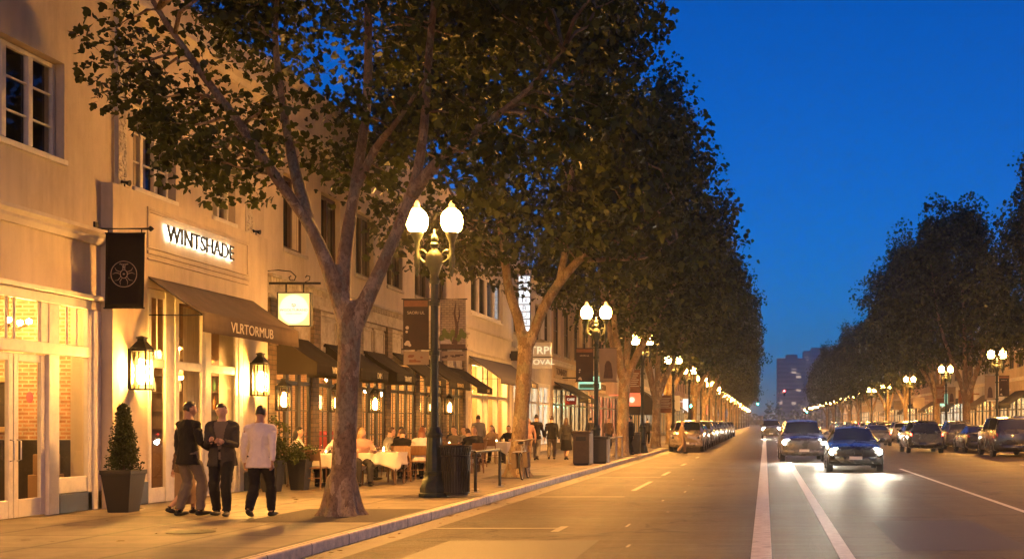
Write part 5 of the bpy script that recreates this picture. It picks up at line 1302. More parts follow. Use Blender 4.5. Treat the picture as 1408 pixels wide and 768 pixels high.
def shop_building(F, y0, y1, H, wall, label, trim='stucco_white', wins=3, wz=(5.6, 7.4), wcols=2, fm='dark_paint', pm='dark_glass', lit='shop_lit_warm', fascia=4.1, bays=3, fw='dark_paint', detail=True, aw=None, group=None):
    b = empty('shop_building', (F.xf, (y0 + y1) / 2, WALK_Z), 0, label, 'building', group)
    L0 = y1 - y0; holes = []
    for k in range(wins):
        c = y0 + L0 * (k + 0.5) / wins; h = L0 / wins * 0.31; holes.append((c - h, c + h, *wz))
    mb = MB()
    wall_holes(mb, F, y0 + 0.002, y1, 0.1, H, holes + [(y0 + 0.35, y1 - 0.35, 0.1, fascia - 0.55)], 0.3); shell(mb, F, y0 + 0.002, y1, 0.1, H)
    mb.build('wall', MATS[wall], b, recalc=False)
    for h in holes: window(b, F, h[0] + 0.02, h[1] - 0.02, h[2] + 0.02, h[3] - 0.02, wcols, 1 if wcols > 2 else 2, fm, pm, 0.2, 0.08, 0.1, sill=detail)
    moulding(b, F, y0 + 0.01, y1 - 0.01, H - 0.7, trim); moulding(b, F, y0 + 0.01, y1 - 0.01, fascia + 0.55, trim)
    fr = MB(); a, e = y0 + 0.35, y1 - 0.35
    F.box(fr, -0.22, -0.02, a, e, fascia - 0.75, fascia - 0.55); F.box(fr, -0.2, -0.04, a, e, 0.15, 0.5); F.box(fr, -0.2, -0.05, a, e, 2.5, 2.6)
    n = bays * 2
    for k in range(n + 1):
        y = a + (e - a) * k / n; w = 0.16 if k % 2 == 0 else 0.05; F.box(fr, -0.23, -0.01 if k % 2 == 0 else -0.06, max(a, y - w), min(e, y + w), 0.15, fascia - 0.56)
    w = fr.build('shop_window', MATS[fw], b)
    p = MB(); F.quad(p, -0.12, a, e, 0.4, fascia - 0.6); p.build('pane', MATS[lit], w, recalc=False)
    return b

# C: white shop with a four-light window and a wide grey awning
bC = empty('white_shop_building', (LF, 47.5, WALK_Z), 0, 'white shop building with one wide four-light upstairs window and a grey awning', 'building')
mb = MB(); wall_holes(mb, L, 43.402, 51.4, 0.1, 9.3, [(44.3, 49.6, 5.75, 7.45), (43.9, 51.0, 0.1, 4.0)], 0.35); shell(mb, L, 43.402, 51.4, 0.1, 9.3); mb.build('wall', MATS['stucco_white'], bC, recalc=False)
window(bC, L, 44.35, 49.55, 5.78, 7.42, 4, 1, 'white_paint', 'dark_glass', 0.12, 0.12, 0.22)
moulding(bC, L, 43.41, 51.39, 5.15, 'stucco_white', ((0, 0), (0.04, 0), (0.06, 0.06), (0.06, 0.1), (0, 0.12))); moulding(bC, L, 43.41, 51.39, 4.25, 'stucco_white', ((0, 0), (0.04, 0), (0.06, 0.06), (0.06, 0.1), (0, 0.12))); moulding(bC, L, 43.41, 51.39, 8.6, 'stucco_white')
fr = MB()
for y in (43.9, 44.6, 46.4, 47.2, 49.0, 50.9): L.box(fr, -0.26, -0.06, y - 0.1 if y > 44 else y, min(51.0, y + 0.1), 0.15, 3.99)
for z, h in ((0.15, 0.4), (2.55, 0.12), (3.82, 0.17)): L.box(fr, -0.25, -0.08, 43.9, 51.0, z, z + h)
w = fr.build('shop_window', MATS['white_paint'], bC); p = MB(); L.quad(p, -0.15, 44.0, 50.95, 0.5, 3.85); p.build('pane', MATS['window_glass'], w, recalc=False)
room(bC, L, 43.6, 51.2, 4.5, 4.1, d0=-0.36)
for k, (x, y, z) in enumerate(((-12.3, 45.2, 3.3), (-12.9, 47.2, 3.4), (-12.3, 49.4, 3.3), (-14.0, 50.2, 3.3))):
    t = empty('shop_ceiling_lamp', (x, y, 4.1), 0, '%s ceiling lamp inside the white shop, counted from the restaurant side' % ORD[k], 'lamp'); glow_ball(t, (x, y, z), 0.12, 'bulb_amber', 'bulb', 4.09)
mb = MB()
for k in range(5):
    for z in (0.5, 1.0, 1.5, 2.0): mb.box(-15.4, -15.0, 44 + k * 1.4, 45.2 + k * 1.4, z, z + 0.06)
    mb.box(-15.45, -15.38, 44 + k * 1.4, 45.2 + k * 1.4, 0.17, 2.3)
tag(mb.build('shop_shelves', MATS['white_paint']), 'white display shelving inside the shop under the grey awning', 'shelf')
awning('shop_awning', L, 44.0, 51.3, 4.12, 3.28, 1.2, 0.22, 'awning_grey', 'wide grey awning over the white shop past the restaurant', None, 'SALON', 0.16, 'cream_ink', 50.2)

# D: pale building with the white vertical sign
bD = shop_building(L, 51.4, 61.0, 9.0, 'stucco_grey', 'pale grey shop building carrying a lit vertical fin sign', wins=4, lit='shop_lit_white', fw='white_paint', bays=3)
t = empty('fin_sign', (-10.7, 51.8, 5.7), 0, 'tall narrow vertical fin sign with white lit letters', 'sign')
mb = MB(); mb.box(-11.0, -10.42, 51.76, 51.92, 5.55, 8.2); mb.box(-11.2, -11.0, 51.8, 51.88, 6.0, 6.1); mb.box(-11.2, -11.0, 51.8, 51.88, 7.6, 7.7); mb.build('sign_case', MATS['steel'], t, bevel=0.01)
for k, ch in enumerate('NEEHBUNI'):
    mb = MB(); z = 7.95 - k * 0.32; mb.box(-10.95, -10.47, 51.735, 51.757, z - 0.13, z + 0.13); p = mb.build('lit_panel', MATS['tube_white'], t)
    lettering('letter', ch, 0.2, face_my(-10.71, 51.731, z), MATS['sign_brown'], p, 0.004, 1.2)
mb = MB(); mb.tube([(-10.71, 51.8, 8.28), (-10.71, 51.88, 8.28)], 0.1, 12); mb.build('sign_top_disc', MATS['gilt'], t)
t = empty('box_sign', (-10.1, 52.6, 4.0), 0, 'lit tan box sign with two rows of letters right of the V-forked trunk', 'sign')
mb = MB(); mb.box(-10.6, -9.65, 52.5, 52.7, 4.02, 5.2); mb.box(-11.2, -10.6, 52.56, 52.64, 4.4, 4.46); mb.box(-11.2, -10.6, 52.56, 52.64, 4.95, 5.01); mb.build('sign_case', MATS['sign_amber'], t, bevel=0.02)
mb = MB(); mb.prism([(-10.6, 5.2), (-9.65, 5.2), (-10.12, 5.36)], 52.5, 52.7, 'y'); mb.build('sign_top', MATS['stone'], t)
emis('sign_letter_lit', (1.0, 0.78, 0.45), 0.45)
lettering('sign_letters', 'TRPI', 0.34, face_my(-10.12, 52.49, 4.82), MATS['sign_letter_lit'], t, 0.02, 1.05); lettering('sign_letters', 'HOVAL', 0.24, face_my(-10.12, 52.49, 4.30), MATS['sign_letter_lit'], t, 0.02, 1.1)
mb = MB(); mb.box(-10.65, -9.6, 52.48, 52.5, 4.52, 4.56); mb.build('sign_bar', MATS['black_metal'], t)
t = empty('projecting_sign', (-10.9, 51.3, 3.9), 0, 'small unlit dark box sign left of the V-forked trunk', 'sign')
mb = MB(); mb.box(-11.15, -10.45, 51.0, 51.1, 4.3, 4.72); mb.box(-11.2, -11.15, 51.02, 51.08, 4.4, 4.6); mb.build('sign_case', MATS['dark_paint'], t, bevel=0.01)

bE = shop_building(L, 61.0, 74.0, 9.6, 'stucco_tan', 'tan shop building with tall dark windows and a framed fascia sign', wins=4, lit='shop_lit_warm', bays=4, wz=(5.2, 7.9), wcols=1)
t = empty('fascia_sign', (-11.1, 63.0, 4.0), 0, 'framed fascia sign lettered TONNERY beside the box sign', 'sign')
mb = MB(); L.box(mb, 0.0, 0.06, 61.6, 65.8, 3.95, 4.62); mb.build('sign_board', MATS['banner_tan'], t, bevel=0.01)
lettering('sign_letters', 'TONNERY', 0.36, L.text(0.075, 63.7, 4.3), MATS['print_brown'], t, 0.02, 1.35)
awning('shop_awning', L, 61.8, 67.5, 3.75, 2.95, 1.3, 0.3, 'awning_black', 'black awning under the framed fascia sign', None, 'COVA', 0.22, 'cream_ink', 65.5)
t = empty('teal_sign', (-9.6, 64.0, 3.2), 0, 'glowing teal sign box on the shop beyond the black awning', 'sign')
mb = MB(); mb.box(-10.25, -9.05, 63.9, 64.1, 3.42, 4.12); mb.build('sign_case', MATS['sign_teal'], t, bevel=0.02); mb = MB(); mb.box(-10.2, -9.1, 63.885, 63.897, 3.46, 3.7); mb.build('sign_band', MATS['sign_teal_dark'], t)
mb = MB(); mb.box(-10.3, -9.0, 63.88, 64.12, 3.36, 3.418); mb.box(-10.3, -9.0, 63.88, 64.12, 4.122, 4.16); mb.box(-11.2, -10.25, 63.97, 64.03, 4.0, 4.06); mb.build('sign_frame', MATS['black_metal'], t)
lettering('sign_letters', 'N. VU', 0.2, face_my(-9.65, 63.89, 3.92), MATS['sign_teal_dark'], t, 0.01, 1.0)
t = empty('red_board', (-10.4, 62.6, 2.6), 0, 'small red hanging board below the teal sign', 'sign')
mb = MB(); mb.box(-10.75, -10.15, 62.58, 62.63, 2.55, 3.05); mb.build('sign_board', MATS['red_cloth'], t, bevel=0.01); lettering('sign_letters', 'CARE', 0.13, face_my(-10.45, 62.575, 2.82), MATS['sign_white'], t, 0.01, 0.9)
mb = MB(); mb.box(-11.2, -10.75, 62.59, 62.62, 3.0, 3.04); mb.build('sign_arm', MATS['black_metal'], t)

bF = shop_building(L, 74.0, 88.0, 8.8, 'stucco_rose', 'rose stucco shop building with a red lit sign', wins=4, lit='shop_lit_red', bays=4, fw='brown_wood')
t = empty('red_sign', (-9.6, 83.5, 2.7), 0, 'square red lit sign with a white dot beyond the third tree', 'sign')
mb = MB(); mb.box(-10.1, -8.95, 83.4, 83.6, 2.75, 3.75); mb.box(-11.2, -10.1, 83.46, 83.54, 3.5, 3.58); mb.build('sign_case', MATS['sign_red'], t, bevel=0.02); mb = MB(); mb.tube([(-9.55, 83.38, 3.2), (-9.55, 83.39, 3.2)], 0.2, 20); mb.build('sign_dot', MATS['sign_white'], t)
for k, (y, lb) in enumerate(((76, 'white lettered panel sign over the rose building shopfront'), (80, 'second white lettered panel sign beside the third tree'))):
    t = empty('panel_sign', (-11.1, y, 3.6), 0, lb, 'sign'); mb = MB(); L.box(mb, 0.0, 0.08, y - 1.2, y + 1.2, 3.6, 4.3); mb.build('sign_board', MATS['print_pale'], t); lettering('sign_letters', ['SPIX', 'MODERN'][k], 0.4, L.text(0.09, y, 3.95), MATS['print_brown'], t, 0.02, 1.0)
bG = shop_building(L, 88.0, 104.0, 10.2, 'stucco_cream', 'cream shop building with a black barrel awning', wins=5, lit='shop_lit_amber', bays=5, wcols=1)
# barrel awning
t = empty('barrel_awning', (-9.5, 96.0, 0), 0, 'rounded black barrel awning with wall lamps beside it', 'awning'); mb = MB(); pr = [(-11.19, 4.4)] + [(-11.2 + 2.3 * math.sin(a), 2.5 + 1.9 * math.cos(a)) for a in np.linspace(0.08, PI / 2, 9)] + [(-8.9, 2.2), (-11.19, 2.2)]
mb.prism(pr, 94.5, 98.0, 'y'); mb.build('canopy', MATS['awning_black'], t)
lantern(L, 0.0, 99.0, 4.0, 0.5, 0.9, 'left of two bright wall lamps past the barrel awning', 'wall lamps past the barrel awning', 'bulb_small'); lantern(L, 0.0, 101.4, 4.0, 0.5, 0.9, 'right of two bright wall lamps past the barrel awning', 'wall lamps past the barrel awning', 'bulb_small')
far = [(104, 121, 9.4, 'stucco_grey', 'shop_lit_white'), (121, 140, 8.6, 'stucco_tan', 'shop_lit_amber'), (140, 162, 10.4, 'stucco_rose', 'shop_lit_warm'), (162, 190, 9.0, 'stucco_cream', 'shop_lit_amber'), (190, 225, 10.0, 'stucco_grey', 'shop_lit_warm'), (225, 275, 9.2, 'stucco_tan', 'shop_lit_amber')]
for k, (a, b, H, w, lt) in enumerate(far):
    shop_building(L, a, b, H, w, '%s distant %s shop building beyond the barrel awning on the left' % (['first', 'second', 'third', 'fourth', 'fifth', 'sixth'][k], w.split('_')[1]), wins=5, lit=lt, bays=5, detail=False)
    if k < 4: awning('shop_awning', L, a + 2, a + 8, 3.8, 3.0, 1.3, 0.3, ['awning_black', 'awning_tan', 'awning_dark', 'awning_grey'][k], '%s distant awning beyond the barrel awning on the left' % ORD[k].replace('nearest', 'first'), 'distant awnings on the left')
    t = empty('projecting_sign', (-10, a + 10, 3), 0, '%s small projecting sign beyond the barrel awning' % ORD[k].replace('nearest', 'first'), 'sign', 'distant projecting signs on the left')
    mb = MB(); mb.box(-10.6, -9.6, a + 10, a + 10.15, 2.9, 4.6); mb.box(-11.2, -10.6, a + 10.05, a + 10.1, 4.2, 4.3); mb.build('sign_case', MATS[['sign_frost', 'sign_amber', 'sign_frost', 'sign_amber', 'sign_red', 'sign_amber'][k]], t)

# right-hand side
Rt = Face(RF, -1)
rs = [(62, 80, 8.6, 'stucco_cream', 'shop_lit_amber'), (80, 93, 7.4, 'stucco_tan', 'shop_lit_warm'), (93, 107, 8.8, 'stucco_grey', 'shop_lit_amber'), (107, 124, 7.8, 'stucco_cream', 'shop_lit_white'), (124, 144, 9.0, 'stucco_rose', 'shop_lit_amber'), (144, 168, 8.0, 'stucco_tan', 'shop_lit_warm'), (168, 200, 9.2, 'stucco_grey', 'shop_lit_amber'), (200, 240, 8.6, 'stucco_tan', 'shop_lit_warm'), (240, 280, 9.4, 'stucco_cream', 'shop_lit_amber')]
for k, (a, b, H, w, lt) in enumerate(rs):
    shop_building(Rt, a, b, H, w, '%s %s shop building of the right side, counted from the frame edge' % (ORD[k], w.split('_')[1]), wins=4, lit=lt, bays=4, detail=k < 4)
    if k < 7: awning('shop_awning', Rt, a + 1, a + 6.5, 3.9, 2.9, 1.5, 0.3, ['awning_dark', 'awning_black', 'awning_tan', 'awning_black', 'awning_tan', 'awning_dark', 'awning_grey'][k], '%s awning along the right-hand shops from the frame edge' % ORD[k], 'awnings along the right-hand shops')
    if 0 < k < 7:
        t = empty('projecting_sign', (17.6, a + 8, 3), 0, '%s projecting sign along the right-hand shops' % ORD[k].replace('second', 'first').replace('third', 'second').replace('fourth', 'third').replace('fifth', 'fourth').replace('sixth', 'fifth').replace('seventh', 'sixth'), 'sign', 'projecting signs on the right')
        mb = MB(); mb.box(16.8, 18.1, a + 8, a + 8.15, 3.2, 4.4); mb.box(18.1, 18.6, a + 8.05, a + 8.1, 4.0, 4.1); mb.build('sign_case', MATS[['banner_tan', 'sign_amber', 'banner_rust', 'sign_teal', 'print_pale', 'banner_tan', 'sign_amber'][k]], t)

# far office towers at the end of the street
def officemat():
    m, nt, n, l = nodes_of('tower_glass')
    out = N(nt, 'ShaderNodeOutputMaterial'); b = N(nt, 'ShaderNodeBsdfPrincipled', Roughness=0.3); l.new(b.outputs[0], out.inputs[0]); b.inputs['Base Color'].default_value = (0.04, 0.048, 0.07, 1)
    tc = N(nt, 'ShaderNodeTexCoord'); sp = N(nt, 'ShaderNodeSeparateXYZ'); l.new(tc.outputs['Object'], sp.inputs[0])
    def cell(src, s):
        a = N(nt, 'ShaderNodeMath', operation='MULTIPLY'); l.new(src, a.inputs[0]); a.inputs[1].default_value = s
        f = N(nt, 'ShaderNodeMath', operation='FLOOR'); l.new(a.outputs[0], f.inputs[0]); return f.outputs[0]
    cb = N(nt, 'ShaderNodeCombineXYZ'); l.new(cell(sp.outputs[0], 0.28), cb.inputs[0]); l.new(cell(sp.outputs[2], 0.28), cb.inputs[1])
    wn_ = N(nt, 'ShaderNodeTexWhiteNoise', noise_dimensions='3D'); l.new(cb.outputs[0], wn_.inputs['Vector'])
    gt = N(nt, 'ShaderNodeMath', operation='GREATER_THAN'); gt.inputs[1].default_value = 0.93; l.new(wn_.outputs['Value'], gt.inputs[0])
    ml = N(nt, 'ShaderNodeMath', operation='MULTIPLY'); ml.inputs[1].default_value = 0.3; l.new(gt.outputs[0], ml.inputs[0])
    b.inputs['Emission Color'].default_value = (1, 0.72, 0.5, 1); l.new(ml.outputs[0], b.inputs['Emission Strength'])
    MATS['tower_glass'] = m
officemat(); mat('tower_wall', (0.11, 0.115, 0.16), 0.8, 0.1, 0.05)
def tower(x0, x1, y, d, H, label, floors):
    t = empty('office_tower', ((x0 + x1) / 2, y, 0), 0, label, 'building')
    mb = MB(); mb.box(x0, x1, y, y + d, 0, H); mb.box(x0 + (x1 - x0) * 0.3, x1 - (x1 - x0) * 0.3, y + 2, y + d - 2, H, H + 3); mb.build('wall', MATS['tower_wall'], t)
    for k in range(floors):
        z = 2 + (H - 4) * k / floors; mb = MB(); mb.quad((x0 + 1, y - 0.15, z), (x1 - 1, y - 0.15, z), (x1 - 1, y - 0.15, z + (H - 4) / floors * 0.55), (x0 + 1, y - 0.15, z + (H - 4) / floors * 0.55)); mb.build('window_band', MATS['tower_glass'], t, recalc=False)
tower(9, 32, 900, 30, 51, 'dark office tower with lit windows at the end of the street', 14)
tower(34.5, 58, 1050, 30, 66, 'taller hazy office tower behind the trees at the end of the street', 16)
tower(60, 120, 1300, 30, 34, 'low hazy office block right of the taller tower', 8)

rngw = np.random.default_rng(77); PW = np.stack([rngw.uniform(-60, 90, 5200), rngw.uniform(640, 700, 5200), np.abs(rngw.normal(0, 5.5, 5200))], 1); PW[:, 2] *= 0.8 + 0.4 * np.sin(PW[:, 0] * 0.35) + 0.2 * np.sin(PW[:, 0] * 0.9)
tag(link(bpy.data.objects.new('treeline', leaf_mesh('treeline', PW, 1.7, rngw, LEAF_S))), kind='stuff')
# ------------------------------------------------------------------ planters, bins, racks, bicycle
mat('planter_dark', (0.014, 0.012, 0.011), 0.5, 0.25, 5, 0.1, 60); mat('topiary_leaf', (0.022, 0.034, 0.010), 0.6, 0.3, 20); mat('soil', (0.03, 0.02, 0.012), 0.95, 0.3, 20, 0.6, 40)
mat('tyre', (0.012, 0.012, 0.012), 0.8, 0.2, 10); mat('bin_brown', (0.10, 0.062, 0.035), 0.55, 0.2, 6, 0.1, 80); mat('bin_grey', (0.38, 0.36, 0.33), 0.45, 0.15, 6, metal=0.3)
def planter(x, y, w, h, label, group=None):
    t = empty('planter', (x, y, WALK_Z), 0, label, 'planter', group)
    mb = MB(); a, b = w * 0.70, w
    pr = [(a / 2 ** 0.5, 0.0), (b / 2 ** 0.5, h - 0.07), (b * 1.06 / 2 ** 0.5, h - 0.07), (b * 1.06 / 2 ** 0.5, h), (b * 0.92 / 2 ** 0.5, h), (b * 0.90 / 2 ** 0.5, h - 0.06)]
    mb.lathe(pr, 4, rot=PI / 4); mb.build('pot', MATS['planter_dark'], t, world=False, bevel=0.012)
    mb = MB(); q = b * 0.45; mb.quad((-q, -q, h - 0.05), (q, -q, h - 0.05), (q, q, h - 0.05), (-q, q, h - 0.05)); mb.build('potting_soil', MATS['soil'], t, world=False, recalc=False)
    return t
def bush_leaves(name, C, per, spread, size, seed, m, parent, shape=LEAF_S):
    rng = np.random.default_rng(seed); P = leaves_at(rng, np.array(C), per, spread, 0.9); me = leaf_mesh(name, P, size, rng, shape, droop=-0.2); me.materials.clear(); me.materials.append(MATS[m])
    return link(bpy.data.objects.new(name, me), parent)
leafmat('box_leaves', (0.030, 0.042, 0.010)); leafmat('shrub_leaves', (0.045, 0.060, 0.012))
planter(-10.42, 18.9, 0.48, 0.68, 'square black planter holding the spiral topiary by the plinth')
t = empty('topiary', (-10.42, 18.9, WALK_Z + 0.64), 0, 'dark cone-shaped box topiary in the planter by the first lantern', 'plant')
C = []
for i in range(150):
    h = (i / 149) ** 0.9 * 1.02; a = i * 2.4; r = 0.215 * (1 - h / 1.08) ** 0.75 * (1 + 0.16 * math.sin(a * 0.5 - h * 14)); 
    for q in (1.0, 0.55): C.append((r * q * math.cos(a), r * q * math.sin(a), 0.05 + h))
bush_leaves('foliage', C, 34, 0.034, 0.034, 5, 'box_leaves', t)
mb = MB(); mb.tube([(0, 0, -0.05), (0, 0, 0.9)], [0.025, 0.012], 6); mb.build('stem', MATS['brown_wood'], t, world=False)
for k, (x, y, w, h, lb, lb2) in enumerate(((-10.3, 24.3, 0.40, 0.66, 'black tapered planter beside the man in the white shirt', 'loose green shrub in the planter beside the white-shirted man'), (-10.0, 25.0, 0.40, 0.66, 'black tapered planter next to the first empty chair', 'small-leaved shrub in the planter next to the first empty chair'))):
    planter(x, y, w, h, lb)
    t = empty('shrub', (x, y, WALK_Z + h - 0.04), 0, lb2, 'plant'); rng = np.random.default_rng(60 + k)
    C = np.stack([rng.normal(0, 0.15, 60), rng.normal(0, 0.15, 60), np.abs(rng.normal(0.12 + 0.1 * (1 - k), 0.13 + 0.12 * (1 - k), 60))], 1)
    bush_leaves('foliage', C, 40, 0.06, 0.05, 61 + k, 'shrub_leaves', t)
    mb = MB()
    for q in range(9): c = C[q * 6]; mb.tube([(c[0] * 0.2, c[1] * 0.2, -0.05), (c[0] * 0.6, c[1] * 0.6, c[2] * 0.5), tuple(c)], [0.008, 0.006, 0.003], 5)
    mb.build('stem', MATS['brown_wood'], t, world=False)

t = empty('litter_bin', (-6.05, 22.75, WALK_Z), 0, 'black ribbed round litter bin beside the nearest lamp post', 'litter bin')
mb = MB()
for k in range(30):
    a = 2 * PI * k / 30
    mb.tube([(0.25 * math.cos(a), 0.25 * math.sin(a), 0.06), (0.262 * math.cos(a), 0.262 * math.sin(a), 0.5), (0.268 * math.cos(a), 0.268 * math.sin(a), 0.86), (0.30 * math.cos(a), 0.30 * math.sin(a), 0.985)], 0.017, 5)
mb.build('bin_slats', MATS['black_metal'], t, world=False, smooth=60)
mb = MB(); mb.lathe([(0.235, 0.03), (0.25, 0.86), (0.235, 0.86), (0.22, 0.05)], 24); mb.build('bin_liner', MATS['dark_paint'], t, world=False, smooth=40)
mb = MB()
for r, z in ((0.305, 0.985), (0.27, 0.80), (0.255, 0.08)): mb.tube([(r * math.cos(a), r * math.sin(a), z) for a in np.linspace(0, 2 * PI, 33)], 0.018, 6, caps=False)
mb.build('bin_rim', MATS['black_metal'], t, world=False, smooth=60)

def rack(x, y0, y1, h, label):
    t = empty('bicycle_rack', (x, (y0 + y1) / 2, WALK_Z), 0, label, 'bicycle rack', 'bicycle racks along the kerb'); d = (y1 - y0) / 2
    mb = MB(); mb.tube(smooth_path([(0, -d, 0), (0, -d, h - 0.12), (0, -d + 0.04, h - 0.03), (0, -d + 0.13, h), (0, d - 0.13, h), (0, d - 0.04, h - 0.03), (0, d, h - 0.12), (0, d, 0)], 3), 0.032, 8); mb.build('rack_bar', MATS['steel' if y0 > 40 else 'black_metal'], t, world=False, smooth=60)
    for s_ in (-1, 1):
        mb = MB(); mb.lathe([(0.085, 0), (0.085, 0.012), (0.04, 0.016)], 12, (0, s_ * d, 0)); mb.build('base_plate', MATS['steel'], t, world=False)
rack(-6.0, 24.1, 26.3, 0.83, 'black hoop bicycle rack between the litter bin and second tree'); rack(-6.28, 24.0, 25.2, 0.83, 'short dark hoop rack close behind the ribbed litter bin')
rack(-5.85, 43.4, 45.6, 0.85, 'steel hoop rack past the brown box bin'); rack(-5.95, 46.6, 48.4, 0.85, 'steel hoop rack in front of the third tree')
def boxbin(x, y, w, h, label, m1, m2):
    t = empty('box_bin', (x, y, WALK_Z), 0, label, 'litter bin')
    mb = MB(); a = w / 2; mb.box(-a + 0.02, a - 0.05, -a, a, 0.05, h - 0.1); mb.build('bin_body', MATS[m1], t, world=False, bevel=0.015)
    mb = MB(); mb.box(a - 0.048, a, -a - 0.01, a + 0.01, 0.03, h - 0.1); mb.build('side_panel', MATS[m2], t, world=False, bevel=0.01)
    mb = MB(); mb.box(-a - 0.01, a + 0.01, -a - 0.02, a + 0.02, h - 0.098, h); mb.build('bin_lid', MATS[m1], t, world=False, bevel=0.02)
    mb = MB(); mb.box(-a * 0.6, a * 0.5, -a - 0.006, -a + 0.004, h - 0.34, h - 0.2); mb.build('bin_slot', MATS['dark_paint'], t, world=False)
    mb = MB(); mb.box(-a + 0.05, a - 0.08, -a + 0.04, a - 0.04, 0, 0.05); mb.build('bin_foot', MATS['black_metal'], t, world=False)
boxbin(-6.25, 39.9, 0.62, 1.16, 'brown box bin with a pale side panel in front of the second lamp', 'bin_brown', 'bin_grey')
boxbin(-5.80, 41.2, 0.55, 0.95, 'lower dark box bin at the foot of the second lamp post', 'dark_paint', 'bin_grey')
boxbin(-6.05, 53.6, 0.6, 1.0, 'dark box bin at the foot of the third lamp post', 'dark_paint', 'black_metal')

t = empty('bicycle', (-6.12, 29.7, WALK_Z), 0.06, 'bicycle parked end-on against the V-forked tree', 'bicycle'); t.rotation_euler = (0, R(-5), 0.06)
for y, nm in ((-0.5, 'rear'), (0.52, 'front')):
    mb = MB(); mb.tube([(0, y + 0.33 * math.cos(a), 0.345 + 0.33 * math.sin(a)) for a in np.linspace(0, 2 * PI, 33)], 0.019, 6, caps=False); w = mb.build('wheel', MATS['tyre'], t, world=False, smooth=60)
    mb = MB(); mb.tube([(0, y + 0.305 * math.cos(a), 0.345 + 0.305 * math.sin(a)) for a in np.linspace(0, 2 * PI, 33)], 0.011, 5, caps=False)
    for k in range(14): a = 2 * PI * k / 14; mb.tube([(0, y, 0.345), (0, y + 0.3 * math.cos(a), 0.345 + 0.3 * math.sin(a))], 0.0025, 3)
    mb.build('rim', MATS['steel'], w, world=False)
mb = MB()
for p, q, r in (((0, -0.05, 0.30), (0, -0.18, 0.86), 0.017), ((0, -0.05, 0.30), (0, 0.36, 0.78), 0.019), ((0, -0.16, 0.76), (0, 0.34, 0.86), 0.017), ((0, 0.36, 0.74), (0, 0.33, 0.95), 0.018), ((0, 0.35, 0.78), (0, 0.52, 0.345), 0.014)): mb.tube([p, q], r, 8)
for s_ in (-1, 1): mb.tube([(s_ * 0.01, -0.16, 0.74), (s_ * 0.05, -0.5, 0.345)], 0.009, 6); mb.tube([(s_ * 0.02, -0.05, 0.30), (s_ * 0.05, -0.5, 0.345)], 0.009, 6)
mb.build('bicycle_frame', MATS['bin_grey'], t, world=False, smooth=60)
mb = MB(); mb.tube([(-0.29, 0.22, 1.0), (-0.2, 0.32, 1.01), (0, 0.34, 0.99), (0.2, 0.32, 1.01), (0.29, 0.22, 1.0)], 0.013, 6); mb.build('handlebar', MATS['steel'], t, world=False, smooth=60)
mb = MB(); mb.ball((0, -0.24, 0.93), (0.075, 0.14, 0.035), 10, 6); mb.build('saddle', MATS['tyre'], t, world=False, smooth=60)
mb = MB(); mb.tube([(-0.28, -0.52, 0.72), (-0.30, -0.5, 0.45), (-0.1, -0.5, 0.40)], 0.014, 6); mb.box(-0.14, 0.14, -0.75, -0.3, 0.715, 0.73); mb.build('carrier', MATS['steel'], t, world=False)
for s_ in (-1, 1):
    mb = MB(); mb.prism([(-0.72, 0.30), (-0.34, 0.30), (-0.32, 0.70), (-0.70, 0.70)], s_ * 0.07, s_ * 0.21, 'x'); mb.build('pannier', MATS['awning_tan'], t, world=False, bevel=0.03)

# ------------------------------------------------------------------ dining tables and chairs
mat('chair_wood', (0.17, 0.085, 0.035), 0.45, 0.3, 4, 0.1, 50, stretch=(5, 5, 1)); mat('linen', (0.62, 0.57, 0.49), 0.85, 0.06, 3, 0.15, 220); mat('china', (0.75, 0.73, 0.68), 0.25, 0.05, 5)
glass('drink_glass', (0.96, 0.95, 0.92), 0.16)
def make_chair():
    t = empty('dining_chair', (0, 0, 0), 0, '', 'chair', 'wooden chairs of the pavement tables')
    for sx in (-1, 1):
        mb = MB(); mb.tube([(sx * 0.20, 0.20, 0), (sx * 0.19, 0.19, 0.45)], 0.018, 6); mb.build('leg', MATS['chair_wood'], t, world=False, smooth=60)
        mb = MB(); mb.tube([(sx * 0.205, -0.25, 0), (sx * 0.20, -0.21, 0.25), (sx * 0.195, -0.20, 0.46), (sx * 0.19, -0.235, 0.68), (sx * 0.185, -0.27, 0.82)], 0.018, 6); mb.build('leg', MATS['chair_wood'], t, world=False, smooth=60)
    mb = MB(); mb.prism([(-0.21, -0.21), (0.21, -0.21), (0.225, 0.22), (-0.225, 0.22)], 0.445, 0.475, 'z'); mb.build('seat', MATS['chair_wood'], t, world=False, bevel=0.012)
    mb = MB(); V = []; Fc = []
    for i in range(9):
        u = -1 + 2 * i / 8
        for d in (0, 0.016):
            for z, o in ((0.62, -0.20), (0.72, -0.232), (0.86, -0.262)): V.append((u * 0.205, o - 0.03 * (1 - u * u) - d, z))
    for i in range(8):
        a, b = i * 6, (i + 1) * 6
        for k in range(2): Fc += [(a + k, b + k, b + k + 1, a + k + 1), (a + 3 + k, a + 4 + k, b + 4 + k, b + 3 + k)]
        Fc += [(a + 2, b + 2, b + 5, a + 5), (a, a + 3, b + 3, b)]
    Fc += [(0, 1, 4, 3), (1, 2, 5, 4), (48, 51, 52, 49), (49, 52, 53, 50)]
    mb.add(V, Fc); mb.build('backrest', MATS['chair_wood'], t, world=False, smooth=50)
    mb = MB(); mb.bar((-0.2, -0.20, 0.25), (0.2, -0.20, 0.25), 0.02); mb.build('stretcher', MATS['chair_wood'], t, world=False)
    return t
chair = make_chair(); used = []
def put_chair(x, y, rz, label):
    o = chair if not used else copy_tree(chair); used.append(o); return place(o, (x, y, WALK_Z), rz, label)
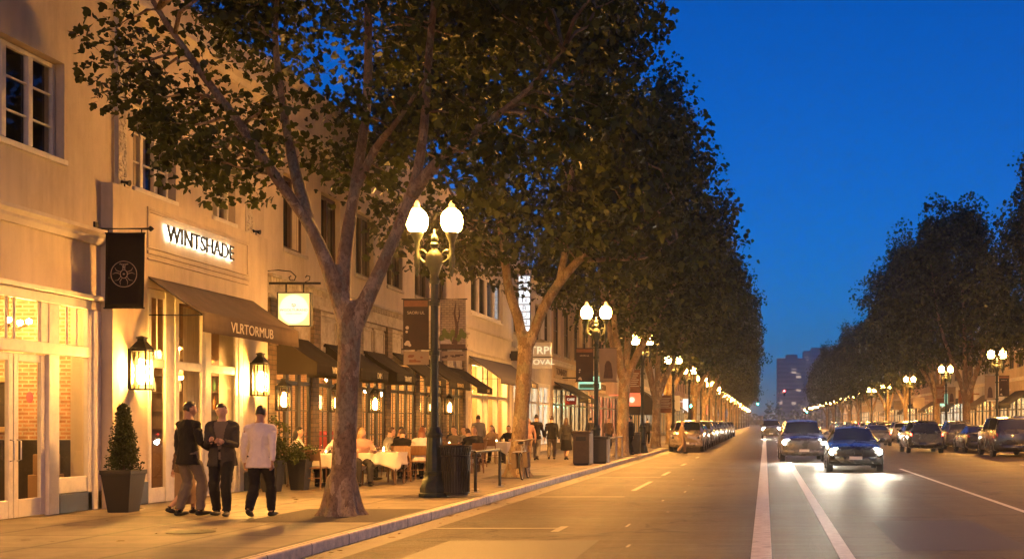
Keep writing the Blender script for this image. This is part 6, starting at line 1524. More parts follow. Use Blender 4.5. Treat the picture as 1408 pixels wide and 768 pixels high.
def table(x, y, rz, w, tl, cl, seed, scale=1.0):
    t = empty('dining_table', (x, y, WALK_Z), rz, tl, 'table', 'pavement dining tables')
    mb = MB(); mb.box(-w / 2 + 0.03, w / 2 - 0.03, -w / 2 + 0.03, w / 2 - 0.03, 0.70, 0.735); mb.build('table_top', MATS['brown_wood'], t, world=False)
    for sx in (-1, 1):
        for sy in (-1, 1): mb = MB(); mb.box(sx * (w / 2 - 0.08) - 0.02, sx * (w / 2 - 0.08) + 0.02, sy * (w / 2 - 0.08) - 0.02, sy * (w / 2 - 0.08) + 0.02, 0, 0.70); mb.build('leg', MATS['brown_wood'], t, world=False)
    # cloth: flat top, folded drop that hangs lower at the corners
    rng = np.random.default_rng(seed); mb = MB(); n = 64; rings = [(0.0, 0), (1.0, 0), (1.0, 0.02)] + [(1.0, 0.06 * k) for k in range(1, 7)]
    V = [(0, 0, 0.741)]; ph = rng.uniform(0, 6, 4)
    for ri, (s_, dz) in enumerate(rings[1:]):
        for j in range(n):
            a = 2 * PI * j / n; m_ = max(abs(math.cos(a)), abs(math.sin(a))); cx, cy_ = math.cos(a) / m_, math.sin(a) / m_
            corner = (1 - abs(abs(cx) - abs(cy_))) ** 2
            drop = dz / 0.36 * (0.27 + 0.19 * corner + 0.015 * math.sin(5 * a + ph[0]))
            out = w / 2 + (0.03 * math.sin(11 * a + ph[1]) + 0.022 * math.sin(17 * a + ph[2]) - 0.10 * corner * 0.6 + 0.02) * (drop / 0.4) if dz else w / 2
            V.append((cx * out, cy_ * out, 0.742 - drop))
    Fc = [(0, 1 + j, 1 + (j + 1) % n) for j in range(n)]
    for r in range(len(rings) - 2):
        for j in range(n): a = 1 + r * n; Fc.append((a + j, a + n + j, a + n + (j + 1) % n, a + (j + 1) % n))
    mb.add(V, Fc)
    o = mb.build('tablecloth', MATS['linen'], None, world=False, smooth=65); o.location = (x, y, WALK_Z); o.rotation_euler = (0, 0, rz); tag(o, cl, 'tablecloth', 'white cloths of the pavement tables')
    md = o.modifiers.new('cloth', 'SOLIDIFY'); md.thickness = 0.004; md.offset = 1
    zt = WALK_Z + 0.746
    for k in range(4):
        a = rz + PI / 4 + k * PI / 2 + rng.uniform(-0.3, 0.3); r = w * 0.27
        mb = MB(); mb.lathe([(0.11, 0.012), (0.12, 0.016), (0.06, 0.002), (0.06, 0)], 16) if k % 2 == 0 else mb.lathe([(0.032, 0), (0.03, 0.004), (0.005, 0.008), (0.004, 0.08), (0.03, 0.10), (0.038, 0.14), (0.03, 0.18)], 12, caps=False)
        o = mb.build('plate' if k % 2 == 0 else 'wine_glass', MATS['china' if k % 2 == 0 else 'drink_glass'], None, world=False, smooth=50); o.location = (x + r * math.cos(a), y + r * math.sin(a), zt)
        tag(o, 'white plate lying on a white-clothed pavement table' if k % 2 == 0 else 'wine glass standing on a white-clothed pavement table', 'plate' if k % 2 == 0 else 'glass', 'plates on the pavement tables' if k % 2 == 0 else 'glasses on the pavement tables')
    c = empty('table_candle', (x, y, zt), 0, 'glass candle burning on a white-clothed pavement table', 'candle', 'candles on the pavement tables')
    mb = MB(); mb.lathe([(0.035, 0), (0.04, 0.09)], 12, caps=False); mb.build('candle_glass', MATS['drink_glass'], c, world=False, smooth=50)
    mb = MB(); mb.ball((0, 0, 0.05), (0.012, 0.012, 0.025), 6, 5); mb.build('candle_flame', MATS['bulb_small'], c, world=False)
table(-9.85, 26.1, 0.0, 0.9, 'dining table under white cloth behind the first empty chair', 'white cloth on the table next to the planters', 1)
table(-8.95, 27.3, 0.05, 0.9, 'dining table under white cloth just right of the first trunk', 'white cloth hanging in points just right of the first trunk', 2)
table(-8.95, 30.4, 0.0, 0.9, 'dining table under white cloth before the man in black', 'white cloth between the hunched man in black and the lamp base', 3)
table(-8.75, 33.6, 0.0, 0.9, 'dining table under white cloth behind the nearest lamp post', 'white cloth on the table behind the nearest lamp post', 4)
table(-9.6, 41.6, 0.0, 0.95, 'far dining table under white cloth before the white shop', 'white cloth on the far table before the white shop', 5)
table(-9.75, 29.75, 0.1, 0.75, 'small dining table under white cloth by the restaurant windows', 'white cloth on the small table by the restaurant windows', 7)
table(-9.6, 35.4, 0.0, 0.85, 'dining table under white cloth just past the lamp post', 'white cloth on the table just past the lamp post', 8)
table(-10.2, 37.6, 0.0, 0.9, 'dining table close to the restaurant windows past the lamp post', 'white cloth on the table against the restaurant windows', 6)
for x, y, rz, lb in ((-9.78, 25.25, 0.06, 'empty wooden chair with its back to us beside the planters'), (-9.62, 27.1, -1.45, 'empty wooden chair side-on right behind the first trunk'), (-8.9, 28.3, PI, 'wooden chair on the far side of the pointed cloth'),
                     (-8.15, 30.4, 1.5, 'wooden chair on the road side of the third table'), (-8.7, 32.75, 0.1, 'wooden chair with its back to us behind the lamp base'), (-9.6, 40.7, 0.1, 'wooden chair with its back to us at the far table'), (-8.7, 41.6, 1.5, 'wooden chair on the road side of the far table'), (-9.3, 37.6, 1.5, 'wooden chair at the table against the restaurant windows')):
    put_chair(x, y, rz, lb)
# ------------------------------------------------------------------ people
for nm, c in (('skin_light', (0.50, 0.30, 0.20)), ('skin_tan', (0.36, 0.20, 0.12)), ('skin_dark', (0.14, 0.07, 0.04))): mat(nm, c, 0.5, 0.06, 6, spec=0.35)
for nm, c in (('hair_dark', (0.012, 0.009, 0.007)), ('hair_brown', (0.05, 0.025, 0.012)), ('hair_red', (0.16, 0.05, 0.018)), ('hair_blond', (0.28, 0.17, 0.07)), ('hair_grey', (0.2, 0.19, 0.18))): mat(nm, c, 0.45, 0.3, 30, 0.2, 120)
for nm, c in (('cloth_black', (0.010, 0.009, 0.010)), ('cloth_charcoal', (0.035, 0.032, 0.032)), ('cloth_white', (0.62, 0.56, 0.53)), ('cloth_grey', (0.20, 0.185, 0.17)), ('cloth_tan', (0.26, 0.17, 0.10)), ('cloth_brown', (0.10, 0.06, 0.035)),
              ('cloth_navy', (0.02, 0.022, 0.035)), ('cloth_pink', (0.42, 0.24, 0.19)), ('cloth_taupe', (0.13, 0.105, 0.085)), ('shoe_black', (0.012, 0.011, 0.010)), ('eye_dark', (0.02, 0.015, 0.012))): mat(nm, c, 0.85 if 'cloth' in nm else 0.4, 0.12, 6, 0.35 if 'cloth' in nm else 0, 14, spec=0.25)

FOLD = bpy.data.textures.new('cloth_folds', 'CLOUDS'); FOLD.noise_scale = 0.09; FOLD.noise_depth = 2
def folds(o, k):
    md = o.modifiers.new('folds', 'DISPLACE'); md.texture = FOLD; md.strength = k; md.mid_level = 0.5; md.texture_coords = 'LOCAL'
def two_bone(a, c, l1, l2, pole):
    a, c, pole = Vector(a), Vector(c), Vector(pole); d = c - a; L_ = d.length
    if L_ > (l1 + l2) * 0.995: c = a + d * ((l1 + l2) * 0.995 / L_); d = c - a; L_ = d.length
    x = (l1 * l1 - l2 * l2 + L_ * L_) / (2 * L_); h = math.sqrt(max(0, l1 * l1 - x * x)); u = d / L_
    p = pole - u * pole.dot(u); p.normalize()
    return a + u * x + p * h, c

class Pose:
    """joint positions in metres; the person faces +Y"""
    def __init__(s, pz=0.93, lean=0.03, side=0.0, feet=((-0.10, 0.0), (0.10, 0.0)), hands=None, toe=(0, 0), yaw=0.0, nod=0.0, lift=(0.0, 0.0), knee=((-0.1, 1, 0.2), (0.1, 1, 0.2)), wide=1.0, py=0.0):
        s.u = Vector((math.sin(side), math.sin(lean), math.cos(lean))).normalized(); s.p0 = Vector((0, py, pz)); s.yaw, s.nod, s.toe, s.wide = yaw, nod, toe, wide
        s.f = Vector((0, math.cos(lean), -math.sin(lean)))
        s.hip = [s.p0 + Vector((sx * 0.085 * wide, 0, -0.02)) for sx in (-1, 1)]
        s.knee, s.ank = [], []
        for i in range(2):
            k, a = two_bone(s.hip[i], (feet[i][0], feet[i][1], 0.085 + lift[i]), 0.435, 0.425, knee[i]); s.knee.append(k); s.ank.append(a)
        s.sh = [s.at(0.435) + Vector((sx * 0.178, 0, 0)) for sx in (-1, 1)]
        hands = hands or ((-0.27, 0.06, pz - 0.12), (0.27, 0.02, pz - 0.12)); s.elb, s.wr = [], []
        for i in range(2):
            k, a = two_bone(s.sh[i], hands[i], 0.29, 0.255, ((-1, 1)[i] * 0.5, -1, -0.35)); s.elb.append(k); s.wr.append(a)
        s.head = s.at(0.665) + s.f * 0.025
    def at(s, t, f=0.0): return s.p0 + s.u * t + s.f * f

def torso(mb, S, o=0.0, low=-0.07, high=0.62, waist=0.0, bust=0.0):
    prof = [(-0.07, 0.184, 0.118), (0.02, 0.176, 0.119), (0.10, 0.156, 0.108), (0.18, 0.138, 0.10), (0.28, 0.155, 0.112 + bust), (0.38, 0.175, 0.118 + bust), (0.43, 0.172, 0.105), (0.47, 0.13, 0.085), (0.51, 0.085, 0.068), (0.56, 0.057, 0.06), (0.62, 0.053, 0.057)]
    P, Rr = [], []
    if low < -0.07: P.append(S.at(low)); Rr.append((0.200 + o, 0.135 + o))
    for t, a, b in prof:
        if low - 1e-6 <= t <= high + 1e-6: P.append(S.at(t)); Rr.append((a * (S.wide if t < 0.15 else 1) - waist * (abs(t - 0.18) < 0.1) + o, b + o))
    mb.tube(P, Rr, 16, frame=(1, 0, 0))
    if high > 0.44:
        mb.tube([S.sh[0], S.sh[0].lerp(S.sh[1], 0.5) + S.u * 0.015, S.sh[1]], [0.050 + o, 0.075 + o, 0.050 + o], 10)
        for i in range(2): mb.tube([S.at(0.53), S.at(0.49).lerp(S.sh[i], 0.45), S.sh[i] + S.u * 0.005], [0.050 + o * 0.5, 0.048 + o, 0.046 + o], 10)
def arm(mb, S, i, o=0.0, end=1.0):
    a, e, w = S.sh[i], S.elb[i], S.wr[i]; P = [a, a.lerp(e, 0.35), a.lerp(e, 0.75), e, e.lerp(w, 0.3), e.lerp(w, 0.7), w]; Rr = [0.058, 0.052, 0.043, 0.040, 0.041, 0.034, 0.027]
    if end < 1.0: n = max(2, int(round(len(P) * end))); P, Rr = P[:n], Rr[:n]
    mb.tube(P, [r + o for r in Rr], 10); mb.ball(a, 0.052 + o, 10, 6)
def leg(mb, S, i, o=0.0, end=1.0, wid=0.0):
    h, k, a = S.hip[i], S.knee[i], S.ank[i]; P = [h + Vector((0, 0, 0.04)), h.lerp(k, 0.3), h.lerp(k, 0.75), k, k.lerp(a, 0.3), k.lerp(a, 0.65), a]; Rr = [0.096, 0.088, 0.066, 0.058, 0.060, 0.045, 0.037]
    if end < 1.0: n = max(2, int(round(len(P) * end))); P, Rr = P[:n], Rr[:n]
    mb.tube(P, [r + o + wid * j / 6 for j, r in enumerate(Rr)], 12)

def head_mesh(S, hi):
    n, m = (24, 18) if hi else (14, 11); V = []
    def f(x, y, z):        # unit sphere point -> head (face towards +Y)
        X, Y, Z = x * 0.076, y * 0.094, z * 0.118
        if z < 0: X *= 1 - 0.30 * (-z) ** 1.5; Y = Y * (1 - 0.12 * -z) + 0.012 * (-z)
        if y < 0 and z < -0.2: Y *= 0.8
        if y > 0.3:
            g = lambda a, b, sx, sz: math.exp(-((abs(x) - a) / sx) ** 2 - ((z - b) / sz) ** 2)
            Y += 0.026 * g(0, -0.22, 0.16, 0.17) + 0.008 * g(0, -0.02, 0.12, 0.2) - 0.011 * g(0.42, 0.03, 0.2, 0.12) + 0.007 * g(0.38, 0.24, 0.3, 0.10) + 0.007 * g(0, -0.52, 0.28, 0.08) + 0.010 * g(0, -0.84, 0.25, 0.13) - 0.004 * g(0, -0.40, 0.3, 0.05)
        return X, Y, Z
    mb = MB(); mb.ball((0, 0, 0), (1, 1, 1), n, m); mb.v = [f(*p) for p in mb.v]
    for s_ in (-1, 1): mb.ball((s_ * 0.076, -0.01, -0.005), (0.014, 0.022, 0.034), 8, 6)
    return mb, f
def head_mtx(S): return Matrix.Translation(S.head) @ Matrix.Rotation(S.yaw, 4, 'Z') @ Matrix.Rotation(S.nod, 4, 'X')

def hand(mb, S, i, curl=0.6, hold=False):
    e, w = S.elb[i], S.wr[i]; d = (w - e).normalized(); sx = (-1, 1)[i]
    side = Vector((-sx, 0, 0)) if not hold else Vector((0, 0, 1)); nrm = d.cross(side)
    if nrm.length < 0.1: nrm = Vector((0, 1, 0))
    nrm.normalize(); acr = nrm.cross(d).normalized()     # acr: across the knuckles, pal: palm side
    pal = Vector((-sx, 0, 0)) - d * Vector((-sx, 0, 0)).dot(d); pal = pal.normalized() if pal.length > 0.2 else nrm
    acr = d.cross(pal).normalized() * (1 if d.cross(pal).y > 0 else -1)
    mb.tube([w - d * 0.02, w + d * 0.02, w + d * 0.06, w + d * 0.09], [(0.024, 0.018), (0.034, 0.016), (0.040, 0.015), (0.036, 0.011)], 10, frame=acr)
    for k, (a, ln) in enumerate(((0.030, 0.072), (0.010, 0.080), (-0.010, 0.075), (-0.029, 0.058))):
        p = w + d * 0.082 + acr * a; c = curl * (1 + 0.1 * k); P = [p]; ang = 0.15
        for q in (0.45, 0.32, 0.23):
            dd = d * math.cos(ang) + pal * math.sin(ang); P.append(P[-1] + dd * ln * q); ang += c
        mb.tube(P, [0.0095, 0.009, 0.008, 0.006], 6)
    p = w + d * 0.03 + acr * 0.032; dd = (d * 0.7 + acr * 0.6 + pal * 0.35).normalized()
    mb.tube([p, p + dd * 0.04, p + dd * 0.04 + (d * 0.8 + pal * 0.5).normalized() * 0.03], [0.013, 0.011, 0.008], 6)

def join_mesh(me, mb):
    k = mb.mesh('k'); bm = bmesh.new(); bm.from_mesh(me); bm.from_mesh(k); bm.to_mesh(me); bm.free(); bpy.data.meshes.remove(k); shade(me, 180)

def shoe(S, i, o=0.0):
    a = S.ank[i]; k = S.knee[i]; t = S.toe[i] if S.toe else 0; f = Vector((0.12 * (-1, 1)[i], 1, -t)).normalized()
    b = a + Vector((0, 0, -0.05)); mb = MB()
    mb.tube([b - f * 0.075, b - f * 0.05, b + f * 0.02, b + f * 0.10, b + f * 0.165, b + f * 0.185], [(0.022, 0.022), (0.037, 0.036), (0.041, 0.045), (0.046, 0.033), (0.036, 0.024), (0.015, 0.012)], 12, frame=(1, 0, 0))
    mb.tube([a + Vector((0, 0, 0.03)), a - Vector((0, 0, 0.03))], [0.042 + o, 0.042], 10)
    return mb

def person(label, loc, rz, S, skin='skin_light', hair='hair_dark', top='cloth_black', bottom='cloth_charcoal', style='short', hi=False, jacket=None, skirt=None, height=1.75, sleeve=1.0, group=None, coat=None, bust=0.0, hold=False, curl=0.55, shoe_m='shoe_black', hem=-0.12):
    sc = height / 1.75; vx = (0.011 if hi else 0.018); t = empty('person', loc, rz, label, 'person', group); t.scale = (sc,) * 3
    mb = MB(); torso(mb, S, 0, bust=bust)
    for i in range(2): arm(mb, S, i); leg(mb, S, i); mb.tube([S.ank[i] + Vector((0, -0.04, -0.035)), S.ank[i] + Vector((0, 0.10, -0.05))], 0.03, 8)
    hm, f = head_mesh(S, hi); H = head_mtx(S)
    mb.add(hm.v, hm.f, 0, H); mb.tube([S.at(0.50), S.head + Vector((0, 0, -0.05))], [0.06, 0.052], 10)
    me = remesh(mb.mesh('body'), vx, 1)
    hb = MB()
    for i in range(2): hand(hb, S, i, curl, hold)
    join_mesh(me, hb)
    obj_from('body', me, MATS[skin], t)
    eb = MB()
    for s_ in (-1, 1): x, y, z = f(s_ * 0.40, 0.90, 0.03); eb.ball(H @ Vector((x, y - 0.004, z)), (0.011, 0.008, 0.007), 8, 5); eb.ball(H @ Vector((x, y + 0.004, z + 0.022)), (0.017, 0.006, 0.0035), 8, 4)
    obj_from('eyes', eb.mesh('eyes'), MATS['eye_dark'], t)
    # hair: a cap over the skull, longer styles hang behind
    hc = MB(); n, m = 20, 14; k = 1.08 if style != 'short' else 1.055; hc.ball((0, 0, 0), (1, 1, 1), n, m)
    def keep(p):
        x, y, z = p; line = 0.44 + 0.06 * math.sin(x * 6) if y > 0.35 else (0.44 - (0.35 - y) * 1.1 if y > -0.3 else -0.35)
        return z > max(line, -0.40 if style == 'short' else -0.6)
    fc = [F_ for F_ in hc.f if sum(keep(hc.v[j]) for j in F_) == len(F_)]
    vv = []
    for p in hc.v: X, Y, Z = f(*p); w_ = 1.0 + 0.02 * math.sin(p[0] * 9 + p[2] * 7); vv.append((X * k * w_, Y * k * w_, Z * k * 1.02))
    cap = MB().add(vv, fc, 0, H); cme = cap.mesh('hair')
    o = obj_from('hair', cme, MATS[hair], t); shade(cme, 180); md = o.modifiers.new('thick', 'SOLIDIFY'); md.thickness = 0.009; md.offset = -0.6
    if style in ('long', 'bob'):
        ln = 0.36 if style == 'long' else 0.17; lb = MB(); b = S.u
        P = [H @ Vector((0, -0.045, 0.06)), H @ Vector((0, -0.065, -0.03)), H @ Vector((0, -0.075, -0.12)), H @ Vector((0, -0.085, -0.10)) - b * ln * 0.5, H @ Vector((0, -0.08, -0.10)) - b * ln]
        lb.tube(P, [(0.07, 0.045), (0.092, 0.06), (0.098, 0.055), (0.10, 0.045), (0.055, 0.022)], 14, frame=(1, 0, 0)); join_mesh(cme, lb)
    elif style == 'bun':
        lb = MB(); lb.ball(H @ Vector((0, -0.115, 0.05)), 0.045, 10, 7); join_mesh(cme, lb)
    # clothes are shells a little outside the body
    mb = MB(); torso(mb, S, 0.012, low=hem if not jacket else -0.07, high=0.515, bust=bust)
    if not jacket:
        for i in range(2): arm(mb, S, i, 0.011, sleeve)
    o = obj_from('shirt', remesh(mb.mesh('shirt'), vx, 2), MATS[top], t); folds(o, 0.03 if not jacket else 0.004)
    if jacket:
        mb = MB(); torso(mb, S, 0.026, low=-0.17, high=0.49)
        for i in range(2): arm(mb, S, i, 0.018)
        jme = remesh(mb.mesh('jacket'), vx, 2)
        # the jacket stands open in front: cut a long narrow V
        bm = bmesh.new(); bm.from_mesh(jme); dele = []
        for F_ in bm.faces:
            c = F_.calc_center_median(); q = c - S.p0; tt = q.dot(S.u); ff = q.dot(S.f)
            if ff > 0.05 and abs(q.x) < 0.022 + 0.085 * max(0, (tt - 0.10)) / 0.4 and tt > -0.2 and tt < 0.56: dele.append(F_)
        bmesh.ops.delete(bm, geom=dele, context='FACES'); bm.to_mesh(jme); bm.free()
        o = obj_from('jacket', jme, MATS[jacket], t); folds(o, 0.022); md = o.modifiers.new('thick', 'SOLIDIFY'); md.thickness = 0.008; md.offset = -1
    if skirt:
        mb = MB(); ln = {'knee': 0.52, 'long': 0.72}[skirt]; P, Rr = [], []
        kx = sum((S.knee[i].x for i in range(2))) / 2; ky = sum((S.knee[i].y for i in range(2))) / 2
        for q in range(7):
            t_ = q / 6; P.append(S.p0 + Vector((kx * t_, ky * 0.6 * t_, 0.10 - ln * t_ - 0.10 * t_))); w_ = 0.15 + 0.07 * t_ ** 0.8; Rr.append((w_ + 0.012, w_ * (0.75 + 0.15 * t_) + 0.012))
        mb.tube(P, Rr, 28, frame=(1, 0, 0))
        for j in range(len(mb.v)):
            x, y, z = mb.v[j]; tz = (S.p0.z + 0.1 - z) / ln; a = math.atan2(y, x); mb.v[j] = (x * (1 + 0.05 * tz * math.sin(a * 7)), y * (1 + 0.05 * tz * math.sin(a * 7 + 1)), z)
        me = mb.mesh('skirt'); shade(me, 60); obj_from('skirt', me, MATS[bottom], t)
    else:
        mb = MB(); torso(mb, S, 0.010, low=-0.07, high=0.10)
        for i in range(2): leg(mb, S, i, 0.013, wid=0.012)
        folds(obj_from('trousers', remesh(mb.mesh('trousers'), vx, 2), MATS[bottom], t), 0.028)
    for i in range(2):
        me = shoe(S, i).mesh('shoe'); shade(me, 180); obj_from('shoe', me, MATS[shoe_m], t)
    return t

walk = lambda k=1, **kw: Pose(**{**dict(pz=0.915, lean=0.04, feet=((-0.085, 0.20 * k), (0.085, -0.24 * k)), hands=((-0.26, -0.10 * k, 0.83), (0.26, 0.20 * k, 0.86)), toe=(0, 0.35) if k > 0 else (0.35, 0), lift=(0, 0.05) if k > 0 else (0.05, 0)), **kw})
stand = lambda **kw: Pose(**{**dict(pz=0.93, lean=0.02, feet=((-0.11, 0.03), (0.11, -0.04)), hands=((-0.26, 0.05, 0.82), (0.26, 0.03, 0.82))), **kw})
W = WALK_Z
# the four people in front of the awning shop
person('man in a black sweater seen from behind, standing under the awning', (-8.98, 18.1, W), -0.45, stand(hands=((-0.27, 0.08, 0.84), (0.24, 0.22, 0.98)), feet=((-0.13, -0.05), (0.12, 0.12)), yaw=-0.35), 'skin_tan', 'hair_dark', 'cloth_black', 'cloth_taupe', hi=True, height=1.81, hem=-0.16)
person('short woman in a long tan skirt half hidden beside the black sweater', (-9.22, 18.42, W), -0.9, walk(1, wide=1.05, side=0.12), 'skin_light', 'hair_brown', 'cloth_brown', 'cloth_tan', 'long', hi=True, skirt='long', height=1.46, bust=0.02)
p2 = person('man in an open dark blazer facing us and looking at his phone', (-8.44, 18.1, W), PI + 0.12, stand(hands=((-0.10, 0.27, 1.13), (0.09, 0.29, 1.15)), feet=((-0.10, 0.12), (0.11, -0.10)), nod=-0.28, yaw=0.1), 'skin_light', 'hair_dark', 'cloth_taupe', 'cloth_black', hi=True, jacket='cloth_charcoal', height=1.78, hold=True, curl=0.8)
t = empty('phone', (-8.475, 17.77, W + 1.19), PI + 0.12, 'small dark phone held by the man in the blazer', 'phone'); t.rotation_euler = (R(-50), 0, PI + 0.12)
mb = MB(); mb.box(-0.036, 0.036, -0.075, 0.075, -0.004, 0.004); mb.build('phone_body', MATS['dark_paint'], t, world=False, bevel=0.003); mb = MB(); mb.quad((-0.032, -0.07, 0.0046), (0.032, -0.07, 0.0046), (0.032, 0.07, 0.0046), (-0.032, 0.07, 0.0046)); mb.build('phone_screen', MATS['dark_glass'], t, world=False, recalc=False)
person('man in a white shirt and black trousers walking away from us', (-7.73, 17.8, W), 0.05, walk(-1), 'skin_tan', 'hair_dark', 'cloth_white', 'cloth_black', hi=True, height=1.76, hem=-0.17)

# diners, each on a chair of their own
sit = lambda **kw: Pose(**{**dict(pz=0.56, lean=0.12, feet=((-0.12, 0.42), (0.12, 0.40)), hands=((-0.18, 0.40, 0.80), (0.18, 0.40, 0.80)), py=-0.06), **kw})
D = [(-9.88, 27.05, PI - 0.2, dict(), dict(skin='skin_light', hair='hair_brown', top='cloth_white', style='short'), 'man in white facing us at the table by the planters'),
     (-10.55, 26.35, -1.2, dict(lean=0.05), dict(skin='skin_light', hair='hair_dark', top='cloth_white', style='long', bust=0.02), 'woman with long dark hair at the table by the planters'),
     (-9.72, 30.0, -0.95, dict(lean=0.2), dict(skin='skin_light', hair='hair_brown', top='cloth_grey', style='short'), 'diner in a grey shirt left of the hunched man in black'),
     (-9.22, 29.5, 0.12, dict(lean=0.38), dict(skin='skin_light', hair='hair_brown', top='cloth_black', style='short'), 'hunched diner in black with his back to us'),
     (-8.72, 29.5, 0.0, dict(lean=0.22), dict(skin='skin_light', hair='hair_red', top='cloth_white', style='bob', bust=0.02), 'red-haired diner in white right of the hunched man'),
     (-8.8, 31.3, PI, dict(), dict(skin='skin_tan', hair='hair_red', top='cloth_brown', style='bob'), 'diner facing us across the table from the hunched man'),
     (-9.62, 33.5, -1.5, dict(), dict(skin='skin_tan', hair='hair_dark', top='cloth_black', style='long', bust=0.02), 'woman with long black hair left of the lamp post'),
     (-9.2, 34.5, PI - 0.4, dict(), dict(skin='skin_light', hair='hair_brown', top='cloth_taupe', style='short'), 'diner in taupe behind the woman with long black hair'),
     (-8.35, 33.2, 0.9, dict(lean=0.42), dict(skin='skin_light', hair='hair_brown', top='cloth_black', style='short'), 'man in black leaning over his table behind the litter bin'),
     (-8.6, 34.45, PI, dict(lean=0.2), dict(skin='skin_light', hair='hair_blond', top='cloth_charcoal', style='bob'), 'blond diner facing the leaning man behind the lamp post'),
     (-9.95, 42.45, PI - 0.3, dict(), dict(skin='skin_light', hair='hair_brown', top='cloth_tan', style='bob'), 'diner in tan facing us at the far table'),
     (-9.35, 42.45, PI, dict(), dict(skin='skin_tan', hair='hair_dark', top='cloth_black', style='short'), 'diner in black facing us at the far table'),
     (-9.35, 26.95, PI + 0.5, dict(lean=0.2), dict(skin='skin_light', hair='hair_blond', top='cloth_pink', style='bob', bust=0.02), 'blond woman in pink right behind the first tree trunk'),
     (-10.1, 28.95, -0.6, dict(lean=0.1), dict(skin='skin_tan', hair='hair_brown', top='cloth_tan', style='long', bust=0.02), 'long-haired diner in tan at the small table by the windows'),
     (-9.75, 31.0, -1.9, dict(lean=0.15), dict(skin='skin_tan', hair='hair_dark', top='cloth_black', style='short'), 'diner in black on the window side of the third table'),
     (-10.4, 35.3, -1.3, dict(lean=0.1), dict(skin='skin_light', hair='hair_dark', top='cloth_white', style='short'), 'diner in a white shirt by the window past the third table'),
     (-9.3, 36.2, PI - 0.3, dict(lean=0.25), dict(skin='skin_light', hair='hair_brown', top='cloth_grey', style='bob'), 'bob-haired diner in grey past the lamp post'),
     (-10.3, 38.5, PI, dict(), dict(skin='skin_light', hair='hair_dark', top='cloth_navy', style='short'), 'diner in navy against the restaurant windows')]
for k, (x, y, rz, ps, kw, lb) in enumerate(D):
    person(lb, (x, y, W), rz, sit(**ps), bottom=['cloth_charcoal', 'cloth_black', 'cloth_navy'][k % 3], **kw)
    put_chair(x, y, rz, 'wooden chair under the %s' % lb)
# people along the pavement
PD = [(-10.5, 42.6, 0.3, stand(), dict(top='cloth_grey', bottom='cloth_taupe', hair='hair_dark'), 'man in a grey shirt standing before the white shop window'),
      (-8.76, 44.5, 0.0, walk(1), dict(top='cloth_black', bottom='cloth_grey', hair='hair_dark', height=1.8), 'man in black jacket and grey trousers walking away past the V-forked tree'),
      (-8.35, 45.5, 0.1, walk(-1), dict(top='cloth_black', bottom='cloth_taupe', hair='hair_brown'), 'middle of three walkers, black top and taupe trousers'),
      (-7.70, 45.0, -0.1, walk(1, wide=1.05), dict(top='cloth_charcoal', bottom='cloth_black', hair='hair_brown', style='bob', skirt='knee', height=1.68), 'woman in a dark jacket and black skirt left of the box bin'),
      (-8.95, 44.0, PI, walk(1), dict(top='cloth_pink', bottom='cloth_tan', hair='hair_red', style='bob', height=1.66), 'woman in pink coming towards us beside the V-forked trunk'),
      (-6.0, 52.0, 1.2, stand(), dict(top='cloth_black', bottom='cloth_black', hair='hair_dark', height=1.78), 'dark figure waiting at the kerb by the third lamp'),
      (-9.3, 62.0, 0.0, walk(1), dict(top='cloth_charcoal', bottom='cloth_black', hair='hair_dark'), 'distant walker in charcoal under the teal sign'),
      (-8.6, 64.0, PI, walk(-1), dict(top='cloth_brown', bottom='cloth_navy', hair='hair_brown'), 'distant walker in brown right of the teal sign'),
      (-7.75, 62.5, 0.0, walk(1), dict(top='cloth_taupe', bottom='cloth_charcoal', hair='hair_dark'), 'distant walker in taupe behind the third tree'),
      (-7.35, 78.0, PI, stand(), dict(top='cloth_black', bottom='cloth_charcoal', hair='hair_dark'), 'far dark figure near the barrel awning'),
      (-8.0, 79.0, 0.0, walk(-1), dict(top='cloth_navy', bottom='cloth_black', hair='hair_dark'), 'far walker in navy before the barrel awning')]
for x, y, rz, S, kw, lb in PD: person(lb, (x, y, W), rz, S, **kw)
person('person in tan stepping across the road before the gold car', (-4.30, 60.0, 0), -1.2, walk(1), 'skin_light', 'hair_blond', 'cloth_tan', 'cloth_tan', height=1.72)
# ------------------------------------------------------------------ vehicles
def paint(name, c, metal=0.35): mat(name, c, 0.28, 0.04, 2, coat=0.7, metal=metal)
paint('paint_gold', (0.30, 0.23, 0.13)); paint('paint_black', (0.012, 0.012, 0.014)); paint('paint_navy', (0.02, 0.024, 0.04)); paint('paint_silver', (0.34, 0.34, 0.34)); paint('paint_red', (0.16, 0.02, 0.015)); paint('paint_grey', (0.09, 0.09, 0.095)); paint('paint_white', (0.55, 0.54, 0.52), 0.0)
emis('headlight_on', (1.0, 0.88, 0.66), 1500.0); emis('taillight_on', (1.0, 0.04, 0.02), 12.0); emis('taillight_off', (0.5, 0.02, 0.01), 0.02, base=(0.25, 0.01, 0.008)); mat('headlight_off', (0.55, 0.55, 0.53), 0.1, 0.1, 20, spec=0.9)
mat('trim_black', (0.012, 0.012, 0.012), 0.5, 0.2, 10); mat('alloy', (0.42, 0.42, 0.42), 0.35, 0.1, 10, metal=0.9); mat('plate_white', (0.6, 0.6, 0.58), 0.5, 0.05, 10)
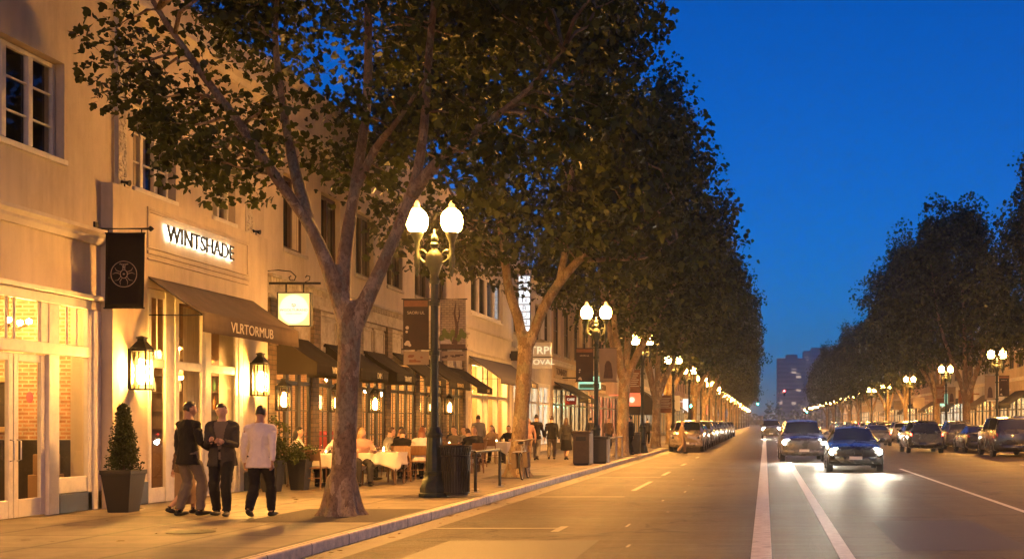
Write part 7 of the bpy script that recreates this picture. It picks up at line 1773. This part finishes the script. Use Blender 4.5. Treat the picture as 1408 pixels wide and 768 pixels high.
# stations front (-y) to back: y, sill z, mid z, mid half width, belt z, belt half width, edge z, edge half width, crown z
SHAPES = {
 'suv': [(-2.30, .36, .56, .66, .80, .62, .84, .50, .86), (-2.20, .26, .58, .86, .90, .80, .95, .62, .97), (-1.75, .24, .60, .93, .98, .88, 1.03, .68, 1.06), (-1.02, .24, .60, .94, 1.04, .91, 1.09, .74, 1.12),
         (-0.20, .24, .60, .94, 1.06, .91, 1.60, .64, 1.65), (0.40, .24, .60, .94, 1.07, .91, 1.66, .66, 1.70), (1.35, .24, .60, .94, 1.08, .90, 1.63, .65, 1.67), (1.85, .24, .60, .94, 1.09, .89, 1.50, .62, 1.55), (2.22, .28, .62, .90, 1.06, .84, 1.12, .74, 1.14), (2.32, .38, .62, .80, .95, .74, 1.0, .60, 1.01)],
 'sedan': [(-2.35, .34, .52, .62, .68, .58, .71, .46, .73), (-2.24, .22, .52, .82, .76, .76, .80, .60, .82), (-1.7, .20, .54, .90, .85, .84, .90, .66, .93), (-0.88, .20, .54, .91, .92, .87, .96, .72, .99),
           (0.02, .20, .54, .91, .94, .87, 1.38, .58, 1.43), (0.45, .20, .54, .91, .95, .87, 1.41, .59, 1.46), (0.95, .20, .54, .91, .95, .86, 1.36, .58, 1.41), (1.75, .20, .54, .90, .95, .84, 1.02, .70, 1.04), (2.22, .24, .56, .86, .94, .80, .99, .66, 1.0), (2.34, .36, .56, .76, .84, .70, .88, .56, .89)],
 'van': [(-2.45, .36, .60, .70, .90, .68, .94, .56, .96), (-2.36, .26, .62, .90, 1.02, .86, 1.08, .70, 1.10), (-1.95, .24, .64, .96, 1.12, .92, 1.18, .76, 1.20), (-1.55, .24, .64, .97, 1.16, .93, 1.22, .80, 1.26),
         (-0.85, .24, .64, .97, 1.18, .93, 1.76, .74, 1.81), (0.4, .24, .64, .97, 1.18, .93, 1.84, .76, 1.88), (1.6, .24, .64, .97, 1.18, .93, 1.83, .76, 1.87), (2.20, .24, .64, .97, 1.18, .92, 1.76, .74, 1.80), (2.42, .28, .64, .95, 1.14, .90, 1.20, .80, 1.22), (2.47, .38, .64, .88, 1.0, .82, 1.05, .70, 1.06)]}
def make_car(kind, paint_m, label, lights=False, tails=False, name='parked_car', group=None, spot=False):
    t = empty(name, (0, 0, 0), 0, label, 'car' if kind != 'van' else 'van', group); ST = SHAPES[kind]
    def ring(st):
        y, sz, mz, mw, bz, bw, ez, ew, cz = st
        return [Vector((mw * 0.80, y, sz)), Vector((mw * 0.96, y, sz + 0.05)), Vector((mw, y, mz)), Vector((mw * 0.3 + bw * 0.7, y, mz * 0.25 + bz * 0.75)), Vector((bw, y, bz)), Vector((bw * 0.52 + ew * 0.48, y, bz * 0.5 + ez * 0.5)), Vector((ew, y, ez)), Vector((ew * 0.5, y, ez * 0.3 + cz * 0.7)), Vector((0, y, cz))]
    RG = [ring(s_) for s_ in ST]
    def P(u, v, sx=1, off=0.0):
        def at(u, v):
            i = min(int(u), len(RG) - 2); f = u - i; j = min(int(v), 7); g = v - j
            a = RG[i][j].lerp(RG[i][j + 1], g); b = RG[i + 1][j].lerp(RG[i + 1][j + 1], g); return a.lerp(b, f)
        p = at(u, v)
        if off:
            du = at(min(u + 0.02, len(RG) - 1.001), v) - at(max(u - 0.02, 0), v); dv = at(u, min(v + 0.02, 7.999)) - at(u, max(v - 0.02, 0)); n = dv.cross(du)
            if n.length > 1e-9:
                n.normalize()
                if n.dot(p - Vector((0, p.y * 0.7, 0.7))) < 0: n = -n
                p = p + n * off
        return (p.x * sx, p.y, p.z)
    mb = MB(); V = []; nr = 9
    sub = 4; US = [i / sub for i in range((len(ST) - 1) * sub + 1)]
    for u in US:
        row = [P(u, v) for v in range(nr)]; V += [(-x, y, z) for x, y, z in row[:-1]] + row[::-1]
    w_ = 2 * nr - 1; Fc = [(i * w_ + j, i * w_ + j + 1, (i + 1) * w_ + j + 1, (i + 1) * w_ + j) for i in range(len(US) - 1) for j in range(w_ - 1)]
    Fc += [tuple(range(w_)), tuple(reversed(range((len(US) - 1) * w_, len(US) * w_)))] + [(i * w_, (i + 1) * w_, (i + 1) * w_ + w_ - 1, i * w_ + w_ - 1) for i in range(len(US) - 1)]
    mb.add(V, Fc); mb.build('body', MATS[paint_m], t, world=False, smooth=32)
    def patch(nm, u0, u1, v0, v1, m, sx=1, off=0.008, both=False, nu=8, nv=5, parent=None):
        mb = MB()
        for s_ in ((1, -1) if both else (sx,)):
            k = len(mb.v); mb.v += [P(u0 + (u1 - u0) * i / nu, v0 + (v1 - v0) * j / nv, s_, off) for i in range(nu + 1) for j in range(nv + 1)]
            for i in range(nu):
                for j in range(nv): a = k + i * (nv + 1) + j; mb.f.append((a, a + 1, a + nv + 2, a + nv + 1)); mb.mi.append(0)
        return mb.build(nm, MATS[m], parent or t, world=False, smooth=60, recalc=False)
    patch('windscreen', 3.10, 3.94, 6.05, 8, 'dark_glass', both=True); patch('rear_window', 6.1 + (kind != 'sedan') * 1.0, 6.9 + (kind != 'sedan') * 1.0, 6.1, 8, 'dark_glass', both=True)
    for sx in (-1, 1):
        patch('side_window', 3.75, 5.0, 4.25, 5.85, 'dark_glass', sx); patch('side_window', 5.06, 6.0 if kind == 'sedan' else 6.85, 4.25, 5.8, 'dark_glass', sx)
        patch('headlight', 0.55, 1.35, 3.0, 4.3, 'headlight_off' if not lights else 'headlight_off', sx, 0.012)
        patch('taillight', len(ST) - 1.95, len(ST) - 1.2, 3.0, 4.2, 'taillight_on' if tails else 'taillight_off', sx, 0.012)
        for y in (ST[0][0] + 0.88, ST[-1][0] - 0.92):
            Mx = Matrix.Translation((sx * (ST[3][3] - 0.10), y, 0.335)) @ Matrix.Rotation(sx * PI / 2, 4, 'Y')
            mb = MB(); mb.lathe([(0.20, -0.1), (0.31, -0.1), (0.335, -0.07), (0.335, 0.08), (0.31, 0.105), (0.215, 0.11)], 24, mtx=Mx); wl = mb.build('wheel', MATS['tyre'], t, world=False, smooth=40)
            mb = MB(); mb.lathe([(0.215, 0.10), (0.205, 0.06), (0.06, 0.08), (0.04, 0.10), (0.0, 0.10)], 20, mtx=Mx, caps=False)
            for k in range(5): a = 2 * PI * k / 5; mb.tube([Mx @ Vector((0.04 * math.cos(a), 0.04 * math.sin(a), 0.095)), Mx @ Vector((0.205 * math.cos(a), 0.205 * math.sin(a), 0.098))], 0.026, 6)
            mb.build('rim', MATS['alloy'], wl, world=False, smooth=40)
            mb = MB(); Ma = Matrix.Translation((sx * (ST[3][3] - 0.02), y, 0.335)) @ Matrix.Rotation(sx * PI / 2, 4, 'Y'); mb.lathe([(0.0, 0.018), (0.36, 0.018), (0.395, 0.022), (0.40, 0.0)], 28, mtx=Ma, caps=False); mb.build('wheel_arch', MATS['trim_black'], t, world=False, smooth=40)
        mb = MB(); yx = ST[3][0] + 0.35; mb.ball((sx * (ST[3][5] + 0.10), yx, ST[3][4] + 0.10), (0.11, 0.06, 0.075), 10, 7); mb.bar((sx * (ST[3][5] - 0.02), yx, ST[3][4] + 0.05), (sx * (ST[3][5] + 0.06), yx, ST[3][4] + 0.08), 0.04); mb.build('mirror', MATS[paint_m], t, world=False, smooth=60)
    patch('grille', 0.0, 0.62, 2.7, 3.9, 'trim_black', both=True, off=0.006)
    y0 = ST[0][0]; fw = ST[1][3]; mb = MB()
    mb.tube([(-fw, y0 + 0.18, 0.40), (-fw * 0.75, y0 - 0.015, 0.40), (0, y0 - 0.06, 0.40), (fw * 0.75, y0 - 0.015, 0.40), (fw, y0 + 0.18, 0.40)], [(0.05, 0.11)] * 5, 10, frame=(0, 1, 0)); mb.build('bumper', MATS[paint_m], t, world=False, smooth=50)
    mb = MB(); mb.box(-fw * 0.6, fw * 0.6, y0 - 0.075, y0 - 0.02, 0.32, 0.38); mb.build('air_intake', MATS['trim_black'], t, world=False)
    y1 = ST[-1][0]; fw = ST[-2][3]; mb = MB(); mb.tube([(-fw, y1 - 0.18, 0.46), (-fw * 0.75, y1 + 0.015, 0.46), (0, y1 + 0.05, 0.46), (fw * 0.75, y1 + 0.015, 0.46), (fw, y1 - 0.18, 0.46)], [(0.05, 0.12)] * 5, 10, frame=(0, 1, 0)); mb.build('bumper', MATS[paint_m], t, world=False, smooth=50)
    mb = MB(); mb.box(-0.2, 0.2, y0 - 0.118, y0 - 0.10, 0.42, 0.52); mb.build('number_plate', MATS['plate_white'], t, world=False)
    mb = MB()
    for sx in (-1, 1): mb.box(sx * 0.60 - 0.03, sx * 0.60 + 0.03, ST[4][0] + 0.2, ST[6][0], ST[5][6] + 0.03, ST[5][6] + 0.06) if kind != 'sedan' else None
    if mb.v: mb.build('roof_rail', MATS['trim_black'], t, world=False)
    if lights:
        for sx in (-1, 1):
            zx = ST[1][4] - 0.10; xx = ST[1][3] * 0.78; mb = MB(); mb.lathe([(0.19, 0.0), (0.0, 0.001)], 24, mtx=Matrix.Translation((0, 0, zx * 0.4)) @ Matrix.Diagonal((1, 1, 0.6, 1)) @ Matrix.Translation((sx * xx, ST[1][0] - 0.035, zx)) @ Matrix.Rotation(PI / 2, 4, 'X'), caps=False)
            mb.build('headlamp_lens', MATS['headlight_on'], t, world=False, smooth=60)
            mb = MB(); mb.lathe([(0.21, -0.02), (0.21, 0.06), (0.193, 0.06), (0.193, -0.02)], 20, mtx=Matrix.Translation((0, 0, zx * 0.4)) @ Matrix.Diagonal((1, 1, 0.6, 1)) @ Matrix.Translation((sx * xx, ST[1][0] - 0.03, zx)) @ Matrix.Rotation(PI / 2, 4, 'X'), caps=False); mb.build('headlamp_ring', MATS['alloy'], t, world=False, smooth=40)
            if spot:
                ld = bpy.data.lights.new('headlamp_beam', 'SPOT'); ld.energy = HEAD_W; ld.spot_size = R(26); ld.spot_blend = 0.8; ld.shadow_soft_size = 0.07; ld.color = (1, 0.86, 0.62)
                lo = bpy.data.objects.new('headlamp_beam', ld); COL.objects.link(lo); lo.parent = t; lo.location = (sx * xx, ST[0][0] - 0.16, zx); lo.rotation_euler = (R(87), 0, PI)
                KIDS.setdefault(t.name, []).append(lo)
    return t
place(make_car('suv', 'paint_gold', 'gold parked car with roof rails behind the person in tan', group=None), (-4.30, 65.3, 0), 0.0)
place(make_car('sedan', 'paint_navy', 'dark saloon parked directly behind the gold car', group='cars parked along the left kerb'), (-4.32, 71.6, 0), 0.0)
s3 = place(make_car('suv', 'paint_grey', 'grey car parked third in the left row', group='cars parked along the left kerb'), (-4.30, 77.5, 0), 0.0)
sed = bpy.data.objects  # shared prototypes for the rows
for i, (y, k) in enumerate(((84, 0), (90.5, 1), (97, 0), (104, 1), (112, 0), (121, 1), (131, 0))):
    place(copy_tree(s3), (-4.35, y, 0), 0.0, '%s grey car parked beyond the first three of the left row' % ORD[i].replace('nearest', 'first'))
place(make_car('suv', 'paint_grey', 'grey oncoming car with blazing headlights beside the solid lane line', True, name='oncoming_car', spot=True), (1.52, 48.9, 0), 0.02)
place(make_car('sedan', 'paint_black', 'dark oncoming saloon right of the other headlights', True, name='oncoming_car', spot=True), (2.95, 39.3, 0), -0.03)
place(make_car('van', 'paint_grey', 'distant oncoming van on the solid lane line', True, name='oncoming_van', spot=True), (0.6, 118.0, 0), 0.0)
place(make_car('sedan', 'paint_silver', 'distant oncoming silver saloon behind the van', True, name='oncoming_car', spot=False), (3.4, 150.0, 0), 0.0)
# right-hand side: a parked row and two cars driving off with their tail lights on
v0 = place(make_car('van', 'paint_black', 'black van parked at the right frame edge', group='cars parked along the right kerb'), (11.45, 55.5, 0), PI)
q1 = place(make_car('sedan', 'paint_navy', 'navy saloon parked just past the black van', group='cars parked along the right kerb'), (11.4, 63.0, 0), PI)
q2 = place(make_car('suv', 'paint_grey', 'grey car parked second past the black van', group='cars parked along the right kerb'), (11.4, 69.8, 0), PI)
q3 = place(make_car('sedan', 'paint_red', 'dark red saloon parked third past the black van', group='cars parked along the right kerb'), (11.4, 76.6, 0), PI)
q4 = place(make_car('suv', 'paint_silver', 'silver car parked fourth past the black van', group='cars parked along the right kerb'), (11.4, 83.4, 0), PI)
CARW = {0: 'navy saloon', 1: 'grey car', 2: 'red saloon', 3: 'silver car'}
for i, y in enumerate(range(91, 190, 7)):
    k = (i * 3 + i // 4) % 4; place(copy_tree((q1, q2, q3, q4)[k]), (11.4, y + 0.3 * (i % 3), 0), PI, '%s parked %s beyond the row of four' % (CARW[k], ORD[i].replace('nearest', 'first')))
place(make_car('suv', 'paint_black', 'black car driving away with red tail lights on', tails=True, name='departing_car'), (8.3, 62.0, 0), PI)
place(make_car('sedan', 'paint_grey', 'grey saloon driving away with red tail lights on', tails=True, name='departing_car'), (7.6, 80.0, 0), PI)

# traffic lights
emis('signal_red', (1.0, 0.02, 0.02), 130.0); emis('signal_green', (0.03, 1.0, 0.55), 60.0)
def signal(x, y, arm_x, z, colour, label, side=False):
    t = empty('traffic_light', (x, y, WALK_Z), 0, label, 'traffic light'); mb = MB(); mb.tube([(0, 0, 0), (0, 0, z - 0.2)], 0.07, 10); mb.lathe([(0.14, 0), (0.14, 0.3), (0.08, 0.4)], 10)
    if arm_x: mb.tube(smooth_path([(0, 0, z - 0.3), (0, 0, z + 0.35), (arm_x * 0.2, 0, z + 0.6), (arm_x, 0, z + 0.62)], 3), 0.05, 8)
    mb.build('signal_pole', MATS['black_metal'], t, world=False, smooth=50)
    hx = arm_x; mb = MB(); mb.box(hx - 0.16, hx + 0.16, -0.1, 0.12, z - 0.55, z + 0.55); h = mb.build('signal_head', MATS['dark_paint'], t, world=False, bevel=0.03)
    for k, (zz, c) in enumerate(((z + 0.35, 'red'), (z, 'amber'), (z - 0.35, 'green'))):
        mb = MB(); mb.tube([(hx, -0.12, zz), (hx, -0.10, zz)], 0.11, 14); mb.build('signal_lens', MATS['signal_' + c if c == colour else 'trim_black'], h, world=False)
signal(-6.0, 93.5, 0, 3.1, 'green', 'green traffic light on a pole beyond the gold car')
signal(-5.9, 205, 4.6, 5.0, 'green', 'distant green traffic light on an arm at the left kerb')
signal(13.0, 205, -9.6, 6.6, 'red', 'distant red traffic light hanging over the road')
signal(12.9, 203, -5.6, 3.6, 'green', 'distant low green traffic light right of the red one')
if HAZE > 0:
    m, nt, n_, l_ = nodes_of('evening_haze'); out = N(nt, 'ShaderNodeOutputMaterial'); v = N(nt, 'ShaderNodeVolumePrincipled'); v.inputs['Color'].default_value = (0.85, 0.86, 0.9, 1); v.inputs['Density'].default_value = HAZE; v.inputs['Anisotropy'].default_value = HAZE_G; l_.new(v.outputs[0], out.inputs['Volume'])
    mb = MB(); mb.box(-640, 640, -80, 1545, -1.05, 72); o = mb.build('haze', m); tag(o, kind='stuff')
